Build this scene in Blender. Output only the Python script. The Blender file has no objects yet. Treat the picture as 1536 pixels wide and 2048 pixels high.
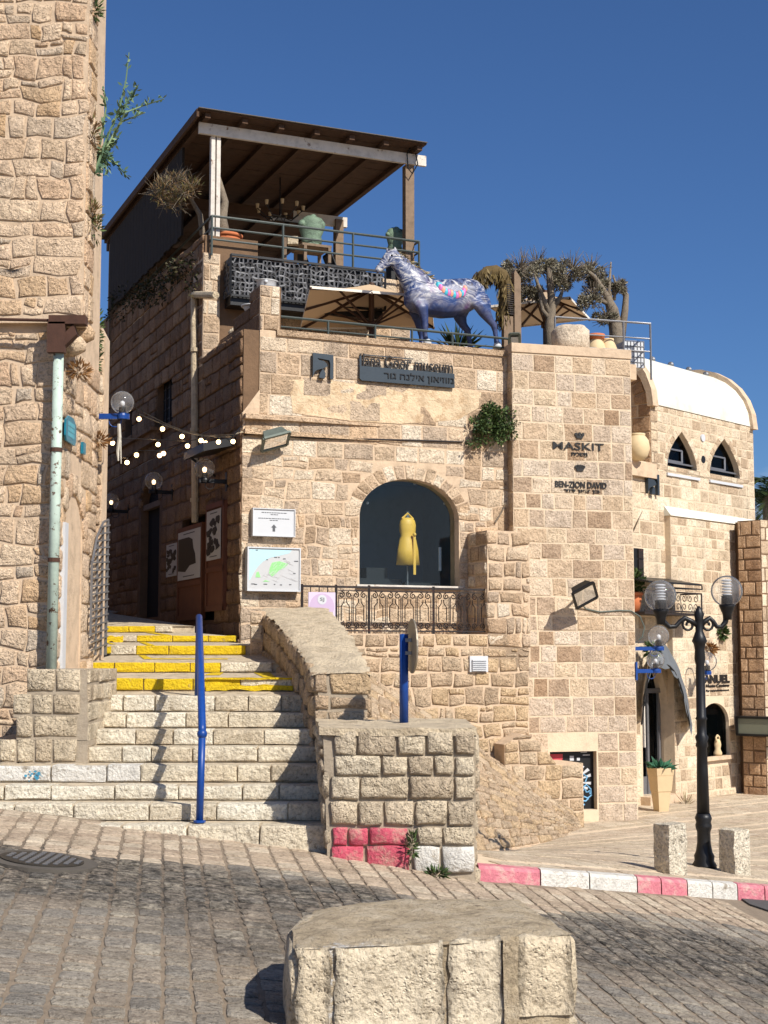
import bpy, math, random
from mathutils import Vector, Matrix, noise
from mathutils.geometry import tessellate_polygon
R = random.Random(7)
SC = bpy.context.scene
COL = SC.collection
rad = math.radians
# ---------------------------------------------------------------- camera, sky, sun, exposure
EYE = Vector((0, 0, 1.6))
FOC = 2850.0
PIT = math.atan(286 / 2850)
cam = bpy.data.cameras.new('camera')
cam.sensor_width = 36
cam.sensor_fit = 'AUTO'
cam.lens = 36 * FOC / 2048
cam.clip_end = 3000
camo = bpy.data.objects.new('camera', cam)
camo.location = EYE
camo.rotation_euler = (math.pi / 2 + PIT, 0, 0)
COL.objects.link(camo)
SC.camera = camo
SUN_AZ, SUN_EL = rad(40), rad(41)
sdir = Vector((math.sin(SUN_AZ) * math.cos(SUN_EL), -math.cos(SUN_AZ) * math.cos(SUN_EL), math.sin(SUN_EL)))
world = bpy.data.worlds.new('World')
SC.world = world
world.use_nodes = True
wn, wl = world.node_tree.nodes, world.node_tree.links
wn.clear()
wo = wn.new('ShaderNodeOutputWorld')
bg = wn.new('ShaderNodeBackground')
sky = wn.new('ShaderNodeTexSky')
sky.sky_type = 'NISHITA'
sky.sun_disc = False
sky.sun_elevation = SUN_EL
sky.sun_rotation = rad(140)
sky.altitude = 300
sky.air_density = 1.0
sky.dust_density = 1.1
sky.ozone_density = 5.0
bg.inputs[1].default_value = 0.068
# a low bank of cloud, placed by direction
tc = wn.new('ShaderNodeTexCoord')
vm = wn.new('ShaderNodeMapping')
vm.inputs['Scale'].default_value = (7, 7, 16)
no = wn.new('ShaderNodeTexNoise')
no.inputs['Scale'].default_value = 1.0
no.inputs['Detail'].default_value = 5
sep = wn.new('ShaderNodeSeparateXYZ')
mr = wn.new('ShaderNodeMapRange')
mr.inputs[1].default_value = 0.165
mr.inputs[2].default_value = 0.07
mr.inputs[3].default_value = -0.25
mr.inputs[4].default_value = 0.25
ad = wn.new('ShaderNodeMath')
ad.operation = 'ADD'
rp = wn.new('ShaderNodeMapRange')
rp.inputs[1].default_value = 0.47
rp.inputs[2].default_value = 0.66
rp.inputs[4].default_value = 0.75
mx = wn.new('ShaderNodeMixRGB')
mx.inputs[2].default_value = (9.5, 9.3, 9.6, 1)
wl.new(tc.outputs['Generated'], vm.inputs[0])
wl.new(vm.outputs[0], no.inputs[0])
wl.new(tc.outputs['Generated'], sep.inputs[0])
wl.new(sep.outputs[2], mr.inputs[0])
wl.new(no.outputs[0], ad.inputs[0])
wl.new(mr.outputs[0], ad.inputs[1])
wl.new(ad.outputs[0], rp.inputs[0])
wl.new(rp.outputs[0], mx.inputs[0])
tint = wn.new('ShaderNodeMixRGB')
tint.blend_type = 'MULTIPLY'
tint.inputs[0].default_value = 1
tint.inputs[2].default_value = (.66, .90, 1.2, 1)
wl.new(sky.outputs[0], tint.inputs[1])
wl.new(tint.outputs[0], mx.inputs[1])
wl.new(mx.outputs[0], bg.inputs[0])
wl.new(bg.outputs[0], wo.inputs[0])
sun = bpy.data.lights.new('sun', 'SUN')
sun.energy = 5.0
sun.angle = rad(0.5)
sun.color = (1, 0.945, 0.865)
suno = bpy.data.objects.new('sun', sun)
suno.rotation_euler = sdir.to_track_quat('Z', 'Y').to_euler()
COL.objects.link(suno)
SC.view_settings.view_transform = 'Standard'
SC.view_settings.look = 'None'
SC.view_settings.gamma = 1
SC.view_settings.use_curve_mapping = False
SC.view_settings.exposure = 0.3
# ---------------------------------------------------------------- helpers: where a sight line meets a real surface
CP, SP = math.cos(PIT), math.sin(PIT)
def ray(x, y):
    u, v = (x - 768) / FOC, (1024 - y) / FOC
    return Vector((u, CP - v * SP, SP + v * CP))
def at(x, y, Y):
    d = ray(x, y)
    return EYE + d * (Y / d.y)
Z = Vector((0, 0, 1))
class Frame:            # an upright plane: u along it, v = world height, w = out of it
    def __init__(s, o, ang):
        s.o = Vector((o[0], o[1], 0))
        s.ex = Vector((math.cos(rad(ang)), math.sin(rad(ang)), 0))
        s.n = Vector((s.ex.y, -s.ex.x, 0))
    def to(s, u, v, w=0):
        return s.o + s.ex * u + s.n * w + Z * v
    def px(s, x, y, w=0):
        d = ray(x, y)
        k = (s.o + s.n * w - EYE).dot(s.n) / d.dot(s.n)
        p = EYE + d * k
        return ((p - s.o).dot(s.ex), p.z)
    def P(s, x, y, w=0):
        return s.to(*s.px(x, y, w), w)
class MB:
    def __init__(s):
        s.v, s.f = [], []
    def add(s, vs, fs):
        n = len(s.v)
        s.v += [Vector(p) for p in vs]
        s.f += [tuple(i + n for i in f) for f in fs]
        return s
    def box(s, o, a, b, c):
        o, a, b, c = map(Vector, (o, a, b, c))
        return s.add([o, o + a, o + a + b, o + b, o + c, o + a + c, o + a + b + c, o + b + c],
                     [(3, 2, 1, 0), (4, 5, 6, 7), (0, 1, 5, 4), (1, 2, 6, 5), (2, 3, 7, 6), (3, 0, 4, 7)])
    def fbox(s, fr, u0, u1, v0, v1, w0, w1):
        return s.box(fr.to(u0, v0, w0), fr.ex * (u1 - u0), fr.n * (w1 - w0), Z * (v1 - v0))
    def cbox(s, c, sx, sy, sz, rz=0):
        m = Matrix.Rotation(rz, 3, 'Z')
        a, b = m @ Vector((sx, 0, 0)), m @ Vector((0, sy, 0))
        return s.box(Vector(c) - a / 2 - b / 2, a, b, Vector((0, 0, sz)))
    def bar(s, p, q, w, h=None, up=Z):
        p, q = Vector(p), Vector(q)
        h = h or w
        d = (q - p)
        a = d.cross(up)
        if a.length < 1e-6:
            a = d.cross(Vector((1, 0, 0)))
        a.normalize()
        b = a.cross(d).normalized()
        return s.box(p - a * w / 2 - b * h / 2, a * w, d, b * h)
    def tube(s, pts, r, n=8, cap=True, sq=None):
        pts = [Vector(p) for p in pts]
        rs = r if isinstance(r, (list, tuple)) else [r] * len(pts)
        ref, rings = None, []
        for i, p in enumerate(pts):
            t = (pts[min(i + 1, len(pts) - 1)] - pts[max(i - 1, 0)]).normalized()
            if ref is None:
                ref = t.cross(Z)
                if ref.length < .05:
                    ref = t.cross(Vector((1, 0, 0)))
            a = (ref - t * ref.dot(t)).normalized()
            ref = a
            b = t.cross(a)
            rings.append([p + (a * math.cos(2 * math.pi * k / n) + b * math.sin(2 * math.pi * k / n)) * rs[i] for k in range(n)])
        vs = [q for rg in rings for q in rg]
        fs = [(i * n + k, i * n + (k + 1) % n, (i + 1) * n + (k + 1) % n, (i + 1) * n + k) for i in range(len(pts) - 1) for k in range(n)]
        if cap:
            fs += [tuple(range(n - 1, -1, -1)), tuple(range(len(vs) - n, len(vs)))]
        return s.add(vs, fs)
    def lathe(s, c, prof, n=16, sx=1, sy=1, rz=0):
        c = Vector(c)
        m = Matrix.Rotation(rz, 3, 'Z')
        vs = [c + m @ Vector((r * sx * math.cos(2 * math.pi * k / n), r * sy * math.sin(2 * math.pi * k / n), z)) for r, z in prof for k in range(n)]
        fs = [(i * n + k, i * n + (k + 1) % n, (i + 1) * n + (k + 1) % n, (i + 1) * n + k) for i in range(len(prof) - 1) for k in range(n)]
        fs += [tuple(range(n - 1, -1, -1)), tuple(range(len(vs) - n, len(vs)))]
        return s.add(vs, fs)
    def ball(s, c, r, n=16, m=10, sx=1, sy=1, sz=1):
        return s.lathe(c, [(max(1e-4, r * math.sin(math.pi * i / m)), -r * sz * math.cos(math.pi * i / m)) for i in range(m + 1)], n, sx, sy)
    def prism(s, pts, d):
        pts = [Vector(p) for p in pts]
        n = len(pts)
        d = Vector(d)
        tris = tessellate_polygon([pts])
        return s.add(pts + [p + d for p in pts], [tuple(t) for t in tris] + [tuple(i + n for i in reversed(t)) for t in tris] +
                     [(i, (i + 1) % n, (i + 1) % n + n, i + n) for i in range(n)])
    def fprism(s, fr, uv, w0, w1):
        return s.prism([fr.to(u, v, w0) for u, v in uv], fr.n * (w1 - w0))
    def panel(s, fr, outer, holes, w0, w1, reveal=None):   # wall slab, w1 = face, with openings
        lo = [outer] + holes
        flat = [Vector((u, v, 0)) for l in lo for u, v in l]
        tris = tessellate_polygon([[Vector((u, v, 0)) for u, v in l] for l in lo])
        s.add([fr.to(p.x, p.y, w1) for p in flat], [tuple(t) for t in tris])
        n = len(outer)
        s.add([fr.to(u, v, w) for w in (w0, w1) for u, v in outer], [(i, (i + 1) % n, (i + 1) % n + n, i + n) for i in range(n)])
        for h in holes:
            n = len(h)
            s.add([fr.to(u, v, w) for w in (w1 - (reveal or .3), w1) for u, v in h], [(i, (i + 1) % n, (i + 1) % n + n, i + n) for i in range(n)])
        return s
BASE = {}
def newobj(mb, name, mat, base, smooth=False):
    me = bpy.data.meshes.new(name)
    b = Vector(base)
    me.from_pydata([p - b for p in mb.v], [], mb.f)
    me.materials.append(mat)
    if smooth:
        me.polygons.foreach_set('use_smooth', [True] * len(me.polygons))
    o = bpy.data.objects.new(name, me)
    COL.objects.link(o)
    return o
def thing(name, label, cat, base, group=None):
    o = bpy.data.objects.new(name, None)
    o.empty_display_size = .2
    COL.objects.link(o)
    o.location = base
    BASE[o] = Vector(base)
    o['label'], o['category'] = label, cat
    if group:
        o['group'] = group
    return o
def part(mb, name, mat, parent, smooth=False, label=None, stuff=False):
    b = BASE[parent]
    o = newobj(mb, name, mat, b, smooth)
    o.parent = parent
    BASE[o] = b
    if label:
        o['label'] = label
    if stuff:
        o['kind'] = 'stuff'
    return o
def solo(mb, name, mat, label, cat, base, group=None, smooth=False):
    o = newobj(mb, name, mat, base, smooth)
    o.location = base
    BASE[o] = Vector(base)
    o['label'], o['category'] = label, cat
    if group:
        o['group'] = group
    return o
def setting(mb, name, mat, smooth=False, kind='structure'):
    o = newobj(mb, name, mat, (0, 0, 0), smooth)
    BASE[o] = Vector((0, 0, 0))
    o['kind'] = kind
    return o
def clone(o, loc, label, rz=0):
    c = o.copy()
    COL.objects.link(c)
    c.location = loc
    c.rotation_euler = (0, 0, rz)
    c['label'] = label
    for ch in o.children:
        d = ch.copy()
        COL.objects.link(d)
        d.parent = c
        for g in ch.children:
            e = g.copy()
            COL.objects.link(e)
            e.parent = d
    return c
# ---------------------------------------------------------------- materials
def lin(r, g, b):
    return tuple(((c / 255 + .055) / 1.055) ** 2.4 if c > 10 else c / 255 / 12.92 for c in (r, g, b)) + (1,)
class NT:
    def __init__(s, name):
        s.m = bpy.data.materials.new(name)
        s.m.use_nodes = True
        s.t = s.m.node_tree
        s.t.nodes.clear()
        s.out = s.n('ShaderNodeOutputMaterial')
        s.b = s.n('ShaderNodeBsdfPrincipled')
        s.l(s.b.outputs[0], s.out.inputs[0])
    def n(s, ty, **kw):
        nd = s.t.nodes.new(ty)
        for k, v in kw.items():
            if k in nd.inputs:
                nd.inputs[k].default_value = v
            else:
                setattr(nd, k, v)
        return nd
    def l(s, a, b):
        s.t.links.new(a, b)
    def pos(s):
        return s.n('ShaderNodeNewGeometry').outputs['Position']
    def noise(s, scale, detail=4, rough=.6, vec=None):
        nd = s.n('ShaderNodeTexNoise', Scale=scale, Detail=detail, Roughness=rough)
        s.l(vec or s.pos(), nd.inputs['Vector'])
        return nd.outputs[0]
    def rng(s, x, a, b, c=0, d=1):
        nd = s.n('ShaderNodeMapRange')
        for i, v in enumerate((a, b, c, d)):
            nd.inputs[i + 1].default_value = v
        s.l(x, nd.inputs[0])
        return nd.outputs[0]
    def math(s, op, a, b=None):
        nd = s.n('ShaderNodeMath', operation=op)
        for i, v in enumerate((a, b)):
            if v is None:
                continue
            if isinstance(v, (int, float)):
                nd.inputs[i].default_value = v
            else:
                s.l(v, nd.inputs[i])
        return nd.outputs[0]
    def mix(s, f, a, b, mode='MIX'):
        nd = s.n('ShaderNodeMixRGB', blend_type=mode)
        for i, v in enumerate((f, a, b)):
            if isinstance(v, (int, float)):
                nd.inputs[i].default_value = v
            elif isinstance(v, tuple):
                nd.inputs[i].default_value = v
            else:
                s.l(v, nd.inputs[i])
        return nd.outputs[0]
    def ramp(s, x, cols, interp='LINEAR'):
        nd = s.n('ShaderNodeValToRGB')
        e = nd.color_ramp
        e.interpolation = interp
        while len(e.elements) < len(cols):
            e.elements.new(.5)
        for i, (p, c) in enumerate(cols):
            e.elements[i].position = p
            e.elements[i].color = c
        s.l(x, nd.inputs[0])
        return nd.outputs[0]
    def bump(s, h, strength=.5, dist=.02, prev=None):
        nd = s.n('ShaderNodeBump', Strength=strength, Distance=dist)
        s.l(h, nd.inputs['Height'])
        if prev:
            s.l(prev, nd.inputs['Normal'])
        return nd.outputs[0]
def stone_mat(name, cols, weather=.35, grey=(70, 62, 52), bump=.8, dist=.025, scale=1.0, pits=.5, dirt=None, gain=1.14):
    """limestone: one tone per stone, mottling, lichen-grey patches, pitted relief"""
    t = NT(name)
    g = t.n('ShaderNodeNewGeometry')
    oi = t.n('ShaderNodeObjectInfo')
    r = t.math('FRACT', t.math('ADD', oi.outputs['Random'], g.outputs['Random Per Island']))
    k = len(cols)
    c = t.ramp(r, [(i / k, lin(*q)) for i, q in enumerate(cols)], 'LINEAR')
    m1 = t.noise(5 * scale, 6, .65)
    c = t.mix(.55, c, t.ramp(m1, [(.28, (.5, .46, .41, 1)), (.5, (.97, .96, .95, 1)), (.72, (1.2, 1.19, 1.16, 1))]), 'MULTIPLY')
    m2 = t.noise(38 * scale, 5, .7)
    c = t.mix(.85, c, t.ramp(m2, [(.32, (.4, .36, .31, 1)), (.48, (.98, .97, .96, 1)), (.7, (1.22, 1.2, 1.18, 1))]), 'MULTIPLY')
    c = t.mix(1, c, (gain * .985, gain * 1.0, gain * 1.0, 1), 'MULTIPLY')
    hs = t.n('ShaderNodeHueSaturation', Saturation=.92)
    t.l(c, hs.inputs['Color'])
    c = hs.outputs[0]
    wv = t.rng(t.noise(2.1 * scale, 7, .72), .52, .70)
    c = t.mix(t.math('MULTIPLY', wv, weather), c, lin(*grey))
    if dirt:
        c = dirt(t, c)
    smp = t.n('ShaderNodeMapping')
    smp.inputs['Scale'].default_value = (3.2, 3.2, .35)
    t.l(t.pos(), smp.inputs[0])
    sk = t.n('ShaderNodeTexNoise', Scale=1.0, Detail=6, Roughness=.7)
    t.l(smp.outputs[0], sk.inputs['Vector'])
    c = t.mix(t.rng(sk.outputs[0], .55, .72, 0, .38), c, lin(*[v * .8 for v in grey]))
    vo = t.n('ShaderNodeTexVoronoi', Scale=55 * scale)
    wob = t.n('ShaderNodeVectorMath', operation='ADD')
    t.l(t.pos(), wob.inputs[0])
    nn = t.n('ShaderNodeTexNoise', Scale=30 * scale)
    t.l(t.pos(), nn.inputs['Vector'])
    sc = t.n('ShaderNodeVectorMath', operation='SCALE')
    sc.inputs['Scale'].default_value = .03
    t.l(nn.outputs['Color'], sc.inputs[0])
    t.l(sc.outputs[0], wob.inputs[1])
    t.l(wob.outputs[0], vo.inputs['Vector'])
    pit = t.math('MULTIPLY', t.rng(vo.outputs['Distance'], .12, .42), t.rng(t.noise(9 * scale, 3), .35, .6))
    pm = t.math('MULTIPLY', t.math('SUBTRACT', 1, t.rng(vo.outputs['Distance'], .1, .3)), t.rng(t.noise(6 * scale, 3), .5, .62))
    c = t.mix(t.math('MULTIPLY', pm, pits), c, (.10, .075, .05, 1))
    h = t.math('ADD', t.noise(22 * scale, 8, .68), t.math('MULTIPLY', pit, .35 * pits))
    t.l(t.bump(t.noise(8 * scale, 3), bump * .7, dist * 1.5, t.bump(h, bump, dist * 1.7)), t.b.inputs['Normal'])
    t.l(c, t.b.inputs['Base Color'])
    t.b.inputs['Roughness'].default_value = .92
    t.b.inputs['Specular IOR Level'].default_value = .2
    return t.m
def plain(name, col, rough=.6, metal=0, var=.25, scale=8, bump=.15, wear=None, spec=.4, dist=.01):
    t = NT(name)
    c = lin(*col)
    n1 = t.noise(scale, 5, .65)
    cc = t.mix(var, c, t.ramp(n1, [(.25, (.35, .34, .33, 1)), (.5, (1, 1, 1, 1)), (.78, (1.35, 1.35, 1.33, 1))]), 'MULTIPLY')
    if wear:
        wc, a, b, sc = wear
        cc = t.mix(t.rng(t.noise(sc, 6, .7), a, b), cc, lin(*wc))
    t.l(cc, t.b.inputs['Base Color'])
    t.b.inputs['Roughness'].default_value = rough
    t.b.inputs['Metallic'].default_value = metal
    t.b.inputs['Specular IOR Level'].default_value = spec
    if bump:
        t.l(t.bump(t.noise(scale * 5, 6, .65), bump, dist), t.b.inputs['Normal'])
    return t.m
def emit(name, col, s):
    t = NT(name)
    t.b.inputs['Base Color'].default_value = col
    t.b.inputs['Emission Color'].default_value = col
    t.b.inputs['Emission Strength'].default_value = s
    return t.m
def glass(name, tint, fac, milk=0, rough=.02):
    t = NT(name)
    t.t.nodes.remove(t.b)
    tr = t.n('ShaderNodeBsdfTransparent')
    tr.inputs[0].default_value = tint
    gl = t.n('ShaderNodeBsdfGlossy')
    gl.inputs['Roughness'].default_value = rough
    lw = t.n('ShaderNodeLayerWeight', Blend=fac)
    mxs = t.n('ShaderNodeMixShader')
    t.l(t.math('ADD', lw.outputs['Fresnel'], 0.02), mxs.inputs[0])
    t.l(tr.outputs[0], mxs.inputs[1])
    t.l(gl.outputs[0], mxs.inputs[2])
    o = mxs
    if milk:
        df = t.n('ShaderNodeBsdfDiffuse')
        df.inputs[0].default_value = (.8, .8, .8, 1)
        m2 = t.n('ShaderNodeMixShader')
        t.l(t.rng(t.noise(9, 4), .3, .7, milk * .6, milk * 1.4), m2.inputs[0])
        t.l(mxs.outputs[0], m2.inputs[1])
        t.l(df.outputs[0], m2.inputs[2])
        o = m2
    t.l(o.outputs[0], t.out.inputs[0])
    return t.m
def dusty(t, c):        # oil and tyre grime lying in a band across the street, with its own ragged outline
    s = t.n('ShaderNodeSeparateXYZ')
    t.l(t.pos(), s.inputs[0])
    yy = t.math('ADD', s.outputs[1], t.rng(t.noise(.9, 5, .6), .2, .8, -1.3, 1.3))
    yy = t.math('SUBTRACT', yy, t.math('MULTIPLY', t.math('MAXIMUM', s.outputs[0], 0), .35))
    a = t.math('MULTIPLY', t.rng(yy, 7.4, 8.6), t.rng(yy, 10.4, 9.8))
    f = t.math('MULTIPLY', a, t.rng(t.noise(15, 6, .75), .36, .6))
    return t.mix(t.math('MULTIPLY', f, .9), c, (.022, .021, .02, 1))
BEIGE = [(172, 143, 112), (190, 162, 128), (178, 150, 118), (160, 130, 100), (196, 170, 138), (186, 150, 112), (170, 146, 120)]
M_mus = stone_mat('museum_limestone', [(200, 172, 140), (216, 198, 172), (188, 160, 128), (176, 148, 118), (220, 204, 180), (204, 172, 136), (182, 160, 136)], .28, grey=(128, 112, 94), dist=.035, bump=.9)
M_tow = stone_mat('tower_limestone', [(200, 178, 148), (190, 162, 130), (208, 188, 162), (178, 150, 120), (204, 186, 164), (160, 130, 100), (192, 172, 150)], .2, grey=(134, 118, 100), bump=.8, dist=.03)
M_left = stone_mat('old_rubble_limestone', [(212, 180, 146), (200, 166, 132), (216, 190, 158), (204, 176, 146), (206, 168, 122), (196, 178, 156), (214, 186, 154)], .22, grey=(150, 136, 118), dist=.045, bump=.9, gain=1.24)
M_right = stone_mat('small_block_limestone', [(200, 180, 152), (182, 160, 132), (212, 196, 170), (194, 172, 142), (208, 190, 162), (172, 148, 120)], .1, bump=.6)
M_brown_shade = stone_mat('shade_browned_stone', [(182, 148, 112), (168, 134, 100), (194, 160, 124), (160, 126, 94)], .15, bump=.7)  # block stone browned in colour for faces in grazing light
M_step = stone_mat('step_limestone', [(222, 212, 190), (212, 198, 172), (228, 220, 200), (216, 204, 180), (206, 190, 162)], .4, grey=(158, 138, 112), dist=.035, bump=.8, pits=.3, gain=1.1)
M_pier = stone_mat('pitted_sandstone', [(212, 192, 162), (216, 198, 168), (200, 180, 150), (220, 204, 176), (190, 170, 142)], .4, grey=(136, 122, 100), dist=.04, bump=.9, pits=.8, gain=1.08)
M_wall = stone_mat('retaining_limestone', [(200, 174, 142), (186, 160, 130), (208, 184, 152), (194, 166, 134), (204, 174, 134)], .35, grey=(120, 104, 84), dist=.05, bump=.9)
M_cob = stone_mat('street_cobble', [(168, 156, 138), (154, 142, 126), (178, 166, 146), (160, 150, 136), (166, 150, 130), (148, 140, 128)], .35, grey=(92, 86, 78), dist=.03, bump=1, dirt=dusty, pits=.4)
M_cobl = stone_mat('pale_cobble', [(184, 166, 142), (170, 150, 126), (192, 176, 152), (164, 144, 122), (178, 158, 134)], .25, dist=.02, pits=.3)
M_flag = stone_mat('plaza_flagstone', [(188, 170, 146), (180, 160, 136), (194, 178, 154), (184, 166, 140)], .3, grey=(120, 104, 86), dist=.02, pits=.3)
M_bench = stone_mat('kurkar_block', [(210, 192, 162), (202, 184, 154), (214, 198, 170)], .25, grey=(166, 148, 120), dist=.035, bump=.7, pits=.9, scale=.9, gain=1.02)
M_mort = plain('lime_mortar', (198, 174, 146), .95, var=.45, scale=6, bump=.5, dist=.02)
M_mortr = plain('pale_mortar', (208, 188, 160), .95, var=.3, scale=6, bump=.4, dist=.02)
M_mortg = plain('grey_mortar', (160, 146, 126), .95, var=.45, scale=9, bump=.5, dist=.02)
M_mortd = plain('mortar_shaded', (112, 88, 66), .95, var=.5, scale=5, bump=.5, dist=.02)  # mortar darkened in colour for walls in shade
M_plas = plain('old_plaster', (178, 152, 122), .95, var=.6, scale=2.5, bump=.6, wear=((120, 104, 84), .5, .7, 3), dist=.04)
M_conc = plain('concrete_top', (208, 190, 160), .95, var=.5, scale=6, bump=.9, wear=((176, 158, 130), .5, .66, 5), dist=.05)
def block_top():
    t = NT('block_top_mortar')
    g = t.noise(6, 6, .7)
    c = t.ramp(g, [(.3, lin(150, 134, 108)), (.48, lin(196, 176, 144)), (.7, lin(216, 200, 172))])
    c = t.mix(t.rng(t.noise(30, 5, .7), .55, .7), c, lin(140, 122, 98))
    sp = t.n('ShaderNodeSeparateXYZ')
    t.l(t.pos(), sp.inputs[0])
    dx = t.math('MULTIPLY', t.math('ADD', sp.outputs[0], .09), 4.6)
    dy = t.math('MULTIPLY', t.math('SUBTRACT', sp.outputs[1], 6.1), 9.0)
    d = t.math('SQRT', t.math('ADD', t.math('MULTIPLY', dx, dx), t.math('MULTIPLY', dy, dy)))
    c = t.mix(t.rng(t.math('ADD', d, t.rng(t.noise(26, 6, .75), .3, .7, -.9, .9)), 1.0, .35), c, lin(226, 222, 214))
    t.l(c, t.b.inputs['Base Color'])
    t.b.inputs['Roughness'].default_value = .95
    t.l(t.bump(t.noise(9, 7, .7), 1, .06, t.bump(t.noise(45, 5, .7), .8, .03)), t.b.inputs['Normal'])
    return t.m
M_btop = block_top()
M_tread = plain('worn_tread', (190, 174, 148), .92, var=.6, scale=7, bump=.6, wear=((104, 90, 74), .52, .68, 9), dist=.02)
def joint_mat():
    t = NT('street_joint')
    c = t.mix(.5, lin(138, 122, 102), t.ramp(t.noise(14, 5), [(.3, (.5, .5, .5, 1)), (.6, (1, 1, 1, 1))]), 'MULTIPLY')
    t.l(dusty(t, c), t.b.inputs['Base Color'])
    t.b.inputs['Roughness'].default_value = .95
    t.l(t.bump(t.noise(60, 5), .6, .02), t.b.inputs['Normal'])
    return t.m
M_joint = joint_mat()
M_ground = plain('far_ground', (150, 134, 112), .95, var=.4, scale=1)
M_asph = plain('asphalt', (78, 76, 74), .95, var=.4, scale=30, bump=.4)
M_yel = plain('yellow_paint', (224, 190, 24), .8, var=.45, scale=9, bump=1, wear=((176, 150, 96), .6, .7, 14), dist=.03)
M_pink = plain('pink_paint', (198, 84, 102), .85, var=.45, scale=8, bump=.9, wear=((190, 150, 134), .48, .66, 9), dist=.03)
M_pinkk = plain('faded_pink_paint', (206, 122, 132), .85, var=.4, scale=8, bump=.8, wear=((200, 170, 156), .5, .68, 8), dist=.03)
M_white = plain('white_paint_stone', (222, 217, 206), .85, var=.4, scale=9, bump=1, wear=((160, 148, 130), .55, .68, 10), dist=.03)
M_whit2 = plain('white_roof_paint', (212, 210, 196), .8, var=.25, scale=2, bump=.2, wear=((190, 184, 166), .5, .7, 1.6))
M_wht = plain('white_enamel', (194, 196, 198), .5, var=.06, bump=0)
M_blue = plain('blue_paint_metal', (18, 62, 132), .4, var=.3, scale=14, bump=.05)
M_black = plain('black_iron', (20, 20, 21), .45, var=.3, scale=20, bump=.15)
M_rust = plain('dark_iron', (38, 30, 27), .6, var=.5, scale=24, bump=.1, wear=((96, 48, 30), .58, .7, 20))
M_steel = plain('grey_steel', (128, 128, 130), .45, .6, var=.25, scale=14)
M_rail = plain('green_grey_rail', (58, 66, 62), .5, var=.3, scale=12)
M_green = plain('green_pipe_paint', (176, 192, 178), .7, var=.35, scale=5, bump=.3, wear=((86, 56, 38), .575, .61, 15))
M_rusty = plain('rusted_spout', (74, 48, 36), .85, var=.5, scale=8, bump=.3)
M_wood = plain('weathered_wood', (126, 106, 86), .85, var=.5, scale=11, bump=.4)
M_woodd = plain('dark_roof_boards', (80, 58, 42), .9, var=.5, scale=7, bump=.4)
M_woodw = plain('whitewashed_beam', (206, 198, 186), .85, var=.4, scale=8, bump=.4, wear=((120, 96, 76), .6, .68, 6))
M_door = plain('brown_door', (104, 60, 36), .55, var=.35, scale=6, bump=.1)
M_dark = plain('dark_room', (16, 18, 20), .9, bump=0)  # near-black, mostly for the dark of unlit openings
M_room = plain('shop_interior', (92, 116, 130), .9, var=.2, bump=0)
M_canv = plain('tan_canvas', (178, 136, 98), .9, var=.1, bump=.1)
M_canvt = plain('canvas_rim', (226, 216, 200), .9, var=.1, bump=.1)
M_shade = plain('grey_awning_cloth', (96, 100, 104), .85, var=.3, scale=5, bump=.3)
M_terra = plain('terracotta', (186, 108, 66), .8, var=.3, scale=7, bump=.2)
M_clay = plain('pale_clay', (206, 182, 142), .8, var=.3, scale=6, bump=.2)
M_yjar = plain('cream_jar', (208, 186, 146), .75, var=.2, scale=6, bump=.1)
M_bronze = plain('green_bronze', (112, 132, 110), .6, .2, var=.6, scale=9, bump=.5, wear=((54, 60, 50), .55, .65, 6), dist=.03)
M_letter = plain('dark_bronze_letters', (48, 46, 44), .45, .3, var=.3, bump=.05)
M_signm = plain('slate_metal_plate', (60, 68, 74), .4, .4, var=.25, scale=9, bump=.08)
M_plaq = plain('teal_enamel_plaque', (26, 112, 134), .35, var=.35, scale=12, bump=.1)
M_mapw = plain('map_paper', (188, 188, 187), .4, var=.06, bump=0)
M_mapb = plain('map_sea', (176, 212, 222), .4, var=.05, bump=0)
M_mapg = plain('map_park', (146, 206, 136), .4, var=.4, scale=40, bump=0)
M_mapr = plain('map_streets', (190, 188, 186), .4, var=.3, scale=30, bump=0)
M_ink = plain('grey_ink', (84, 86, 90), .6, bump=0)
M_lil = plain('lilac_board', (204, 188, 208), .5, var=.05, bump=0)
M_lil2 = plain('lilac_disc', (186, 164, 190), .5, var=.05, bump=0)
M_dress = plain('yellow_satin', (226, 172, 66), .5, var=.15, scale=5, bump=.1)
M_mann = plain('dark_mannequin', (30, 40, 44), .5, bump=0)
M_red = plain('sticker_red', (200, 70, 80), .6, var=.3, bump=0)
M_cyan = plain('spray_blue', (120, 176, 214), .7, var=.2, bump=0)
M_bark = plain('grey_bark', (126, 114, 98), .95, var=.6, scale=14, bump=.7, dist=.03)
M_thatch = plain('shaggy_fibre', (92, 76, 46), .95, var=.6, scale=20, bump=.5)
M_fab = plain('old_rag', (186, 180, 166), .9, var=.3, bump=.1)
def leafmat(name, a, b, c):
    t = NT(name)
    g = t.n('ShaderNodeNewGeometry')
    t.l(t.ramp(g.outputs['Random Per Island'], [(0, lin(*a)), (.5, lin(*b)), (1, lin(*c))]), t.b.inputs['Base Color'])
    t.b.inputs['Roughness'].default_value = .65
    t.b.inputs['Specular IOR Level'].default_value = .3
    return t.m
L_caper = leafmat('caper_leaves', (36, 52, 24), (56, 76, 34), (88, 104, 54))
L_blue = leafmat('bluish_leaves', (66, 92, 74), (90, 116, 88), (124, 142, 100))
L_grey = leafmat('grey_needles', (92, 88, 72), (122, 116, 96), (152, 144, 124))
L_dry = leafmat('dry_twigs', (96, 74, 50), (128, 100, 66), (100, 104, 58))
L_dark = leafmat('dark_leaves', (26, 40, 20), (44, 60, 28), (70, 84, 40))
L_straw = leafmat('straw', (120, 82, 46), (150, 110, 66), (104, 72, 40))
L_fib = leafmat('tail_fibre', (60, 50, 28), (96, 80, 44), (130, 112, 70))
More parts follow.
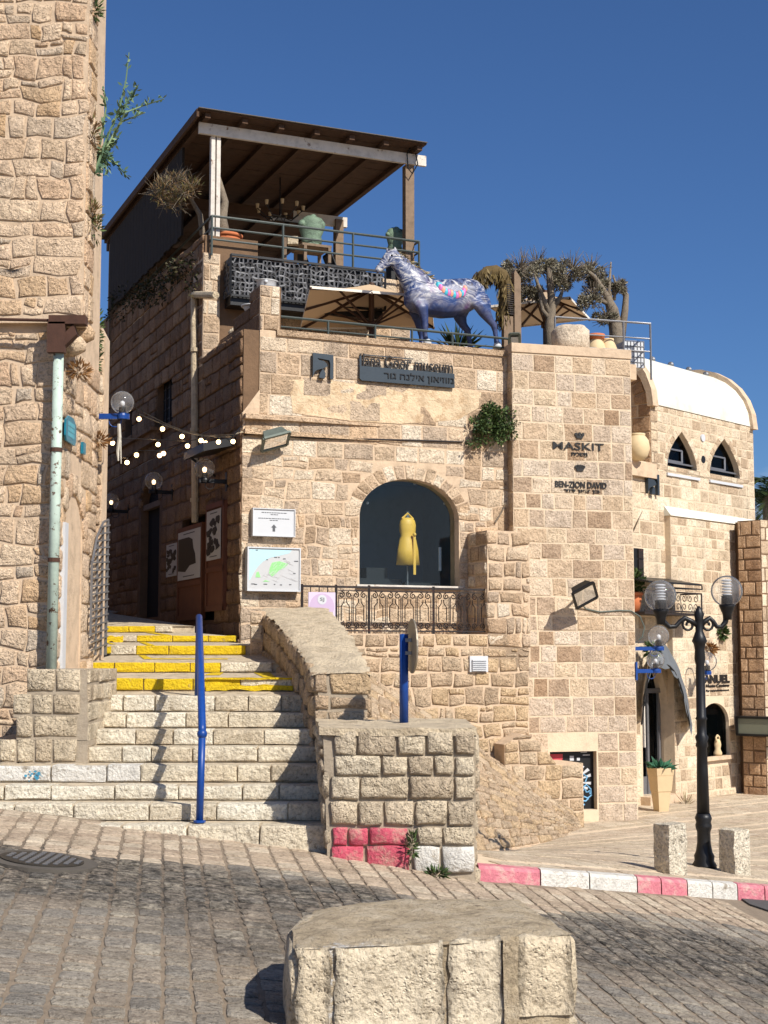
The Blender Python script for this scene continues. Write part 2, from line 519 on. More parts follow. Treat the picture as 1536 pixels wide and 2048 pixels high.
L_flow = leafmat('magenta_flowers', (150, 40, 90), (190, 60, 110), (120, 30, 60))
G_win = glass('shop_window_glass', (.9, .96, .98, 1), .12)
G_dark = glass('dark_window_glass', (.4, .44, .48, 1), .04)
G_globe = glass('lamp_globe_glass', (.985, .985, .985, 1), .1, milk=.08, rough=.05)
E_bulb = emit('lit_bulb', (1, .62, .3, 1), 7)
E_bulb2 = emit('lit_lamp', (1, .66, .36, 1), 3)
# ---------------------------------------------------------------- stones
def clip(poly, a, b):   # keep the left side of a->b
    out = []
    n = len(poly)
    ex, ey = b[0] - a[0], b[1] - a[1]
    f = lambda p: ex * (p[1] - a[1]) - ey * (p[0] - a[0])
    for i in range(n):
        p, q = poly[i], poly[(i + 1) % n]
        fp, fq = f(p), f(q)
        if fp >= 0:
            out.append(p)
        if (fp > 0) != (fq > 0) and abs(fp - fq) > 1e-12:
            k = fp / (fp - fq)
            out.append((p[0] + (q[0] - p[0]) * k, p[1] + (q[1] - p[1]) * k))
    return out
def area(p):
    return .5 * sum(p[i][0] * p[(i + 1) % len(p)][1] - p[(i + 1) % len(p)][0] * p[i][1] for i in range(len(p)))
def arch_hole(uc, hw, v0, vs, top, jamb=0):     # excluded width of an arched opening for a course between a and b
    def f(a, b):
        if b < v0 or a > top:
            return None
        if a <= vs:
            return (uc - hw + jamb, uc + hw - jamb)
        k = 1 - ((a - vs) / (top - vs)) ** 2
        w = hw * math.sqrt(max(0, k))
        return (uc - w, uc + w)
    return f
def rect_hole(u0, u1, v0, v1):
    return lambda a, b: None if b < v0 + .02 or a > v1 - .02 else (u0, u1)
def courses(region, h, w, joint=.016, holes=(), rubble=0, jit=.006, rnd=R, warp=None):
    """cells of a coursed or rubble wall clipped to a convex region (counter-clockwise)"""
    us, vs = [p[0] for p in region], [p[1] for p in region]
    v, out = min(vs), []
    vmax, u0, u1 = max(vs), min(us), max(us)
    while v < vmax - .02:
        hh = rnd.uniform(*h)
        if v + hh > vmax - h[0] * .5:
            hh = vmax - v
        spans = [(u0, u1)]
        for hf in holes:
            e = hf(v, v + hh)
            if e:
                spans = [s for a, b in spans for s in ((a, min(b, e[0])), (max(a, e[1]), b)) if s[1] - s[0] > .03]
        for a, b in spans:
            u = a
            if a == u0:
                u = a - rnd.uniform(0, w[0])
            while u < b - 1e-4:
                ww = rnd.uniform(*w)
                if u + ww > b - w[0] * .5:
                    ww = b - u
                cells = [(u, u + ww, v, v + hh)]
                if rubble and rnd.random() < rubble:
                    k = rnd.uniform(.35, .65)
                    if rnd.random() < .6:
                        cells = [(u, u + ww, v, v + hh * k), (u, u + ww * rnd.uniform(.35, .65), v + hh * k, v + hh)]
                        cells.append((cells[1][1], u + ww, v + hh * k, v + hh))
                    else:
                        cells = [(u, u + ww * k, v, v + hh), (u + ww * k, u + ww, v, v + hh)]
                for c0, c1, d0, d1 in cells:
                    j = joint * rnd.uniform(.5, 1.6) / 2
                    jj = lambda: rnd.uniform(-1, 1) * (jit + rubble * .012)
                    q = [(c0 + j, d0 + j), (c1 - j, d0 + j), (c1 - j, d1 - j), (c0 + j, d1 - j)]
                    q = [(max(a + .004, p[0] + jj()), p[1] + jj()) for p in q]
                    for i in range(len(region)):
                        if len(q) < 3:
                            break
                        q = clip(q, region[i], region[(i + 1) % len(region)])
                    if len(q) >= 3 and area(q) > .0016:
                        wa = (.02 + rubble * .09 if rubble else .004) if warp is None else warp
                        r_ = []
                        for i in range(len(q)):
                            p0, p1 = q[i], q[(i + 1) % len(q)]
                            r_.append(p0)
                            if math.hypot(p1[0] - p0[0], p1[1] - p0[1]) > .09 and len(q) < 6:
                                r_.append(((p0[0] + p1[0]) / 2, (p0[1] + p1[1]) / 2))
                        z_ = []
                        for p0 in r_:
                            nv = noise.noise_vector(Vector((p0[0] * 4.2, p0[1] * 4.2, 11 + u0)))
                            z_.append((p0[0] + nv.x * wa, p0[1] + nv.y * wa))
                        if area(z_) > .0014:
                            out.append(z_)
                u += ww
        v += hh
    return out
def stone(mb, poly, fn, depth, bev=.012, rough=.006, rnd=R, sink=.03, rounded=.12):
    n = len(poly)
    if n > 5:
        rounded *= .6
    pts = []
    cx, cy = sum(p[0] for p in poly) / n, sum(p[1] for p in poly) / n
    hw = max(abs(p[0] - cx) for p in poly)
    hh = max(abs(p[1] - cy) for p in poly)
    for i in range(n):
        p, q = poly[i], poly[(i + 1) % n]
        r = rounded * rnd.uniform(.3, 1.4) * min(hw, hh)
        L = math.hypot(cx - p[0], cy - p[1]) or 1
        pts.append((p[0] + (cx - p[0]) * r / L, p[1] + (cy - p[1]) * r / L))
        k = rnd.uniform(.35, .65)
        if math.hypot(p[0] - q[0], p[1] - q[1]) > .05 and len(pts) < 9 and n < 6:
            m = (p[0] + (q[0] - p[0]) * k, p[1] + (q[1] - p[1]) * k)
            g = rnd.uniform(-.5, 1) * rough * .8
            L = math.hypot(cx - m[0], cy - m[1]) or 1
            pts.append((m[0] + (cx - m[0]) * g / L, m[1] + (cy - m[1]) * g / L))
    n = len(pts)
    bx, by = min(.45, bev / max(hw, .01)), min(.45, bev / max(hh, .01))
    d = depth * rnd.uniform(.7, 1.35)
    ins = lambda p, k: (cx + (p[0] - cx) * (1 - bx * k), cy + (p[1] - cy) * (1 - by * k))
    vs = [fn(p[0], p[1], -sink) for p in pts]
    vs += [fn(p[0], p[1], d * .45 + rnd.uniform(-.2, .2) * rough) for p in pts]
    vs += [fn(*ins(p, rnd.uniform(.7, 1.5)), d + rnd.uniform(-.7, .3) * rough) for p in pts]
    vs.append(fn(cx + rnd.uniform(-.3, .3) * hw, cy + rnd.uniform(-.3, .3) * hh, d + rnd.uniform(-.2, .5) * rough))
    fs = []
    for r in (0, 1):
        fs += [(r * n + i, r * n + (i + 1) % n, (r + 1) * n + (i + 1) % n, (r + 1) * n + i) for i in range(n)]
    fs += [(2 * n + i, 2 * n + (i + 1) % n, 3 * n) for i in range(n)]
    mb.add(vs, fs)
def lay(polys, fn, mat, parent, depth, limit=300, name='stone', key=None, stuff='stonework', matfn=None, smooth=None, **kw):
    """the largest stones become parts of their own, what is past the limit is joined"""
    polys = sorted(polys, key=key or (lambda p: -area(p)))
    rest = {}
    if smooth is None:
        smooth = kw.get('rough', .006) > .011
    for i, p in enumerate(polys):
        m = matfn(p) if matfn else mat
        if i < limit:
            mb = MB()
            stone(mb, p, fn, depth, **kw)
            part(mb, name, m, parent, smooth)
        else:
            stone(rest.setdefault(m, MB()), p, fn, depth, **kw)
    for m, mb in rest.items():
        part(mb, stuff, m, parent, smooth, stuff=True)
def ring_stones(uc, vs, hw, hv, t, n, a0=0, a1=math.pi):   # voussoirs round an arch
    out = []
    for i in range(n):
        b0, b1 = a0 + (a1 - a0) * i / n + .012, a0 + (a1 - a0) * (i + 1) / n - .012
        t2 = t * R.uniform(.85, 1.15)
        q = [(uc + hw * math.cos(b0), vs + hv * math.sin(b0)), (uc + (hw + t2) * math.cos(b0), vs + (hv + t2) * math.sin(b0)),
             (uc + (hw + t2) * math.cos(b1), vs + (hv + t2) * math.sin(b1)), (uc + hw * math.cos(b1), vs + hv * math.sin(b1))]
        out.append(q)
    return out
def arch_pts(uc, hw, v0, vs, top, n=14):
    return [(uc - hw, v0), (uc + hw, v0)] + [(uc + hw * math.cos(math.pi * i / n), vs + (top - vs) * math.sin(math.pi * i / n)) for i in range(n + 1)]
def ogive(uc, hw, v0, vs, top, n=7):
    def w(k):
        return hw * (1 - k ** 1.8)
    r = [(uc + w(i / n), vs + (top - vs) * i / n) for i in range(n)]
    return [(uc - hw, v0), (uc + hw, v0)] + r + [(uc, top)] + [(2 * uc - u, v) for u, v in reversed(r)]
def text_into(mb, s, fr, u, v, w, width, height, depth=.02, bold=.0, shear=0):
    cu = bpy.data.curves.new('lettering', 'FONT')
    cu.body = s
    cu.extrude = .5
    cu.offset = bold
    cu.resolution_u = 3
    o = bpy.data.objects.new('lettering', cu)
    COL.objects.link(o)
    bpy.context.view_layer.update()
    me = o.evaluated_get(bpy.context.evaluated_depsgraph_get()).to_mesh()
    co = [p.co.copy() for p in me.vertices]
    fs = [tuple(p.vertices) for p in me.polygons]
    o.to_mesh_clear()
    bpy.data.objects.remove(o)
    bpy.data.curves.remove(cu)
    if not co:
        return
    x0, x1 = min(c.x for c in co), max(c.x for c in co)
    y0, y1 = min(c.y for c in co), max(c.y for c in co)
    sx = width / (x1 - x0)
    sy = height / (y1 - y0)
    mb.add([fr.to(u + (c.x - x0) * sx - width / 2, v + (c.y - y0) * sy - height / 2, w + (c.z + .5) * depth) for c in co], fs)
def leaf(mb, p, d, L, wd, rnd=R):
    d = Vector(d).normalized()
    a = d.cross(Vector((rnd.uniform(-1, 1), rnd.uniform(-1, 1), rnd.uniform(-1, 1))))
    if a.length < 1e-3:
        return
    a = a.normalized() * wd / 2
    p = Vector(p)
    mb.add([p, p + d * L * .5 + a, p + d * L, p + d * L * .5 - a], [(0, 1, 2, 3)])
def rv(rnd=R):
    while 1:
        v = Vector((rnd.uniform(-1, 1), rnd.uniform(-1, 1), rnd.uniform(-1, 1)))
        if .01 < v.length < 1:
            return v
def clump(mb, c, r, n, L, wd, up=0.2, rnd=R):
    for _ in range(n):
        q = rv(rnd)
        p = Vector(c) + Vector((q.x * r[0], q.y * r[1], q.z * r[2]))
        leaf(mb, p, q + rv(rnd) * .8 + Z * up, L * rnd.uniform(.6, 1.3), wd * rnd.uniform(.7, 1.2), rnd)
def twigs(mb, c, r, n, L, rad_=.004, up=0, rnd=R):
    for _ in range(n):
        d = (rv(rnd) + Z * up).normalized()
        p = Vector(c) + Vector((d.x * r * .2, d.y * r * .2, d.z * r * .2))
        q = p + d * L * rnd.uniform(.5, 1.1)
        m = (p + q) / 2 + rv(rnd) * L * .12
        mb.tube([p, m, q], [rad_ * 1.4, rad_, rad_ * .5], 4, False)
# ================================================================ the ground
def splus(x, s=.35):
    return s * math.log1p(math.exp(min(40, x / s)))
def zS(x, y):
    x = max(-9, min(8, x))
    return -.01 - .115 * x - .085 * splus(x)
def yK(x):
    return 11.4 + .852 * (x - .73)
def zP(x, y):
    zk = -.06 - .19 * (max(.3, min(4.6, x)) - .73)
    s = max(0, min(1, (y - yK(max(.3, min(4.6, x)))) / 8))
    s = s * s * (3 - 2 * s)
    return zk * (1 - s) - .92 * s
def hit(x, y, zf):
    d = ray(x, y)
    a, b = 2.0, 60.0
    for _ in range(50):
        m = (a + b) / 2
        p = EYE + d * m
        if p.z > zf(p.x, p.y):
            a = m
        else:
            b = m
    return EYE + d * a
def scr(p):
    q = Vector(p) - EYE
    f = q.y * CP + q.z * SP
    return (768 + FOC * q.x / f, 1024 - FOC * (-q.y * SP + q.z * CP) / f)
mb = MB()
S = 400
mb.add([(-S, -S, -4), (S, -S, -4), (S, S, -4), (-S, S, -4)], [(0, 1, 2, 3)])
setting(mb, 'ground', M_ground)
def sheet(xs, yf, zf):
    mb = MB()
    n = len(yf(0))
    vs = [(x, y, zf(x, y)) for x in xs for y in yf(x)]
    mb.add(vs, [(i * n + j, (i + 1) * n + j, (i + 1) * n + j + 1, i * n + j + 1) for i in range(len(xs) - 1) for j in range(n - 1)])
    return mb
street = setting(sheet([-9 + i * .5 for i in range(35)], lambda x: [-12 + (max(11.9, yK(x)) + 12) * j / 40 for j in range(41)], zS), 'street', M_joint, True)
plaza = setting(sheet([-.6 + i * .4 for i in range(40)], lambda x: [max(11.45, yK(x) + .04) + j * .7 for j in range(34)], zP), 'plaza_pavement', M_mortr, True)
dS, cS = Vector((-.153, .988, 0)), Vector((.988, .153, 0))
polys = []
a = -4.6
while a < 5:
    w = R.uniform(.13, .19)
    s = 4 + R.uniform(0, .2)
    while s < 15:
        L = R.uniform(.13, .26)
        m = cS * (a + w / 2) + dS * (s + L / 2)
        p = scr((m.x, m.y, zS(m.x, m.y)))
        if -60 < p[0] < 1600 and p[1] < 2110 and m.y < (yK(m.x) - .1 if m.x > .75 else 11.75) and not (-.34 < m.x < .76 and 6.1 < m.y < 6.9):
            j = R.uniform(.008, .018) / 2
            q = [cS * (a + j) + dS * (s + j), cS * (a + w - j) + dS * (s + j), cS * (a + w - j) + dS * (s + L - j), cS * (a + j) + dS * (s + L - j)]
            q = [(v.x + R.uniform(-.006, .006), v.y + R.uniform(-.006, .006)) for v in q]
            polys.append(q)
        s += L
    a += w
lay(polys, lambda x, y, w: Vector((x, y, zS(x, y) + w)), M_cob, street, .009, 300, 'cobblestone', key=lambda p: p[0][1], stuff='far_cobbles',
    matfn=lambda p: M_cobl if p[0][1] + .25 * math.sin(p[0][0] * 2.3) - max(0, p[0][0] - .5) * .75 > 10.0 else M_cob, bev=.016, rough=.005, rounded=.16)
polys = []
dK, cK = Vector((.761, .648, 0)), Vector((-.648, .761, 0))
a = 8.6
while a < 24:
    w = R.uniform(.26, .42)
    s = 2
    while s < 32:
        L = R.uniform(.35, .75)
        m = cK * (a - w / 2) + dK * (s + L / 2)
        if m.y > yK(m.x) + .2 and m.y < 30:
            p = scr((m.x, m.y, zP(m.x, m.y)))
            if 930 < p[0] < 1580 and p[1] > 1540 and not (m.y < 13 and m.x < .75):
                j = .006
                q = [cK * (a - w + j) + dK * (s + j), cK * (a - w + j) + dK * (s + L - j), cK * (a - j) + dK * (s + L - j), cK * (a - j) + dK * (s + j)]
                polys.append([(v.x, v.y) for v in reversed(q)])
        s += L
    a += w
lay(polys, lambda x, y, w: Vector((x, y, zP(x, y) + w)), M_flag, plaza, .006, 300, 'paving_stone', key=lambda p: p[0][1], stuff='far_paving', bev=.012, rough=.003, rounded=.1)
# asphalt at the right edge of the street
p0 = [hit(x, y, zS) for x, y in ((1465, 1788), (1700, 1800), (1800, 1870), (1560, 1832), (1500, 1812))]
setting(MB().add([(p.x, p.y, zS(p.x, p.y) + .018) for p in p0] + [(p.x, p.y, zS(p.x, p.y) - .05) for p in p0],
        [(0, 1, 2, 3, 4)] + [(i, (i + 1) % 5, (i + 1) % 5 + 5, i + 5) for i in range(5)]), 'asphalt_patch', M_asph)
# kerb, painted in turn
kerb = setting(sheet([.74 + i * .3 for i in range(27)], lambda x: [yK(x) - .0, yK(x) + .2], lambda x, y: zP(x, y + .1) - .03), 'kerb', M_mortg)
kpx = [952, 1074, 1170, 1263, 1310, 1361, 1410, 1459, 1512, 1570, 1640, 1720, 1800]
kcol = [M_pinkk, M_white, M_white, M_pinkk, M_pinkk, M_white, M_white, M_pinkk, M_pinkk, M_white, M_white, M_pinkk]
kx = []
for x in kpx:
    k = (x - 768) / FOC
    kx.append(k * (11.4 - .852 * .73) / (1 - .852 * k))
for i, m in enumerate(kcol):
    mb = MB()
    xa, xb = kx[i] + .006, kx[i + 1] - .006
    n = 4
    prof = []
    for j in range(n + 1):
        x = xa + (xb - xa) * j / n
        y = yK(x)
        zt, zb = zP(x, y + .1) + .02, zS(x, y) - .1
        e = R.uniform(-.006, .006)
        prof += [Vector((x, y - .035 + e, zb)), Vector((x, y - .03 + e, zt - .025)), Vector((x, y - .005, zt + e * .4)), Vector((x, y + .17, zt - .005)), Vector((x, y + .18, zb))]
    mb.add(prof, [(j * 5 + k, (j + 1) * 5 + k, (j + 1) * 5 + k + 1, j * 5 + k + 1) for j in range(n) for k in range(4)] + [(0, 1, 2, 3, 4), tuple(range(n * 5 + 4, n * 5 - 1, -1))])
    part(mb, 'kerb_stone', m, kerb)
# ================================================================ stairs
wallx = lambda y: -.54 - .182 * (y - 12.5)
sd = [11.5 + .33 * i for i in range(8)]
sz = [1.6 + (1310 - y) / FOC * d for y, d in zip((1643, 1602, 1566, 1526, 1491, 1457, 1424, 1390), sd)]
yd = [14.4, 15.9, 17.6, 19.4, 21.0]
yt = [at(400, y, d).z for y, d in zip((1357, 1325, 1291, 1271, 1252), yd)]
yb = [at(400, y, d).z for y, d in zip((1381, 1345, 1310, 1284, 1265), yd)]
mb = MB()
lx = [-3.0, -3.9, -3.9, -3.36, -2.74, -2.76, -2.78, -2.84]
for i in range(8):
    y1 = sd[i + 1] if i < 7 else 14.4
    xr0, xr1 = wallx(sd[i]) + .1, wallx(y1) + .1
    a, b = lx[i], lx[i]
    zt2 = sz[i] if i < 7 else yb[0]
    zz = -1.0
    y0 = sd[i] + .022
    mb.add([(a, y0, zz), (xr0, y0, zz), (xr1, y1 + .05, zz), (b, y1 + .05, zz), (a, y0, sz[i] - .006), (xr0, y0, sz[i] - .006), (xr1, y1 + .05, zt2 - .006), (b, y1 + .05, zt2 - .006)],
           [(4, 5, 6, 7), (0, 1, 5, 4), (1, 2, 6, 5), (3, 0, 4, 7)])
stairs = setting(mb, 'stairs', M_tread)
zprev = [-.1] + sz[:-1]
zprev[0] = .0
for i in range(8):
    fr = Frame((0, sd[i]), 0)
    a, b = lx[i] + (.35 if i == 0 else 0), wallx(sd[i]) + .02
    u, polys = a, []
    lo = zprev[i] + (.012 if i else 0)
    while u < b - .02:
        w = R.uniform(.26, .62)
        if u + w > b - .2:
            w = b - u
        j = R.uniform(.003, .007)
        if i == 3 and a == u:
            w = .48
        polys.append([(u + j, lo + R.uniform(-.012, -.004)), (u + w - j, lo + R.uniform(-.012, -.004)), (u + w - j, sz[i] + R.uniform(-.006, .005)), (u + j, sz[i] + R.uniform(-.006, .005))])
        u += w
    lay(polys, fr.to, M_step, stairs, .012, 99, matfn=lambda q, i=i: M_white if i in (3,) and q[0][0] < -2.2 and R.random() < .8 else M_step, bev=.012, rough=.008, sink=.2, rounded=.06)
# the sprayed blue mark on the fourth step
mb = MB()
for k in range(26):
    c = at(72 + R.gauss(0, 8), 1553 + R.gauss(0, 5), 12.455)
    r = R.uniform(.004, .017)
    mb.add([c + Vector((r * math.cos(t) * R.uniform(.6, 1.2), R.uniform(-.003, .0), r * .8 * math.sin(t))) for t in (0, .9, 1.8, 2.7, 3.6, 4.5, 5.4)], [tuple(range(7))])
o = part(mb, 'paint_splash', plain('spray_teal', (60, 138, 168), .8, bump=.2), stairs)
o['label'] = 'blue spray paint smudge on a white step stone'
# ramped alley steps with yellow painted edges
xl = -3.35
mb = MB()
def aX(y):      # right limit of the alley
    return wallx(y) + .1 if y < 17.4 else -1.62 - (y - 17.4) * .42 + .35
ys = yd + [31.5]
zt, zb2 = yt + [1.0], yb[1:] + [2.7]
for i in range(5):
    y0, y1 = ys[i], ys[i + 1]
    l0, l1 = (xl, xl) if i < 2 else (xl - .1 - (i - 2) * .5, xl - .6 - (i - 2) * .6)
    for (ya, za, yb_, zb_) in ((y0, yt[i], y1, zb2[i]),):
        n = 4
        for k in range(n):
            t0, t1 = k / n, (k + 1) / n
            A, B = ya + (yb_ - ya) * t0, ya + (yb_ - ya) * t1
            za0, za1 = za + (zb_ - za) * t0 - .004, za + (zb_ - za) * t1 - .004
            mb.add([(l1, A, za0), (aX(A), A, za0), (aX(B), B, za1), (l1, B, za1)], [(0, 1, 2, 3)])
    mb.add([(l1, y0 + .02, yt[i] - .6), (aX(y0), y0 + .02, yt[i] - .6), (aX(y0), y0 + .02, yt[i] - .004), (l1, y0 + .02, yt[i] - .004)], [(0, 1, 2, 3)])
alley = setting(mb, 'alley_pavement', M_tread)
yel = [(235, 415), (175, 440), (318, 470), (312, 466), (212, 312)]
rng_ = [(190, 590), (172, 545), (192, 492), (206, 470), (210, 345)]
for i in range(5):
    fr = Frame((0, yd[i]), 0)
    u0, u1 = at(rng_[i][0], 1300, yd[i]).x, at(rng_[i][1], 1300, yd[i]).x
    a0, a1 = at(yel[i][0], 1300, yd[i]).x, at(yel[i][1], 1300, yd[i]).x
    u, polys = u0, []
    while u < u1 - .02:
        w = R.uniform(.28, .5)
        if u + w > u1 - .18:
            w = u1 - u
        polys.append([(u + .004, yb[i] + .006), (u + w - .004, yb[i] + .006), (u + w - .004, yt[i]), (u + .004, yt[i])])
        u += w
    lay(polys, fr.to, M_step, alley, .012, 99, matfn=lambda q: M_yel if a0 - .1 < (q[0][0] + q[1][0]) / 2 < a1 + .1 else M_step, bev=.01, rough=.008, sink=.18, rounded=.06)
mb = MB()
def strip(px0, px1, y0, y1, d, wob=.01):    # yellow band painted on a riser
    p, q = at(px0, y0, d - .034), at(px1, y0, d - .034)
    h = (y1 - y0) / FOC * d
    n = 9
    top = [p.lerp(q, k / n) + Vector((0, R.uniform(-.003, .003), R.uniform(-wob, wob))) for k in range(n + 1)]
    mb.prism(top + [v + Vector((0, 0, -h + R.uniform(-wob, wob))) for v in reversed(top)], (0, .02, 0))
strip(412, 586, 1370, 1380, 14.4)
strip(412, 600, 1355, 1359, 14.4, .004)
strip(190, 222, 1293, 1308, 17.6)
strip(208, 246, 1272, 1284, 19.4)
def patch(pts, zz):       # yellow painted on a tread: sheet 4 mm above it
    vs = []
    for x, y, d in pts:
        p = at(x, y, d)
        vs.append(Vector((p.x, d, zz(d) + .004)))
    mb.prism(vs, (0, 0, .003))
def tz(i):
    return lambda d: yt[i] + (zb2[i] - yt[i]) * (d - yd[i]) / (ys[i + 1] - yd[i]) - .004
t7 = lambda d: sz[7] + (yb[0] - sz[7]) * (d - sd[7]) / (14.4 - sd[7]) - .006
patch([(228, 0, 14.34), (180, 0, 14.2), (212, 0, 13.86), (222, 0, 13.95), (205, 0, 14.12), (246, 0, 14.3)], t7)
patch([(440, 0, 15.85), (425, 0, 15.2), (455, 0, 15.2), (462, 0, 15.85)], tz(0))
patch([(520, 0, 15.85), (538, 0, 14.7), (562, 0, 14.7), (550, 0, 15.85)], tz(0))
patch([(300, 0, 17.5), (310, 0, 16.6), (470, 0, 16.6), (470, 0, 16.75), (325, 0, 16.75), (312, 0, 17.5)], tz(1))
patch([(300, 0, 19.3), (316, 0, 17.7), (330, 0, 17.7), (312, 0, 19.3)], tz(2))
patch([(312, 0, 20.9), (346, 0, 19.5), (362, 0, 19.5), (330, 0, 20.9)], tz(3))
patch([(232, 0, 19.3), (246, 0, 18.2), (256, 0, 18.2), (240, 0, 19.3)], tz(2))
o = part(mb, 'yellow_marking', M_yel, alley)
# ================================================================ pier, retaining wall, rubble slope
def bil(A, B, C, D, flip=1):
    A, B, C, D = map(Vector, (A, B, C, D))
    n = ((B - A).cross(D - A)).normalized() * flip
    LA, LB = ((B - A).length + (C - D).length) / 2, ((D - A).length + (C - B).length) / 2
    def f(a, b, w):
        s, t = a / LA, b / LB
        return (A * (1 - s) + B * s) * (1 - t) + (D * (1 - s) + C * s) * t + n * w
    return f, LA, LB
def rectp(a, b):
    return [(0, 0), (a, 0), (a, b), (0, b)]
pz = at(800, 1453, 11.3).z
X0, X1, Y0, Y1 = -.47, .71, 11.3, 12.95
pier = thing('stone_pier', 'squat stone pier with red and white painted foot at the bottom of the stairs', 'pier', (.1, 12.1, -.1))
mb = MB().add([(X0 + .05, Y0 + .01, -.5), (X1, Y0 + .01, -.5), (X1, Y1, -.5), (X0 - .06, Y1, -.5), (X0 - .01, Y0 + .01, pz - .02), (X1 + .01, Y0 + .01, pz - .02), (X1 + .01, Y1, pz - .02), (X0 - .14, Y1, pz - .02)],
              [(4, 5, 6, 7), (0, 1, 5, 4), (1, 2, 6, 5), (3, 0, 4, 7)])
part(mb, 'core', M_mortg, pier)
mb = MB()
n, m = 8, 5
vs = []
for i in range(n + 1):
    for j in range(m + 1):
        s, t = i / n, j / m
        x = (X0 - .03 - .11 * t) * (1 - s) + (X1 + .02) * s
        e = R.uniform(-.02, .01) if 0 < i < n else 0
        vs.append((x + R.uniform(-.012, .012), Y0 - .015 + (Y1 - Y0) * t + (R.uniform(-.02, .02) if j in (0, m) else 0), pz - .01 + e * .6 + R.uniform(-.008, .008)))
q = len(vs)
vs += [(v[0], v[1], v[2] - .06) for v in vs]
mb.add(vs, [(i * (m + 1) + j, (i + 1) * (m + 1) + j, (i + 1) * (m + 1) + j + 1, i * (m + 1) + j + 1) for i in range(n) for j in range(m)] +
       [(i * (m + 1), (i + 1) * (m + 1), (i + 1) * (m + 1) + q, i * (m + 1) + q) for i in range(n)] + [(j, j + 1, j + 1 + q, j + q) for j in range(m)] +
       [(n * (m + 1) + j, n * (m + 1) + j + 1, n * (m + 1) + j + 1 + q, n * (m + 1) + j + q) for j in range(m)])
part(mb, 'mortar_cap', M_conc, pier)
fr = Frame((0, Y0), 0)
rows = [(1462, 1510), (1513, 1551), (1553, 1598), (1602, 1650), (1655, 1690), (1692, 1745)]
zrow = [(at(0, b, Y0).z, at(0, a, Y0).z) for a, b in rows]
cuts = [[668, 714, 794, 852, 908, 950], [668, 762, 815, 868, 908, 950], [660, 720, 818, 908, 950], [660, 716, 768, 830, 895, 950], [664, 698, 738, 818, 832, 884, 950], [662, 730, 820, 826, 882, 950]]
polys = []
for (z0, z1), cs in zip(zrow, cuts):
    for a, b in zip(cs, cs[1:]):
        if b - a < 18:
            continue
        j = .004
        polys.append([(at(a, 1500, Y0).x + j * R.uniform(.2, 3), z0 + R.uniform(-.006, .006)), (at(b, 1500, Y0).x - j * R.uniform(.2, 3), z0 + R.uniform(-.006, .006)), (at(b, 1500, Y0).x - j * R.uniform(.2, 3), z1 + R.uniform(-.006, .006)), (at(a, 1500, Y0).x + j * R.uniform(.2, 3), z1 + R.uniform(-.006, .006))])
zp4 = zrow[4][1]
zp5 = zrow[5][1]
pm = lambda q: M_pink if q[0][1] < zp4 - .02 and q[1][0] < .25 else M_white if q[2][1] < zp5 + .03 and q[0][0] > .2 else M_pier
lay(polys, fr.to, M_pier, pier, .024, 99, matfn=pm, bev=.018, rough=.014, rounded=.08)
f, LA, LB = bil((X0 - .06, Y1, -.1), (X0 + .04, Y0, -.1), (X0 - .01, Y0, pz - .05), (X0 - .14, Y1, pz - .05))
lay(courses(rectp(LA, LB), (.15, .22), (.2, .4), .02, rubble=.2), f, M_pier, pier, .03, 99, bev=.025, rough=.02, rounded=.16)
f, LA, LB = bil((X1, Y0, -.4), (X1, Y1, -.5), (X1, Y1, pz - .05), (X1, Y0, pz - .05))
lay(courses(rectp(LA, LB), (.15, .22), (.2, .4), .02, rubble=.2), f, M_pier, pier, .03, 99, bev=.025, rough=.02, rounded=.16)
# stair parapet
par = thing('stair_parapet', 'sloping rough stone parapet wall along the right side of the stairs', 'wall', (-.9, 15, 0))
YF, YE = 12.97, 18.1
Lx = lambda y: wallx(y)
tops = [(12.97, 1345), (13.7, 1308), (15.2, 1262), (16.7, 1234), (18.1, 1216)]
tz_ = [(y, at(600, p, y).z) for y, p in tops]
def ptop(y):
    for (a, za), (b, zb) in zip(tz_, tz_[1:]):
        if y <= b:
            return za + (zb - za) * (y - a) / (b - a)
    return tz_[-1][1]
Rx = lambda y: -.13 - .118 * (y - 12.97)
NY = 44
ysq = [YF + (YE - YF) * i / NY for i in range(NY + 1)]
mb = MB()
vs = []
for y in ysq:
    vs += [(Lx(y) + .03, y, -.6), (Lx(y) + .03, y, ptop(y) - .02), (Rx(y) - .02, y, ptop(y) - .02), (Rx(y) - .02, y, -.6)]
mb.add(vs, [(i * 4 + k, (i + 1) * 4 + k, (i + 1) * 4 + k + 1, i * 4 + k + 1) for i in range(NY) for k in range(3)] + [(0, 1, 2, 3), (NY * 4 + 3, NY * 4 + 2, NY * 4 + 1, NY * 4)])
part(mb, 'core', M_mortg, par)
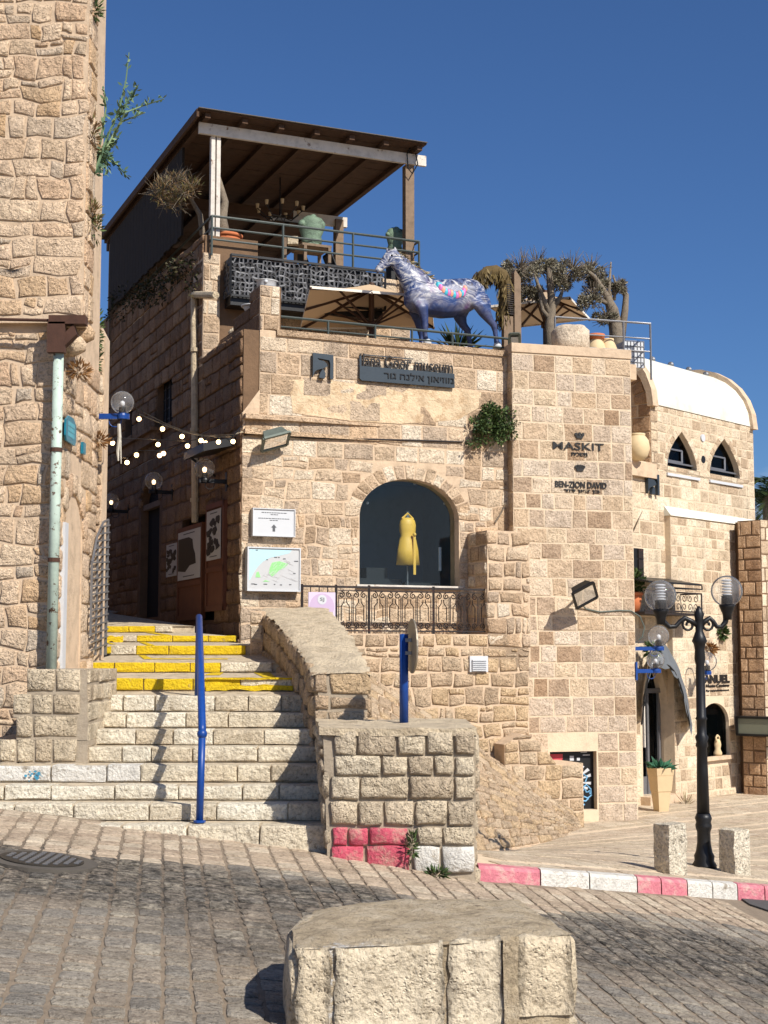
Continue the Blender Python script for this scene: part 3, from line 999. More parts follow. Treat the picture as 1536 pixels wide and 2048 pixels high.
# rough top
mb, vs, m = MB(), [], 10
for i, y in enumerate(ysq + [YE + .02]):
    for j in range(m + 1):
        t = j / m
        x = (Lx(y) - .015) * (1 - t) + (Rx(y) + .02) * t
        vs.append((x + (R.uniform(-.02, .02) if j in (0, m) else 0), y - (.02 if i == 0 else 0), ptop(y) + noise.noise(Vector((x * 5, y * 5, 0))) * .035 + noise.noise(Vector((x * 14, y * 14, 5))) * .016 - (.025 if j in (0, m) else 0)))
N2 = len(ysq)
mb.add(vs, [(i * (m + 1) + j, (i + 1) * (m + 1) + j, (i + 1) * (m + 1) + j + 1, i * (m + 1) + j + 1) for i in range(N2) for j in range(m)])
part(mb, 'worn_top', M_conc, par, True)
fl = lambda a, b, w: Vector((Lx(YF + a) - w, YF + a, b))
polys = []
u = 0
while u < YE - YF - .1:
    w = R.uniform(.22, .42)
    za, zc = max(.2, 1.0 + .22 * u) - .1, ptop(YF + u + w / 2) - .02
    for i, (zz, hh) in enumerate(((zc - .2, .2), (zc - .42, .21), (zc - .62, .19), (zc - .85, .22), (zc - 1.07, .21))):
        o_ = R.uniform(-.08, .08)
        polys.append([(u + w + o_ - .01, zz), (u + o_ + .01, zz), (u + o_ + .01, zz + hh - .015), (u + w + o_ - .01, zz + hh - .015)])
    u += w
lay(polys, fl, M_wall, par, .035, 99, bev=.025, rough=.025, rounded=.15)
fr = Frame((0, YF), 0)
za, zb_ = at(0, 1446, YF).z, at(0, 1345, YF).z
zm = at(0, 1390, YF).z
for reg in ([(Lx(YF), za), (at(740, 1300, YF).x, za), (at(740, 1300, YF).x, zm), (Lx(YF), zm)], [(Lx(YF), zm), (Rx(YF), zm), (Rx(YF), zb_), (Lx(YF), zb_)]):
    lay(courses(reg, (.1, .22), (.2, .34), .02, rubble=.1), fr.to, M_wall, par, .022, 99, bev=.02, rough=.012, rounded=.12)
fR = lambda a, b, w: Vector((Rx(YF + a) + w, YF + a, b))
polys = []
u = 0
while u < YE - YF - .1:
    w = R.uniform(.25, .45)
    zc = ptop(YF + u + w / 2) - .02
    for k in range(4):
        polys.append([(u + .01, zc - .22 * (k + 1)), (u + w - .01, zc - .22 * (k + 1)), (u + w - .01, zc - .22 * k - .015), (u + .01, zc - .22 * k - .015)])
    u += w
lay(polys, fR, M_wall, par, .03, 99, bev=.025, rough=.02, rounded=.15)
# small pillar at the head of the parapet
pl = thing('stair_pillar', 'short square stone pillar at the upper end of the stair parapet', 'pillar', at(512, 1303, 17.5))
fr = Frame((0, 17.45), 0)
a, b = at(500, 1300, 17.45).x, at(527, 1300, 17.45).x
z0, z1 = at(0, 1310, 17.45).z, at(0, 1222, 17.45).z
part(MB().fbox(fr, a, b, z0 - .5, z1, -.5, 0), 'core', M_mort, pl)
lay(courses([(a, z0), (b, z0), (b, z1), (a, z1)], (.16, .22), (.3, .3), .012), fr.to, M_mus, pl, .02, 20)
# ================================================================ concrete block in the foreground
bz = 1.6 - 1.21
bo = [(592, 1890), (580, 1850), (632, 1812), (720, 1797), (1040, 1790), (1086, 1822), (1142, 1862)]
bp = []
for x, y in bo:
    d = ray(x, y)
    k = (bz - 1.6) / d.z
    bp.append(EYE + d * k)
blk = thing('stone_block', 'big pale rough stone traffic block on the cobbles in the foreground', 'stone block', (.2, 6.5, 0))
cen = sum(bp, Vector()) / len(bp)
mb, vs = MB(), []
K = 5
ringn = []
for i in range(len(bp)):        # rough top: rings towards the middle
    p, q = bp[i], bp[(i + 1) % len(bp)]
    for k in range(4):
        ringn.append(p.lerp(q, k / 4))
nr = len(ringn)
for k in range(K):
    for p in ringn:
        v = p.lerp(cen, k / K)
        e = .0 if k else -.025
        n_ = noise.noise(v * 6) * .02 + noise.noise(v * 17) * .008
        vs.append(Vector((v.x, v.y, bz + e + n_)) + (Vector((R.uniform(-.008, .008), R.uniform(-.008, .008), 0))))
vs.append(cen)
mb.add(vs, [(k * nr + i, k * nr + (i + 1) % nr, (k + 1) * nr + (i + 1) % nr, (k + 1) * nr + i) for k in range(K - 1) for i in range(nr)] + [((K - 1) * nr + i, (K - 1) * nr + (i + 1) % nr, K * nr) for i in range(nr)])
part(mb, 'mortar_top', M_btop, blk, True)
ins = [p.lerp(cen, .016) for p in bp]
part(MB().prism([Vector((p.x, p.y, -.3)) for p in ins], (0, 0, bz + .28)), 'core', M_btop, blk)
A, G = bp[0], bp[6]
f, LA, LB = bil((A.x, A.y, .02), (G.x, G.y, -.02), (G.x, G.y, bz - .005), (A.x, A.y, bz - .01))
sc = LA / (1148 - 592)
for a, b, zlo in ((0, 66, 0), (74, 293, .03), (300, 412, .02), (440, 557, .05)):
    mb = MB()
    a, b = a * sc, b * sc
    nx, nz = max(3, int((b - a) / .05)), 7
    vs = []
    for i in range(nx + 1):
        for j in range(nz + 1):
            u, v = a + (b - a) * i / nx, zlo + (LB - zlo - .005) * j / nz
            ed = i in (0, nx) or j in (0, nz)
            w = (.003 if ed else .010) + noise.noise(Vector((u * 9, v * 9, 3))) * .016 + noise.noise(Vector((u * 25, v * 25, 7))) * .007
            vs.append(f(u + (R.uniform(-.012, .006) * (1 if i else -1) if i in (0, nx) else 0), v + (R.uniform(-.014, .0) if j == nz else 0), w))
    k0 = len(vs)
    vs += [v + Vector((0, .1, 0)) for v in vs]
    mb.add(vs, [(i * (nz + 1) + j, (i + 1) * (nz + 1) + j, (i + 1) * (nz + 1) + j + 1, i * (nz + 1) + j + 1) for i in range(nx) for j in range(nz)] +
           [(i * (nz + 1) + e, (i + 1) * (nz + 1) + e, (i + 1) * (nz + 1) + e + k0, i * (nz + 1) + e + k0) for i in range(nx) for e in (0, nz)] +
           [(e * (nz + 1) + j, e * (nz + 1) + j + 1, e * (nz + 1) + j + 1 + k0, e * (nz + 1) + j + k0) for j in range(nz) for e in (0, nx)])
    part(mb, 'stone', M_bench, blk, True)
mb = MB()
for a, b, w in ((411, 442, .02),):
    mb.add([f(x * sc + R.uniform(-.004, .004), y * LB, w + R.uniform(-.008, .008)) for y in (0, .2, .4, .6, .8, 1) for x in (a, (a + b) / 2, b)],
           [(j * 3 + i, j * 3 + i + 1, j * 3 + i + 4, j * 3 + i + 3) for j in range(5) for i in range(2)])
for k in range(10):
    u = LA * (k + .5) / 10
    mb.ball(f(u, -.02, .0), R.uniform(.05, .08), 7, 5, 1.3, .8, .6)
part(mb, 'mortar_smear', M_btop, blk)
for i, j in ((0, 1), (1, 2), (5, 6)):
    p, q = bp[i], bp[j]
    if i != 5:
        p, q = q, p
    else:
        p, q = q, p
    ff, la, lb = bil((p.x, p.y, .0), (q.x, q.y, .0), (q.x, q.y, bz - .01), (p.x, p.y, bz - .01), 1)
    lay([[(.01, 0), (la - .01, 0), (la - .01, lb - .01), (.01, lb - .01)]], ff if i != 5 else ff, M_bench, blk, .03, 9, rough=.02, bev=.02)
o = hit(1125, 2046, zS)
mb = MB()
mb.ball(o + Vector((0, .05, .0)), .075, 9, 7, 1.1, .9, .8)
mb.v = [v + noise.noise_vector(v * 9) * .02 for v in mb.v]
solo(mb, 'loose_stone', M_bench, 'small loose pale stone at the right foot of the big block', 'stone', o)
# ================================================================ old building on the left
LB_ = thing('old_stone_building', 'tall old rubble stone building at the left edge beside the stairs', 'building', (-3.6, 13.8, .3))
L1, L2 = Frame((0, 13.8), 0), Frame((0, 13.72), 0)
LS, LU = Frame((-3.2, 13.8), 90), Frame((-2.96, 13.72), 90)
zc = L1.px(100, 645)[1]
mb = MB()
mb.panel(L1, [(-8, -1), (-3.212, -1), (-3.212, zc), (-8, zc)], [], -2, 0)
mb.panel(L2, [(-8, zc), (-2.96, zc), (-2.96, 9.5), (-8, 9.5)], [], -.46, 0)
mb.fbox(L1, -8, -3.212, zc, 9.5, -1.9, -.3)
mb.fbox(L2, -8, -2.962, zc - .02, zc + .03, -.455, -.003)
d0, d1 = LS.px(129, 1000)[0], LS.px(166, 1000)[0]
dz0, dz1 = LS.px(150, 1338)[1], LS.px(150, 990)[1]
dvs = LS.px(150, 1075)[1]
duc, dhw = (d0 + d1) / 2, (d1 - d0) / 2
dh = arch_pts(duc, dhw, dz0, dvs, dz1)
mb.panel(LS, [(.012, -1), (1.95, -1), (1.95, 9.5), (.012, 9.5)], [dh], -.6, 0, .4)
part(mb, 'wall', M_mort, LB_)
lay(courses([(-4.75, zc + .05), (-2.965, zc + .05), (-2.965, 8.6), (-4.75, 8.6)], (.14, .25), (.2, .42), .013, rubble=.42, jit=.008), L2.to, M_left, LB_, .015, 150, bev=.016, rough=.016, rounded=.13)
lay(courses([(-4.75, .75), (-3.205, .75), (-3.205, zc - .1), (-4.75, zc - .1)], (.14, .25), (.2, .38), .013, rubble=.42, jit=.008), L1.to, M_left, LB_, .015, 95, bev=.016, rough=.016, rounded=.13)
polys = courses([(.02, .0), (1.94, .0), (1.94, zc - .1), (.02, zc - .1)], (.2, .3), (.25, .5), .02, rubble=.2, holes=[arch_hole(duc, dhw + .2, dz0 - .1, dvs, dz1 + .2, .18)], jit=.01)
polys += ring_stones(duc, dvs, dhw, dz1 - dvs, .2, 7)
lay(polys, LS.to, M_left, LB_, .02, 54, bev=.02, rough=.016, rounded=.14)
lay(courses([(.03, zc + .05), (.44, zc + .05), (.44, 8.6), (.03, 8.6)], (.2, .3), (.22, .3), .02, jit=.01), LU.to, M_left, LB_, .02, 0)
part(MB().add([L1.to(-4.75, -.2, .03), L1.to(-3.24, -.2, .03), L1.to(-3.3, .72, .012), L1.to(-4.75, 1.0, .012)] +
              [L1.to(-4.75, -.2, -.05), L1.to(-3.24, -.2, -.05), L1.to(-3.3, .72, -.05), L1.to(-4.75, 1.0, -.05)], [(0, 1, 2, 3), (2, 3, 7, 6), (1, 2, 6, 5)]), 'plaster_base', M_plas, LB_)
mb = MB()
for x, y, Y, r in ((146, 690, 14.0, .12), (164, 668, 14.05, .11)):
    c = at(x, y, Y)
    mb.tube([c + Vector((-.25, .05, 0)), c + Vector((0, 0, 0)), c + Vector((.08, 0, .03)), c + Vector((.11, 0, .05))], [r, r, r * .85, r * .4], 10)
part(mb, 'corbel', M_left, LB_, True)
drl = MB()
drl.fprism(LS, [(duc - dhw, dz0), (duc + dhw, dz0)] + dh[2:], -.36, -.3)
dp = part(drl, 'door', M_dark, LB_)
part(MB().fbox(LS, duc - dhw - .13, duc - dhw + .01, dz0, dvs + .1, -.05, .045), 'door_frame', M_wht, LB_, label='white upright door frame strip')
# projecting strip of wall behind the doorway
LBb = thing('wall_buttress', 'narrow weathered stone buttress behind the arched doorway of the left building', 'buttress', at(200, 1310, 16.4))
fb = Frame((0, 16.4), 0)
a, b = at(175, 900, 16.4).x, at(206, 900, 16.4).x
zt0, zt1 = at(0, 640, 16.4).z, at(0, 672, 16.4).z
part(MB().fprism(fb, [(a - .5, -1), (b, -1), (b, zt1), (b - .1, zt0), (a - .5, zt0)], -.28, 0), 'core', M_mort, LBb)
polys = courses([(a - .05, .2), (b, .2), (b, zt1), (b - .1, zt0), (a - .05, zt0)], (.18, .3), (.24, .3), .02, jit=.014)
lay(polys, fb.to, M_left, LBb, .03, 60, bev=.025, rough=.03, rounded=.2)
# stepped pier under the left building
lp = thing('stepped_stone_pier', 'stepped block of big pitted stones at the left end of the stairs', 'pier', at(105, 1525, 12.75))
fr = Frame((0, 12.75), 0)
mb = MB()
rows = [(1337, 1384, (54, 112, 164)), (1388, 1428, (28, 66, 108, 164)), (1432, 1475, (35, 70, 160)), (1478, 1525, (38, 74, 110, 160)), (1478, 1525, (-30, 4, 37))]
polys = []
for i, (ya, yb2, xs) in enumerate(rows):
    za, zb_ = at(0, yb2, 12.75).z, at(0, ya, 12.75).z
    x0, x1 = at(xs[0], 1300, 12.75).x, at(176 if i < 4 else 40, 1300, 12.75).x
    mb.fbox(fr, x0 + .01, x1 + (.005 * i), za - .03, zb_ - .012, -1.4, 0)
    for a, b in zip(xs, xs[1:]):
        polys.append([(at(a, 1300, 12.75).x + .006, za + .004), (at(b, 1300, 12.75).x - .006, za + .004), (at(b, 1300, 12.75).x - .006, zb_), (at(a, 1300, 12.75).x + .006, zb_)])
part(mb, 'core', M_mortg, lp)
lay(polys, fr.to, M_pier, lp, .018, 40, bev=.018, rough=.014, rounded=.1)
fs = Frame((at(176, 1300, 12.75).x, 12.75), 90)
lay(courses([(0, at(0, 1525, 12.75).z), (1.3, at(0, 1440, 12.75).z), (1.3, at(0, 1337, 12.75).z), (0, at(0, 1337, 12.75).z)], (.16, .2), (.3, .5), .015), fs.to, M_pier, lp, .02, 20)
# ================================================================ museum
O = at(480, 1250, 20.2)
MU = Frame(O, 23.1)
e2 = -MU.n
SD = Frame(O, 23.1 - 90)                 # alley side; u runs towards the viewer, so u<0 goes back
mus = thing('museum_building', 'old sandstone museum building with a roof terrace and big arched shop window', 'building', MU.to(2.2, .3, 0))
uR = MU.px(1032, 900)[0] + .12
u5, vtop = MU.px(520, 665)
vtop = MU.px(560, 664)[1]
v825, v780 = MU.px(480, 826)[1], MU.px(520, 780)[1]
wl_, wr_ = MU.px(719, 1100)[0], MU.px(918, 1100)[0]
wz0, wz1 = MU.px(815, 1171)[1], MU.px(815, 958)[1]
wvs = MU.px(720, 1030)[1]
wuc, whw = (wl_ + wr_) / 2, (wr_ - wl_) / 2
win = arch_pts(wuc, whw, wz0, wvs, wz1, 18)
mb = MB()
mb.panel(MU, [(.012, -2.5), (uR, -2.5), (uR, v825), (.012, v825)], [win], -.9, 0, .3)
mb.panel(MU, [(u5, v825), (uR, v825), (uR, vtop), (u5, vtop)], [], -.5, 0)
mb.add([MU.to(0, v825, 0), MU.to(u5, v780, 0), MU.to(u5, v780, -9), MU.to(0, v825, -9)], [(0, 1, 2, 3)])
mb.add([MU.to(0, v825, 0), MU.to(u5, v825, 0), MU.to(u5, v780, 0)], [(0, 1, 2)])
mb.add([MU.to(.3, vtop - .5, -.3), MU.to(uR, vtop - .5, -.3), MU.to(uR, vtop - .5, -6), MU.to(.3, vtop - .5, -6)], [(0, 1, 2, 3)])
part(mb, 'wall', M_mort, mus)
# alley side
def su(x, y, w=0):
    return SD.px(x, y, w)
UB = .0
b2 = -su(408, 505)[0]
ztopU = su(405, 505, -u5)[1]
al = -9.9
wins = []
for q in ((313, 344, 742, 862), (250, 266, 812, 880)):
    ua, ub = su(q[0], 800)[0], su(q[1], 800)[0]
    wins.append((ua, ub, su(q[0], q[3])[1], su(q[0], q[2])[1]))
da, db = su(281, 1100)[0], su(318, 1100)[0]
dz0_, dvs_, dz1_ = su(300, 1235)[1], su(300, 1010)[1], su(300, 962)[1]
arch = arch_pts((da + db) / 2, (db - da) / 2, dz0_, dvs_, dz1_)
m1, m2_ = su(361, 1200)[0], su(432, 1100)[0]
mdr = [(m1 + .05, su(365, 1240)[1]), (m2_, su(430, 1240)[1]), (m2_, su(430, 1020)[1]), (m1 + .05, su(430, 1020)[1])]
mb = MB()
mb.panel(SD, [(al, -1), (-.012, -1), (-.012, v825), (al, v825)], [[(w[0], w[2]), (w[1], w[2]), (w[1], w[3]), (w[0], w[3])] for w in wins if w[3] < v825] + [arch, mdr], -.6, 0, .35)
mb.panel(SD, [(al, v825), (-.02, v825), (-.02, vtop), (-b2 - .012, vtop), (-b2 - .012, ztopU), (al, ztopU + .3)], [[(w[0], w[2]), (w[1], w[2]), (w[1], w[3]), (w[0], w[3])] for w in wins if w[3] >= v825 and w[2] >= v825], -.9, -.02, .3)
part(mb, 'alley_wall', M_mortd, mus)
hl = [rect_hole(w[0], w[1], w[2], w[3]) for w in wins] + [arch_hole((da + db) / 2, (db - da) / 2 + .18, dz0_, dvs_, dz1_ + .18), rect_hole(m1 + .05, m2_, mdr[0][1], mdr[2][1])]
polS = courses([(al, .5), (-.0, .5), (-.0, v825), (al, v825)], (.22, .3), (.3, .55), .018, holes=hl, rubble=.08)
polS += courses([(al, v825), (-.03, v825), (-.03, vtop), (al, vtop)], (.24, .32), (.3, .55), .018, holes=hl, rubble=.05)
polS += courses([(al, vtop), (-b2 - .02, vtop), (-b2 - .02, ztopU), (al, ztopU + .25)], (.24, .32), (.3, .55), .018, rubble=.05)
# facade stones
holes = [arch_hole(wuc, whw + .2, wz0 - .05, wvs, wz1 + .2, .19)]
v870 = MU.px(700, 872)[1]
pF = courses([(0, -.2), (uR, -.2), (uR, v870 - .35), (0, v870 - .35)], (.16, .27), (.2, .42), .016, holes=holes, rubble=.25, jit=.009)
pF += courses([(0, v870 - .35), (uR, v870 - .35), (uR, v825), (0, v825)], (.2, .27), (.28, .5), .014)
pF += courses([(u5, v825 + .0), (uR, v825 + .0), (uR, vtop - .08), (u5, vtop - .08)], (.25, .33), (.3, .6), .014)
pF += ring_stones(wuc, wvs, whw, wz1 - wvs, .2, 17)
lay(pF, MU.to, M_mus, mus, .011, 225, bev=.013, rough=.009, rounded=.1)
M_alley_shade = stone_mat('alley_stone_shaded', [(140, 108, 80), (152, 118, 88), (128, 98, 72), (158, 126, 96)], .5, gain=.98, grey=(56, 46, 36), bump=.8, dist=.03)  # wall stone darkened in colour for the alley shade
lay(polS, SD.to, M_alley_shade, mus, .02, 40, bev=.02, rough=.014, key=lambda p: -p[0][0] - (8 if p[0][1] > v825 else 0), stuff='alley_stonework', rounded=.12)
# coping, ledge with the jutting course, window reveal sill
part(MB().fbox(MU, u5 + .25, uR - .1, vtop - .06, vtop + .03, -.42, .035), 'coping', M_mus, mus)
za = MU.px(700, 845)[1]
mb = MB()
mb.add([MU.to(.02, MU.px(482, 838)[1], .0), MU.to(.02, MU.px(482, 838)[1], .11), MU.to(2.2, za - .03, .02), MU.to(2.2, za - .03, 0), MU.to(.02, MU.px(482, 828)[1], .0), MU.to(.02, MU.px(482, 828)[1], .11), MU.to(2.2, za + .0, .02), MU.to(2.2, za + .0, 0)],
       [(0, 1, 2, 3), (4, 5, 6, 7), (0, 1, 5, 4), (1, 2, 6, 5)])
zb_ = MU.px(700, 870)[1]
mb.add([MU.to(.02, MU.px(482, 868)[1], .0), MU.to(.02, MU.px(482, 868)[1], .09), MU.to(2.6, zb_ - .06, .02), MU.to(2.6, zb_ - .06, 0), MU.to(.02, MU.px(482, 858)[1], .0), MU.to(.02, MU.px(482, 858)[1], .09), MU.to(2.6, zb_ - .02, .02), MU.to(2.6, zb_ - .02, 0)],
       [(0, 1, 2, 3), (4, 5, 6, 7), (0, 1, 5, 4), (1, 2, 6, 5)])
part(mb, 'ledge', M_mus, mus)
mb = MB()     # plastered patch under the sign
pa = [MU.px(*q) for q in ((578, 760), (585, 826), (700, 842), (800, 848), (915, 840), (958, 815), (962, 785), (925, 778), (780, 776), (690, 765), (640, 758))]
mb.fprism(MU, pa, -.02, .0115)
part(mb, 'plaster_patch', plain('pale_plaster', (212, 188, 154), .95, var=.5, scale=4, bump=.8, dist=.04, wear=((186, 158, 124), .5, .62, 6)), mus)
part(MB().fbox(MU, wl_ - .06, wr_ + .06, wz0 - .05, wz0, -.45, .06), 'window_sill', M_woodw, mus)
wf = part(MB().fprism(MU, [(u * .998 + wuc * .002, v) for u, v in win], -.16, -.158), 'shop_window', G_win, mus)
rm = MB()
for bx in ((0, 0), ):
    c = MU.to(wl_ - .5, wz0 - .02, -.5)
    rm.add([MU.to(u, v, w) for u, v, w in ((wl_ - .5, wz0 - .01, -.5), (wr_ + .5, wz0 - .01, -.5), (wr_ + .5, wz0 - .01, -2.4), (wl_ - .5, wz0 - .01, -2.4), (wl_ - .5, wz1 + .2, -.5), (wr_ + .5, wz1 + .2, -.5), (wr_ + .5, wz1 + .2, -2.4), (wl_ - .5, wz1 + .2, -2.4))],
           [(0, 1, 2, 3), (4, 5, 6, 7), (2, 3, 7, 6), (0, 3, 7, 4), (1, 2, 6, 5)])
part(rm, 'shop_room', M_room, mus)
mb = MB()
for x, y in ((829, 967), (735, 1006), (889, 1007)):
    mb.ball(MU.P(x, y, -.42), .022, 8, 6)
part(mb, 'spotlight', M_wht, mus)
part(MB().fbox(MU, MU.px(905, 1120)[0], MU.px(910, 1120)[0], MU.px(905, 1138)[1], MU.px(905, 1090)[1], -.5, -.48), 'light_strip', M_wht, mus)
part(MB().fbox(MU, wl_ + .05, wl_ + .95, wz0, wz0 + .13, -1.0, -.6).fbox(MU, wl_ + .4, wl_ + .75, wz0 + .13, wz0 + .3, -.95, -.7).fbox(MU, wl_ + 1.0, wr_ - .05, wz0, wz0 + .08, -.9, -.6), 'display_plinth', M_black, mus)
# windows and doors on the alley side
for w in wins:
    f_ = part(MB().fbox(SD, w[0], w[1], w[2], w[3], -.16, -.13), 'window', M_dark, mus)
    mb = MB()
    for k in range(1, 4):
        u = w[0] + (w[1] - w[0]) * k / 4
        mb.fbox(SD, u - .012, u + .012, w[2], w[3], -.12, -.1)
    for k in range(1, 6):
        v = w[2] + (w[3] - w[2]) * k / 6
        mb.fbox(SD, w[0], w[1], v - .01, v + .01, -.135, -.12)
    part(mb, 'window_bars', M_rust, f_)
    fr_ = MB()
    fr_.fbox(SD, w[0] - .06, w[1] + .06, w[2] - .1, w[2], -.2, .04)
    part(fr_, 'sill', M_alley_shade, f_)
part(MB().fbox(SD, m1 - 1, m2_ + .1, .3, mdr[2][1] + .2, -.16, -.13), 'passage_dark_panel', M_dark, mus)  # near-black sheet stands in for the unlit passage
ad_ = part(MB().fprism(SD, arch, -.17, -.14), 'arched_door', M_dark, mus)
part(MB().fprism(SD, [(da, dvs_ - .05), (db, dvs_ - .05), (db, dvs_ + .05), (da, dvs_ + .05)], -.14, -.04), 'transom', M_wood, ad_)
lay(ring_stones((da + db) / 2, dvs_, (db - da) / 2, dz1_ - dvs_, .17, 9), SD.to, M_alley_shade, mus, .03, 9, name='voussoir')
mb = MB()
ca, cb_ = su(243, 905), su(322, 880)
mb.fbox(SD, ca[0], cb_[0], cb_[1] - .02, cb_[1] + .16, 0, .12).fbox(SD, ca[0] - .05, cb_[0] + .05, cb_[1] + .16, cb_[1] + .22, 0, .2)
part(mb, 'cornice', M_alley_shade, mus)
# roof terrace parapet (alley side, stepping down to the back) and end pillar
pw = u5 + .42
vp0 = MU.px(540, 572)[1]
mb = MB()
mb.fbox(MU, u5, MU.px(559, 620)[0], vtop, vp0, -.35, 0)
part(mb, 'parapet_pillar', M_mort, mus)
lay(courses([(u5, vtop), (MU.px(559, 620)[0], vtop), (MU.px(559, 620)[0], vp0), (u5, vp0)], (.2, .3), (.2, .36), .014), MU.to, M_mus, mus, .016, 20, name='pillar_stone')
SU = Frame(MU.to(u5, 0, 0), 23.1 - 90)
pts, k = [], 0
zs_ = [SU.px(x, y)[1] for x, y in ((517, 568), (505, 590), (480, 607), (455, 628), (425, 650), (398, 668))]
us_ = [SU.px(x, 600)[0] for x in (519, 500, 468, 440, 418, 396)]
poly = [(us_[-1], vtop - .4), (us_[0], vtop - .4)]
for i in range(len(us_) - 1):
    poly += [(us_[i], zs_[i] if i == 0 else zs_[i] + .02), (us_[i + 1], zs_[i] - .0 if i == 0 else zs_[i] + .02)]
poly = [poly[0], poly[1]] + [(us_[0], vp0), (us_[1], vp0), (us_[1], vp0 - .22), (us_[2], vp0 - .22), (us_[2], vp0 - .4), (us_[3], vp0 - .4), (us_[3], vp0 - .55), (us_[4], vp0 - .55), (us_[4], vp0 - .68), (us_[5], vp0 - .68)]
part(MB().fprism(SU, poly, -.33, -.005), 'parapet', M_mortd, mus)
pp = []
for i in range(5):
    top = vp0 - (0, .22, .4, .55, .68)[i] - .005
    v = vtop
    for h in range(6):
        v1 = min(top, v + .25)
        if v1 - v > .04:
            pp.append([(us_[i + 1] + .008, v + .006), (us_[i] - .008, v + .006), (us_[i] - .008, v1 - .006), (us_[i + 1] + .008, v1 - .006)])
        v = v1
lay(pp, SU.to, M_alley_shade, mus, .015, 30, name='parapet_stone')
# a short piece of lit parapet across the terrace
mb = MB()
bq = -us_[4]
U4 = lambda x, y: MU.px(x, y, -bq)
a0, a1 = U4(405, 640)[0], U4(462, 640)[0]
z0_, z1_ = vtop - .5, U4(405, 602)[1]
mb.fbox(MU, a0, a1, z0_, z1_, -bq - .3, -bq)
part(mb, 'cross_parapet', M_mort, mus)
fq = lambda u, v, w: MU.to(u, v, w - bq)
lay(courses([(a0, z0_), (a1, z0_), (a1, z1_), (a0, z1_)], (.22, .3), (.25, .4), .014), fq, M_mus, mus, .014, 12, name='pillar_stone')
# upper storey block
wU = -b2 + .02
uc0 = MU.px(407, 550, wU)[0]
uc1 = MU.px(440, 550, wU)[0]
ue = MU.px(772, 560, wU - .4)[0] + .4
zdk = MU.px(420, 506, wU)[1]
fU = lambda u, v, w: MU.to(u, v, w + wU)
mb = MB()
mb.fbox(MU, uc0, uc1, vtop - .6, zdk, wU - .6, wU)
mb.fbox(MU, uc1, ue, vtop - .6, zdk - .02, wU - .7, wU - .3)
mb.fbox(MU, uc0 + .02, ue - .05, zdk - .25, zdk - .03, wU - 7.5, wU - .69)
part(mb, 'upper_storey', M_mort, mus)
lay(courses([(uc0, vtop - .5), (uc1, vtop - .5), (uc1, zdk), (uc0, zdk)], (.24, .34), (.2, .4), .014), fU, M_mus, mus, .014, 14, name='pillar_stone')
lay(courses([(uc1, vtop - .5), (ue, vtop - .5), (ue, zdk), (uc1, zdk)], (.2, .26), (.3, .5), .014), lambda u, v, w: MU.to(u, v, w + wU - .3), M_mus, mus, .014, 40, name='upper_stone')
part(MB().fbox(MU, uc0 + .05, ue - 2.2, zdk - .2, zdk + 2.1, wU - 7.3, wU - 7.1), 'back_wall', M_mortd, mus)
# buttress block, terrace wall, low wall and rubble slope at the foot of the facade
tw = thing('terrace_retaining_wall', 'rough coursed stone retaining wall below the shop window terrace', 'wall', MU.to(2.5, -.9, .6))
WT = .65
T1 = Frame(MU.to(0, 0, WT), 23.1)
x0, x1 = T1.px(636, 1300)[0], T1.px(1058, 1400)[0]
zt = T1.px(870, 1268)[1]
zt2 = T1.px(1040, 1294)[1]
zb_ = -1.4
mb = MB()
mb.panel(T1, [(x0, zb_), (x1, zb_), (x1, zt2), (x1 - .3, zt2), (x1 - .34, zt), (x0, zt)], [], -.64, 0)
x2 = T1.px(1167, 1600, .35)[0]
zl = T1.px(1110, 1528, .35)[1]
mb.fprism(T1, [(x1 - .6, zb_), (x2, zb_), (x2, zl), (x1 + .25, zl), (x1 - .05, zl + .35), (x1 - .3, zl + .45), (x1 - .6, zl + .3)], -.4, .35)
part(mb, 'core', M_mort, tw)
pT = courses([(x0, zb_ + .3), (x1, zb_ + .3), (x1, zt2 - .01), (x0, zt2 - .01)], (.17, .27), (.2, .42), .026, rubble=.18, jit=.014)
pT += courses([(x0, zt2), (x1 - .32, zt2), (x1 - .34, zt), (x0, zt)], (.12, .2), (.2, .4), .026, jit=.014)
lay(pT, T1.to, M_wall, tw, .022, 150, bev=.02, rough=.014, rounded=.12)
pL = courses([(x1 - .6, zb_), (x2, zb_), (x2, zl), (x1 - .6, zl)], (.17, .27), (.22, .4), .022, rubble=.15, jit=.014)
pL += courses([(x1 - .6, zl), (x1 + .25, zl), (x1 - .05, zl + .35), (x1 - .3, zl + .45), (x1 - .6, zl + .3)], (.17, .24), (.22, .4), .022, jit=.014)
lay(pL, lambda u, v, w: T1.to(u, v, w + .35), M_wall, tw, .022, 40, bev=.02, rough=.014, rounded=.12)
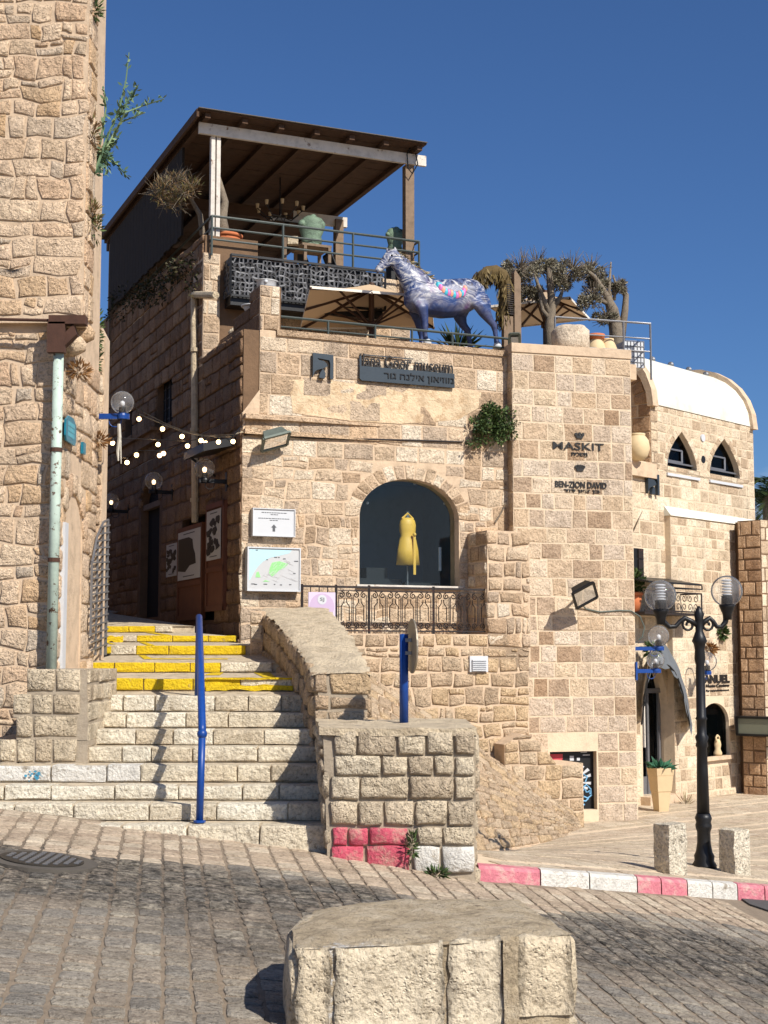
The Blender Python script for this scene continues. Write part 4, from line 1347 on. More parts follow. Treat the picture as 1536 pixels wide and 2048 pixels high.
# slope
P1, P2 = T1.P(690, 1318, .04), T1.P(1150, 1628, .37)
P3, P4 = hit(1168, 1653, zP) + Vector((0, -.1, -.12)), Vector((-.2, 13.1, -.35))
sl = thing('rubble_slope', 'sloping rubble stone buttress behind the pier running down to the pavement', 'stone slope', (.4, 16, -.4))
f, LA, LB = bil(P4, P3, P2, P1)
mb = MB()
nn = 10
vs = [f(LA * i / nn, LB * j / nn, -.01) for i in range(nn + 1) for j in range(nn + 1)]
k0 = len(vs)
vs += [Vector((v.x + .1, v.y + .4, -1.6)) for v in vs]
mb.add(vs, [(i * (nn + 1) + j, (i + 1) * (nn + 1) + j, (i + 1) * (nn + 1) + j + 1, i * (nn + 1) + j + 1) for i in range(nn) for j in range(nn)] +
       [(i * (nn + 1), (i + 1) * (nn + 1), (i + 1) * (nn + 1) + k0, i * (nn + 1) + k0) for i in range(nn)] + [(nn * (nn + 1) + j, nn * (nn + 1) + j + 1, nn * (nn + 1) + j + 1 + k0, nn * (nn + 1) + j + k0) for j in range(nn)])
part(mb, 'core', M_mort, sl)
lay(courses(rectp(LA, LB), (.2, .34), (.25, .5), .022, rubble=.2, jit=.02), f, M_wall, sl, .03, 120, bev=.025, rough=.02, rounded=.16)
bt = thing('facade_buttress', 'square stone buttress right of the arched shop window', 'buttress', MU.to(3.9, 0, .6))
ba, bb = T1.px(975, 1200)[0], T1.px(1060, 1200)[0]
bzt = T1.px(1010, 1062)[1]
part(MB().fprism(T1, [(ba, zt2 - .3), (bb, zt2 - .3), (bb, bzt - .12), (bb - .15, bzt), (ba, bzt)], -.64, .0), 'core', M_mort, bt)
lay(courses([(ba, zt2 - .02), (bb, zt2 - .02), (bb, bzt - .1), (bb - .15, bzt), (ba, bzt)], (.17, .26), (.22, .4), .022, rubble=.15, jit=.012), T1.to, M_mus, bt, .025, 60, bev=.024, rough=.02, rounded=.16)
fS = Frame(T1.to(ba, 0, 0), 23.1 - 90)
lay(courses([(-.62, zt2 - .02), (0, zt2 - .02), (0, bzt), (-.62, bzt)], (.17, .26), (.2, .34), .022, jit=.012), fS.to, M_mus, bt, .02, 30, bev=.024, rough=.02, rounded=.16)
# vent on the terrace wall
vt = thing('wall_vent', 'white louvred vent on the rough terrace wall', 'vent', T1.P(954, 1346))
a, b = T1.px(937, 1344), T1.px(973, 1312)
part(MB().fbox(T1, a[0], b[0], a[1], b[1], .0, .05), 'frame', M_wht, vt)
for k in range(6):
    v = a[1] + .03 + (b[1] - a[1] - .06) * (k + .5) / 6
    part(MB().box(T1.to(a[0] + .03, v - .012, .05), T1.ex * (b[0] - a[0] - .06), T1.n * .03 + Z * -.014, Z * .01), 'slat', M_wht, vt)
# ================================================================ tower
TF = Frame(at(1032, 1200, 21.7), 16)
tow = thing('stone_tower', 'tall square-cut stone tower carrying two shop names', 'tower', TF.to(.9, -.9, -.5))
tu1 = TF.px(1268, 1150)[0]
tzt, tzb = TF.px(1100, 698)[1], -1.3
ga, gb = TF.px(1101, 1622), TF.px(1193, 1502)
mb = MB()
uw = .03
mb.panel(TF, [(-uw, tzb), (tu1, tzb), (tu1, tzt), (-uw, tzt)], [[(ga[0], ga[1]), (gb[0], ga[1]), (gb[0], gb[1]), (ga[0], gb[1])]], -3.2, 0, .2)
mb.fbox(TF, -uw, tu1, tzt - .03, tzt, -3.2, -.001)
part(mb, 'wall', M_mortr, tow)
part(MB().fbox(TF, -uw - .01, tu1 + .01, tzt - .08, tzt + .06, -.6, .02), 'coping', M_mort, tow)
pT = courses([(-uw, tzb + .05), (tu1, tzb + .05), (tu1, tzt - .1), (-uw, tzt - .1)], (.22, .31), (.2, .5), .014, holes=[rect_hole(ga[0] - .02, gb[0] + .02, ga[1] - .05, gb[1] + .03)])
lay(pT, TF.to, M_tow, tow, .008, 270, bev=.012, rough=.009, rounded=.1)
TS = Frame(TF.to(-uw, 0, 0), 16 - 90)
lay(courses([(-2.5, tzb), (0, tzb), (0, tzt - .05), (-2.5, tzt - .05)], (.24, .3), (.3, .5), .014), TS.to, M_mus, tow, .012, 0, stuff='side_stonework')
# ================================================================ right building with the white barrel roof
RF = Frame(at(1262, 1300, 24.2), 47)
rb = thing('vaulted_building', 'stone building with white barrel vault roof and two pointed windows', 'building', RF.to(2, -.95, -.5))
ru = lambda x, y, w=0: RF.px(x, y, w)
rend = ru(1512, 1100)[0]
ul = ru(1303, 900)[0]
ze0, ze1 = ru(1303, 812)[1], ru(1503, 850)[1]
zev = (ze0 + ze1) / 2
zlow = ru(1300, 925)[1]
rh = []
ogs = []
for xa, xb, yt_, ys_ in ((1335, 1394, 864, 948), (1420, 1480, 878, 962)):
    a, b = ru(xa, ys_), ru(xb, ys_ + 6)
    uc, hw = (a[0] + b[0]) / 2, (b[0] - a[0]) / 2
    z0, z1 = (a[1] + b[1]) / 2, ru((xa + xb) / 2, yt_)[1]
    ogs.append((uc, hw, z0, z1))
    rh.append(ogive(uc, hw, z0, z0 + .15, z1))
a, b = ru(1287, 1590), ru(1340, 1590)
dz = (ru(1300, 1597)[1] + .05, ru(1318, 1292)[1])
dgate = ogive((a[0] + b[0]) / 2, (b[0] - a[0]) / 2, dz[0], dz[0] + 1.3, dz[1])
mb = MB()
sw = (ru(1430, 1450, .12)[0], .5, ru(1430, 1512, .12)[1], ru(1430, 1446, .12)[1], ru(1430, 1406, .12)[1])
mb.panel(RF, [(-.6, -1.6), (rend, -1.6), (rend, zlow), (-.6, zlow)], [dgate, arch_pts(*sw)], -3, 0, .45)
mb.panel(RF, [(ul, zlow), (rend, zlow), (rend, zev + .02), (ul, zev + .02)], rh, -3.2, 0, .13)
part(mb, 'wall', M_mortr, rb)
og_hole = lambda o: (lambda a, b: None if b < o[2] or a > o[3] else (o[0] - (o[1] + .12) * (1 - max(0, (a - o[2]) / (o[3] - o[2])) ** 2.2 * .8), o[0] + (o[1] + .12) * (1 - max(0, (a - o[2]) / (o[3] - o[2])) ** 2.2 * .8)))
zm = ru(1400, 1032)[1]
pR = courses([(ul, zlow), (rend, zlow), (rend, zev), (ul, zev)], (.16, .21), (.14, .32), .018, holes=[og_hole(o) for o in ogs])
gh = (lambda c, h: (lambda a, b: None if b < dz[0] or a > dz[1] else (c - (h + .05) * (1 - max(0, (a - dz[0] - 1.3) / (dz[1] - dz[0] - 1.3)) ** 1.8), c + (h + .05) * (1 - max(0, (a - dz[0] - 1.3) / (dz[1] - dz[0] - 1.3)) ** 1.8))))((a[0] + b[0]) / 2, (b[0] - a[0]) / 2)
pR += courses([(-.3, -1.2), (rend, -1.2), (rend, zlow), (-.3, zlow)], (.19, .27), (.18, .42), .02, holes=[gh, rect_hole(sw[0] - sw[1], sw[0] + sw[1], sw[2], sw[4])])
for o in ogs:       # pointed arch stones
    og = ogive(*o[:3], o[2] + .15, o[3], 7)
    n = len(og)
    for i in range(2, n - 1):
        p, q = og[i], og[i + 1]
        if p[1] < o[2] + .05 and q[1] < o[2] + .05:
            continue
        ex = lambda c: (o[0] + (c[0] - o[0]) * (1 + .1 / max(.12, abs(c[0] - o[0]))) if abs(c[0] - o[0]) > .02 else c[0], c[1] + .1 * max(0, (c[1] - o[2]) / (o[3] - o[2])))
        e0, e1 = ex(p), ex(q)
        pl_ = [p, e0, e1, q]
        pl_ = pl_ if area(pl_) > 0 else pl_[::-1]
        pR.append(pl_)
lay(pR, RF.to, M_right, rb, .008, 300, bev=.01, rough=.007, key=lambda p: -area(p) / (24 + .7 * p[0][0]) ** 2, rounded=.1)
for o, h in zip(ogs, rh):
    w_ = part(MB().fprism(RF, [(u, v) for u, v in h], -.11, -.105), 'pointed_window', G_dark, rb)
    part(MB().fprism(RF, [(u, v) for u, v in h], -.9, -.88), 'interior_dark_panel', M_dark, w_)  # near-black panel stands in for the unlit room
    mb = MB()
    u0_, u1_ = o[0] - o[1] * .72, o[0] + o[1] * .25
    zt_, zb3 = o[2] + (o[3] - o[2]) * .58, o[2] + .25
    for (p, q) in (((u0_, zb3), (u0_, zt_)), ((u1_, zb3), (u1_, zt_)), ((u0_, zt_), (u1_, zt_)), ((u0_, zb3), (u1_, zb3)), ((o[0] - o[1], o[2] + .22), (o[0] + o[1], o[2] + .22))):
        mb.bar(RF.to(*p, -.08), RF.to(*q, -.08), .03)
    part(mb, 'window_frame', M_steel, w_)
    part(MB().fbox(RF, o[0] - o[1] - .05, o[0] + o[1] + .05, o[2] - .05, o[2], -.28, .04), 'sill', M_wht, w_)
mb = MB()
for x, y in ((1404, 876),):
    p = ru(x, y)
    mb.fprism(RF, [(p[0] + .07 * math.cos(t * math.pi / 8), p[1] + .07 * math.sin(t * math.pi / 8)) for t in range(16)], -.01, .03)
part(mb, 'round_vent', M_wht, rb)
p = ru(1406, 919)
part(MB().fprism(RF, [(p[0] + .07 * math.cos(t * math.pi / 8), p[1] + .07 * math.sin(t * math.pi / 8)) for t in range(16)], -.01, .012), 'vent_hole', M_black, rb)
# barrel roof
r1 = 1.35
hz = ru(1420, 752, -r1)[1] - zev - .12
n = 14
mb = MB()
def bar_(r, h, ua, ub, t=0):
    m = MB()
    for uu in (ua, ub):
        m.v += [RF.to(uu, zev + h * math.sin(math.pi * k / n), -r1 + r * math.cos(math.pi * k / n)) for k in range(n + 1)]
    m.f += [(k, k + 1, n + 2 + k, n + 1 + k) for k in range(n)]
    return m
part(bar_(r1 + .02, hz, ul + .05, rend - .05), 'barrel_roof', M_whit2, rb, True)
def rim(ua, ub):
    m = MB()
    for uu in (ua, ub):
        for ro, ho in ((r1 + .09, hz + .16), (r1 - .03, hz - .04)):
            m.v += [RF.to(uu, zev - .05 + ho * math.sin(math.pi * k / n), -r1 + ro * math.cos(math.pi * k / n)) for k in range(n + 1)]
    q = n + 1
    m.f += [(k, k + 1, 2 * q + k + 1, 2 * q + k) for k in range(n)] + [(q + k, q + k + 1, 3 * q + k + 1, 3 * q + k) for k in range(n)] + [(k, k + 1, q + k + 1, q + k) for k in range(n)] + [(2 * q + k, 2 * q + k + 1, 3 * q + k + 1, 3 * q + k) for k in range(n)] + [(0, q, 3 * q, 2 * q)]
    return m
part(rim(ul - .06, ul + .12), 'roof_rim', M_mort, rb)
part(rim(rend - .14, rend + .04), 'roof_rim', M_mort, rb)
EF = Frame(RF.to(ul, 0, 0), 47 - 90)
m = MB()
m.fprism(EF, [(-2 * r1, zlow - .5), (0, zlow - .5)] + [(-r1 + r1 * math.cos(math.pi * k / n), zev + hz * math.sin(math.pi * k / n)) for k in range(n + 1)], -.2, -.01)
part(m, 'end_wall', M_mort, rb)
lay(ring_stones(-r1, zev, r1 - .32, hz - .3, .28, 16) + courses([(-2 * r1, zlow - .4), (0, zlow - .4), (0, zev), (-2 * r1, zev)], (.2, .28), (.25, .4), .018), EF.to, M_brown_shade, rb, .02, 0, stuff='end_stonework')
mb = MB()
for x, y in ((1305, 741), (1342, 750), (1378, 757), (1412, 766)):
    d = ru(x, y, -r1 * .62)
    mb.ball(RF.to(d[0], zev + hz * math.sin(math.acos(.38)) + .02, -r1 * .62), .06, 8, 6)
part(mb, 'roof_lamp', M_steel, rb)
# lower wall standing proud with whitewashed slope
ua_ = ru(1338, 1020, .1)[0]
zs0 = ru(1400, 1025)[1]
mb = MB()
mb.panel(RF, [(ua_, -1.3), (rend, -1.3), (rend, zs0 - .14), (ua_, zs0 - .14)], [arch_pts(*sw)], -.1, .12, .2)
part(mb, 'lower_wall', M_mortr, rb)
part(MB().add([RF.to(ua_ - .02, zs0 - .15, 0), RF.to(rend, zs0 - .15, 0), RF.to(rend, zs0 - .15, .15), RF.to(ua_ - .02, zs0 - .15, .15), RF.to(ua_ - .02, zs0 + .03, .01), RF.to(rend, zs0 + .0, .01)],
              [(0, 1, 2, 3), (3, 2, 5, 4), (0, 3, 4), (1, 5, 2), (0, 4, 5, 1)]), 'whitewashed_ledge', M_whit2, rb)
lay(courses([(ua_, -1.2), (rend, -1.2), (rend, zs0 - .16), (ua_, zs0 - .16)], (.17, .24), (.15, .34), .02, holes=[arch_hole(sw[0], sw[1] + .02, sw[2], sw[3], sw[4])]), lambda u, v, w: RF.to(u, v, w + .12), M_right, rb, .008, 0, stuff='lower_stonework', bev=.01, rough=.007)
sw_ = part(MB().fprism(RF, arch_pts(*sw), .05, .055), 'arched_window', G_dark, rb)
part(MB().fprism(RF, arch_pts(*sw), .0, .03), 'interior_dark_panel', plain('niche_dark', (52, 50, 40), .9, var=.4), sw_)  # dark panel stands in for the shade inside the niche
part(MB().fbox(RF, sw[0] - .5, sw[0] + .5, sw[2] - .07, sw[2], -.05, .2), 'sill', M_mort, sw_)
# ground-floor glazed door under the awning
gd = part(MB().fprism(RF, dgate, -.21, -.2), 'glazed_door', G_dark, rb)
part(MB().fprism(RF, dgate, -.3, -.28), 'interior_dark_panel', M_dark, gd)  # near-black panel in place of the unlit room behind the door
mb = MB()
gm, gh_ = (a[0] + b[0]) / 2, (b[0] - a[0]) / 2
for u in (gm - gh_ + .05, gm, gm + gh_ - .05):
    mb.fbox(RF, u - .03, u + .03, dz[0], dz[0] + 1.8, -.19, -.15)
mb.fbox(RF, gm - gh_, gm + gh_, dz[0] + 1.72, dz[0] + 1.8, -.15, -.11)
mb.fbox(RF, gm - gh_, gm + gh_, dz[0], dz[0] + .3, -.19, -.17)
part(mb, 'door_frame', M_steel, gd)
part(MB().fbox(RF, gm - .18, gm - .15, dz[0] + .8, dz[0] + 1.5, -.15, -.11), 'handle', M_woodw, gd)
part(MB().fbox(RF, gm - gh_ - .1, gm + gh_ + .1, -1.2, dz[0], -.3, .2), 'doorstep', M_mort, rb)
# block stone house beyond, its left face coloured darker for grazing light
FB = Frame(RF.to(ru(1481, 1300, .3)[0], 0, .3), -40)
fbh = thing('block_stone_house', 'block stone house, left face browned for shade, cut off by the right edge of the photo', 'building', FB.to(.5, -.95, 0))
fu1 = FB.px(1527, 1300)[0]
fzt = FB.px(1495, 1041)[1]
mb = MB()
mb.panel(FB, [(.0, -1.4), (fu1, -1.4), (fu1, fzt), (.0, fzt)], [], -2.5, 0)
FC = Frame(FB.to(fu1, 0, 0), 30)
mb.panel(FC, [(0, -1.4), (3, -1.4), (3, fzt), (0, fzt)], [], -2.5, 0)
mb.fbox(FB, .0, fu1, fzt - .02, fzt, -2.5, -.002)
part(mb, 'wall', M_mortd, fbh)
lay(courses([(.0, -1.2), (fu1, -1.2), (fu1, fzt), (.0, fzt)], (.2, .26), (.2, .34), .018), FB.to, M_brown_shade, fbh, .012, 80, bev=.012, rough=.01)
lay(courses([(0, -1.2), (2.2, -1.2), (2.2, fzt), (0, fzt)], (.2, .26), (.25, .4), .014), FC.to, M_right, fbh, .008, 30, bev=.012, rough=.008)
# behind: the alley end, and a hidden other side added to block light
bk = thing('alley_end_and_light_block', 'dark stone house closing the far end of the alley, with a hidden mass added to block light', 'building', (-6.5, 30, 1))
mb = MB()
mb.box((-5.0, 16.6, -.5), (1.2, 0, 0), Vector((-4.6, 11, 0)), (0, 0, 5.6))
A_ = SD.to(al + .6, 0, 0)
mb.box(Vector((A_.x - 3.6, A_.y + .2, 0)) - MU.ex * 1.5, MU.ex * 6, e2 * 1.2, (0, 0, 6.0))
part(mb, 'wall', M_mortd, bk)
BFr = Frame(Vector((A_.x - 3.6, A_.y + .2, 0)), 23.1)
lay(courses([(-1.4, .5), (4.3, .5), (4.3, 5.9), (-1.4, 5.9)], (.24, .3), (.3, .5), .02), BFr.to, M_alley_shade, bk, .015, 20)
# ================================================================ pergola on the upper storey
pg = thing('wooden_pergola', 'dark timber pergola with boarded roof over the upper terrace', 'pergola', MU.to(1.5, zdk, wU - 3))
def PU(x, y, w):
    return MU.P(x, y, w)
wf_ = wU - .12
pL, pR_ = MU.px(431, 400, wf_), MU.px(820, 400, wf_)
zbe = MU.px(431, 262, wf_)[1]
zbr = MU.px(820, 318, wf_)[1]
zB = (zbe + zbr) / 2
posts = [(pL[0], wf_), (pR_[0], wf_), (pR_[0], wf_ - 3.3), (pR_[0], wf_ - 6.9), (pL[0] - .2, wf_ - 6.6)]
for i, (u, w) in enumerate(posts):
    mb = MB()
    if i == 0:
        for d in (-.045, .045):
            mb.fbox(MU, u + d - .032, u + d + .032, zdk - .2, zB - .1, w - .1, w)
    else:
        mb.fbox(MU, u - .08, u + .08, zdk - .3, zB - .1, w - .14, w)
    part(mb, 'post', M_woodw if i == 0 else M_wood, pg)
uL, uRr = pL[0] - .3, pR_[0] + .28
part(MB().fbox(MU, uL, uRr, zB - .1, zB + .08, wf_ + .0, wf_ + .06), 'front_beam', M_woodw, pg)
part(MB().fbox(MU, uRr - 1.2, uRr - .1, zB - .22, zB - .03, wf_ - 3.46, wf_ - 3.36), 'beam', M_woodw, pg)
part(MB().fbox(MU, uL, uRr - 1.2, zB - .24, zB - .03, wf_ - 3.46, wf_ - 3.36), 'beam', M_woodd, pg)
part(MB().fbox(MU, uL, uRr, zB - .2, zB + .0, wf_ - 6.9, wf_ - 6.76), 'beam', M_woodd, pg)
zr = zB + .08
for k in range(7):
    u = uL + .08 + (uRr - .3 - uL) * k / 6
    part(MB().fbox(MU, u - .045, u + .045, zr, zr + .085, wf_ - 7.3, wf_ + .28), 'rafter', M_woodd, pg)
nb = 26
for k in range(nb):
    w1 = wf_ + .34 - 7.7 * k / nb
    e = R.uniform(-.006, .006)
    part(MB().fbox(MU, uL - .1, uRr - .12, zr + .088 + e * .4, zr + .105 + e * .4, w1 - 7.7 / nb + .012, w1), 'roof_board', M_woodd, pg)
part(MB().fbox(MU, uL - .1, uRr - .12, zr + .11, zr + .122, wf_ - 7.4, wf_ + .38), 'roof_cover', plain('grey_roof_felt', (96, 90, 84), .9, var=.3), pg)
part(MB().fbox(MU, uL - .12, uL - .08, zr - .02, zr + .108, wf_ - 7.4, wf_ + .33), 'fascia_board', M_woodd, pg)
for x in (575, 605, 640, 560, 600):
    pass
mb = MB()
for a, b in (((560, 352), (648, 366)), ((552, 371), (636, 383))):
    mb.bar(MU.to(MU.px(a[0], 360, wf_ - 3)[0], zB - .26, wf_ - 3.3), MU.to(MU.px(b[0], 360, wf_ - 3)[0], zB - .26, wf_ - 3.3), .06, .05)
part(mb, 'tube_light', M_wht, pg)
# cable on the right post
mb = MB()
cp = MU.to(pR_[0], zB, wf_ + .1)
mb.tube([cp + Z * .28 + MU.ex * -.05, cp + Z * .1 + MU.ex * .06, cp + Z * -.1 + MU.ex * .1, cp + Z * -.28, cp + Z * -.2 + MU.ex * -.08, cp + Z * .05 + MU.ex * -.1, cp + Z * .25], .012, 5)
part(mb, 'cable_loop', M_black, pg)
# added screen, coloured near-black to give the shade at the back left
M_shade_slat = plain('shade_dark_slats', (40, 32, 24), .95, var=.5, bump=.3)
sc_ = thing('added_dark_screen', 'dark slatted screen added for the shade along the back left of the pergola', 'screen', MU.to(-.2, zdk, wU - 4))
for k in range(24):
    w0 = wf_ - .9 - 5.6 * k / 24
    part(MB().fbox(MU, uL - .02, uL + .02, zdk + .5 + R.uniform(0, .05), zB - .02, w0 - .225, w0), 'slat', M_shade_slat, sc_)
# chandelier of small cups
ch = thing('hanging_chandelier', 'chandelier of small clay cups hanging under the pergola roof', 'chandelier', MU.to(1.4, zB - .6, wf_ - 2.2))
cc = MU.to(MU.px(560, 400, wf_ - 2.2)[0], zB - .55, wf_ - 2.2)
mb = MB().tube([cc + Z * .75, cc], .012, 5)
pts = []
for k in range(9):
    t = 2 * math.pi * k / 9
    q = cc + Vector((.42 * math.cos(t), .42 * math.sin(t), .1))
    mb.tube([cc, cc + (q - cc) * .6 + Z * -.1, q], .01, 5)
    pts.append(q)
part(mb, 'frame', M_black, ch)
for q in pts:
    part(MB().lathe(q, [(.025, 0), (.035, .08)], 8), 'cup', M_clay, ch)
# ---- upper railing
def railing(name, label, fr, pts, mat, levels, posts_, r=.018, rp=.022, group=None):
    """pts: path of world points of the base; rails at the heights; posts at the path points"""
    t = thing(name, label, 'railing', pts[0], group)
    for i, h in enumerate(levels):
        part(MB().tube([Vector(p) + Z * h for p in pts], rp if i == 0 else r, 6), 'rail', mat, t)
    for p in posts_:
        part(MB().tube([Vector(p) - Z * .05, Vector(p) + Z * (levels[0])], rp, 6), 'post', mat, t)
    return t
wr = wU + .06
ra, rb1 = MU.px(424, 430, wr)[0], MU.px(838, 485, wr)[0]
zra = MU.px(424, 430, wr)[1] - zdk
zrb = MU.px(838, 485, wr)[1] - zdk
hh = (zra + zrb) / 2
bpts = [MU.to(ra, zdk, wU - 4), MU.to(ra, zdk, wr), MU.to(rb1, zdk, wr), MU.to(rb1, zdk, wr - .9)]
urail = railing('terrace_railing', 'thin dark metal railing along the edge of the upper terrace', MU, bpts, M_rail, [hh, hh * .68, hh * .36],
                [bpts[0], bpts[1]] + [MU.to(MU.px(x, 480, wr)[0], zdk, wr) for x in (566, 706)] + [bpts[2], bpts[3]])
# ---- the black pierced balcony box
wb = wU + .32
ba_, bb_ = MU.px(461, 550, wb)[0], MU.px(770, 570, wb)[0]
bz1 = (MU.px(461, 505, wb)[1] + MU.px(768, 548, wb)[1]) / 2
bz0 = (MU.px(461, 590, wb)[1] + MU.px(600, 604, wb)[1]) / 2
bx_ = thing('balcony_planter', 'black pierced metal balcony planter box hung on the upper terrace wall', 'planter', MU.to((ba_ + bb_) / 2, bz0, wb - .3))
part(MB().fbox(MU, ba_ + .02, bb_ - .02, bz0 - .14, bz1 - .02, wb - .75, wb - .05), 'box', M_black, bx_)
def lattice(fr, a, b, z0, z1, w, step):
    nx, nz = int((b - a) / step), int((z1 - z0) / step)
    g = {}
    for i in range(nx + 1):
        for j in range(nz + 1):
            e = .36 * step
            g[i, j] = (a + (b - a) * i / nx + (R.uniform(-e, e) if 0 < i < nx else 0), z0 + (z1 - z0) * j / nz + (R.uniform(-e, e) if 0 < j < nz else 0))
    m = MB()
    for i in range(nx):
        for j in range(nz):
            q = [g[i, j], g[i + 1, j], g[i + 1, j + 1], g[i, j + 1]]
            c = (sum(p[0] for p in q) / 4, sum(p[1] for p in q) / 4)
            k = R.uniform(.5, .75)
            q2 = [(c[0] + (p[0] - c[0]) * k, c[1] + (p[1] - c[1]) * k) for p in q]
            t = R.uniform(-.01, .02)
            m.add([fr(*p, w) for p in q] + [fr(*p, w + t) for p in q2], [(n_, (n_ + 1) % 4, (n_ + 1) % 4 + 4, n_ + 4) for n_ in range(4)])
    return m
M_latt = plain('grey_pierced_sheet', (92, 92, 94), .55, .3, var=.3, scale=30)
part(lattice(MU.to, ba_, bb_, bz0, bz1 - .03, wb, .075), 'pierced_front', M_latt, bx_, stuff=True)
SB = Frame(MU.to(ba_, 0, 0), 23.1 - 90)
part(lattice(SB.to, wb - .75, wb, bz0, bz1 - .03, .0, .075), 'pierced_side', M_latt, bx_, stuff=True)
for a, b in (((ba_, bz0), (ba_, bz1)), ((bb_, bz0), (bb_, bz1)), ((ba_, bz1), (bb_, bz1)), ((ba_, bz0), (bb_, bz0))):
    part(MB().bar(MU.to(*a, wb + .01), MU.to(*b, wb + .01), .035), 'frame_bar', M_black, bx_)
# ---- pots, busts and things on the upper terrace
def pot(name, label, c, prof, mat, cat='pot', group=None, extra=None):
    t = thing(name, label, cat, c, group)
    part(MB().lathe(c, prof, 18), 'body', mat, t, True)
    r, z = prof[-1]
    part(MB().lathe(Vector(c) + Z * (z - .03), [(r * 1.08, 0), (r * 1.1, .05), (r * .9, .055), (r * .85, .0)], 18), 'rim', mat, t, True)
    return t
c = MU.to(MU.px(452, 500, wU - .35)[0], zdk, wU - .35)
tpot = pot('terracotta_pot', 'large round terracotta pot with a twisted trunk behind the upper railing', c, [(.15, 0), (.22, .15), (.25, .32), (.25, .4)], M_terra)
tr_ = MB().tube([c + Z * .3, c + Vector((-.08, 0, .7)), c + Vector((-.03, .05, 1.0)), c + Vector((-.14, 0, 1.4))], [.1, .09, .06, .04], 8)
solo(tr_, 'twisted_trunk', M_bark, 'bare twisted grey trunk standing in the terracotta pot', 'trunk', c + Z * .3, smooth=True)
for x, y, wd, nm, lb in ((624, 490, .36, 'bronze_torso', 'green bronze headless torso on a small wooden table'), (790, 502, .27, 'bronze_bust', 'narrow green bronze bust near the right pergola post')):
    w = wU - .5
    zb0 = MU.px(x, y, w)[1]
    c = MU.to(MU.px(x, y, w)[0], zb0, w)
    H = .52 if x < 700 else .42
    mb = MB().lathe(c, [(wd * .36, 0), (wd * .42, H * .12), (wd * .38, H * .25), (wd * .5, H * .5), (wd * .52, H * .72), (wd * .4, H * .88), (wd * .2, H * .95)], 20, 1.15, .75)
    mb.ball(c + MU.ex * -wd * .48 + Z * H * .66, wd * .2, 10, 7)
    mb.ball(c + MU.ex * wd * .48 + Z * H * .68, wd * .18, 10, 7)
    mb.ball(c + Z * H * .9 + MU.ex * .03, wd * .2, 10, 7)
    mb.v = [v + noise.noise_vector(v * 7) * .025 for v in mb.v]
    t = thing(nm, lb, 'sculpture', c)
    part(mb, 'torso', M_bronze, t, True)
    part(MB().lathe(c + Z * -.05, [(wd * .4, 0), (wd * .38, .06)], 14), 'base', M_bronze, t)
    if x < 700:
        tb = thing('wooden_table', 'small wooden table carrying the bronze torso', 'table', MU.to(MU.px(x, y, w)[0], zdk, w))
        zt_ = zb0 - .05
        part(MB().fbox(MU, MU.px(x, y, w)[0] - .26, MU.px(x, y, w)[0] + .26, zt_ - .04, zt_, w - .3, w + .25), 'top', M_wood, tb)
        for du in (-.23, .2):
            for dw in (-.27, .2):
                part(MB().fbox(MU, MU.px(x, y, w)[0] + du, MU.px(x, y, w)[0] + du + .05, zdk, zt_ - .04, w + dw, w + dw + .05), 'leg', M_wood, tb)
    else:
        part(MB().fbox(MU, MU.px(x, y, w)[0] - .12, MU.px(x, y, w)[0] + .12, zdk, zb0 - .05, w - .12, w + .12), 'plinth', M_black, t)
c = MU.to(MU.px(586, 470, wU - .4)[0], zdk + .42, wU - .4)
t = thing('wall_speaker', 'small grey box on a wooden stake behind the upper railing', 'speaker', c)
part(MB().cbox(c, .17, .12, .13), 'box', M_conc, t)
part(MB().cbox(c + MU.ex * -.14 + Z * -.42, .06, .06, .55), 'stake', M_wood, t)
# planting shelf pieces on top of the box
for x, lb in ((705, 'low dark folding chair behind the upper railing left of the right post'), (650, 'dark slanted lounge chair under the bronze torso table')):
    w = wU - .9
    c = MU.to(MU.px(x, 510, w)[0], zdk, w)
    t = thing('folding_chair', lb, 'chair', c)
    part(MB().box(c + MU.ex * -.25 + Z * .22, MU.ex * .5, e2 * .4, Z * .04), 'seat', M_black, t)
    part(MB().box(c + MU.ex * -.28 + Z * .24, MU.ex * -.12 + Z * .28, e2 * .4, Z * .04), 'backrest', M_black, t)
    for du in (-.22, .2):
        part(MB().bar(c + MU.ex * du, c + MU.ex * du + Z * .22, .03), 'leg', M_black, t)
# bowls and stones on the stepped parapet
bl = [(537, 572, 'white oval planter on top of the lit parapet pillar'), (494, 610, 'small white bowl on the second step of the side parapet'), (468, 628, 'rough pale stone on the middle step of the side parapet'), (432, 652, 'white flat-rimmed bowl on the lowest parapet step')]
for i, (x, y, lb) in enumerate(bl):
    u = SU.px(x, y)[0] if i else None
    if i == 0:
        c = MU.to(MU.px(540, 572)[0], vp0 + .0, -.17)
        t = thing('white_planter', lb, 'planter', c)
        part(MB().lathe(c, [(.1, 0), (.13, .04), (.14, .11), (.16, .12)], 14, 1.1, .8, rad(23)), 'body', M_wht, t, True)
        part(MB().ball(c + MU.ex * -.04 + Z * .08 + MU.n * .1, .03, 8, 6), 'relief', M_wht, t, True)
        continue
    k = (0, .22, .4, .55)[i]
    um = (us_[i] + us_[i + 1]) / 2
    c = SU.to(um, vp0 - (0, .22, .4, .68)[i], -.17)
    if i == 2:
        mb = MB().ball(c + Z * .06, .12, 10, 7, 1.2, .9, .7)
        mb.v = [v + noise.noise_vector(v * 8) * .03 for v in mb.v]
        solo(mb, 'parapet_stone', M_bench, lb, 'stone', c)
    else:
        t = thing('white_bowl', lb, 'bowl', c, 'white bowls on the parapet')
        part(MB().lathe(c, [(.08, 0), (.12, .06), (.15, .12)], 14), 'body', M_wht, t, True)
        part(MB().lathe(c + Z * .11, [(.17, 0), (.18, .02), (.12, .025)], 14), 'rim', M_wht, t, True)
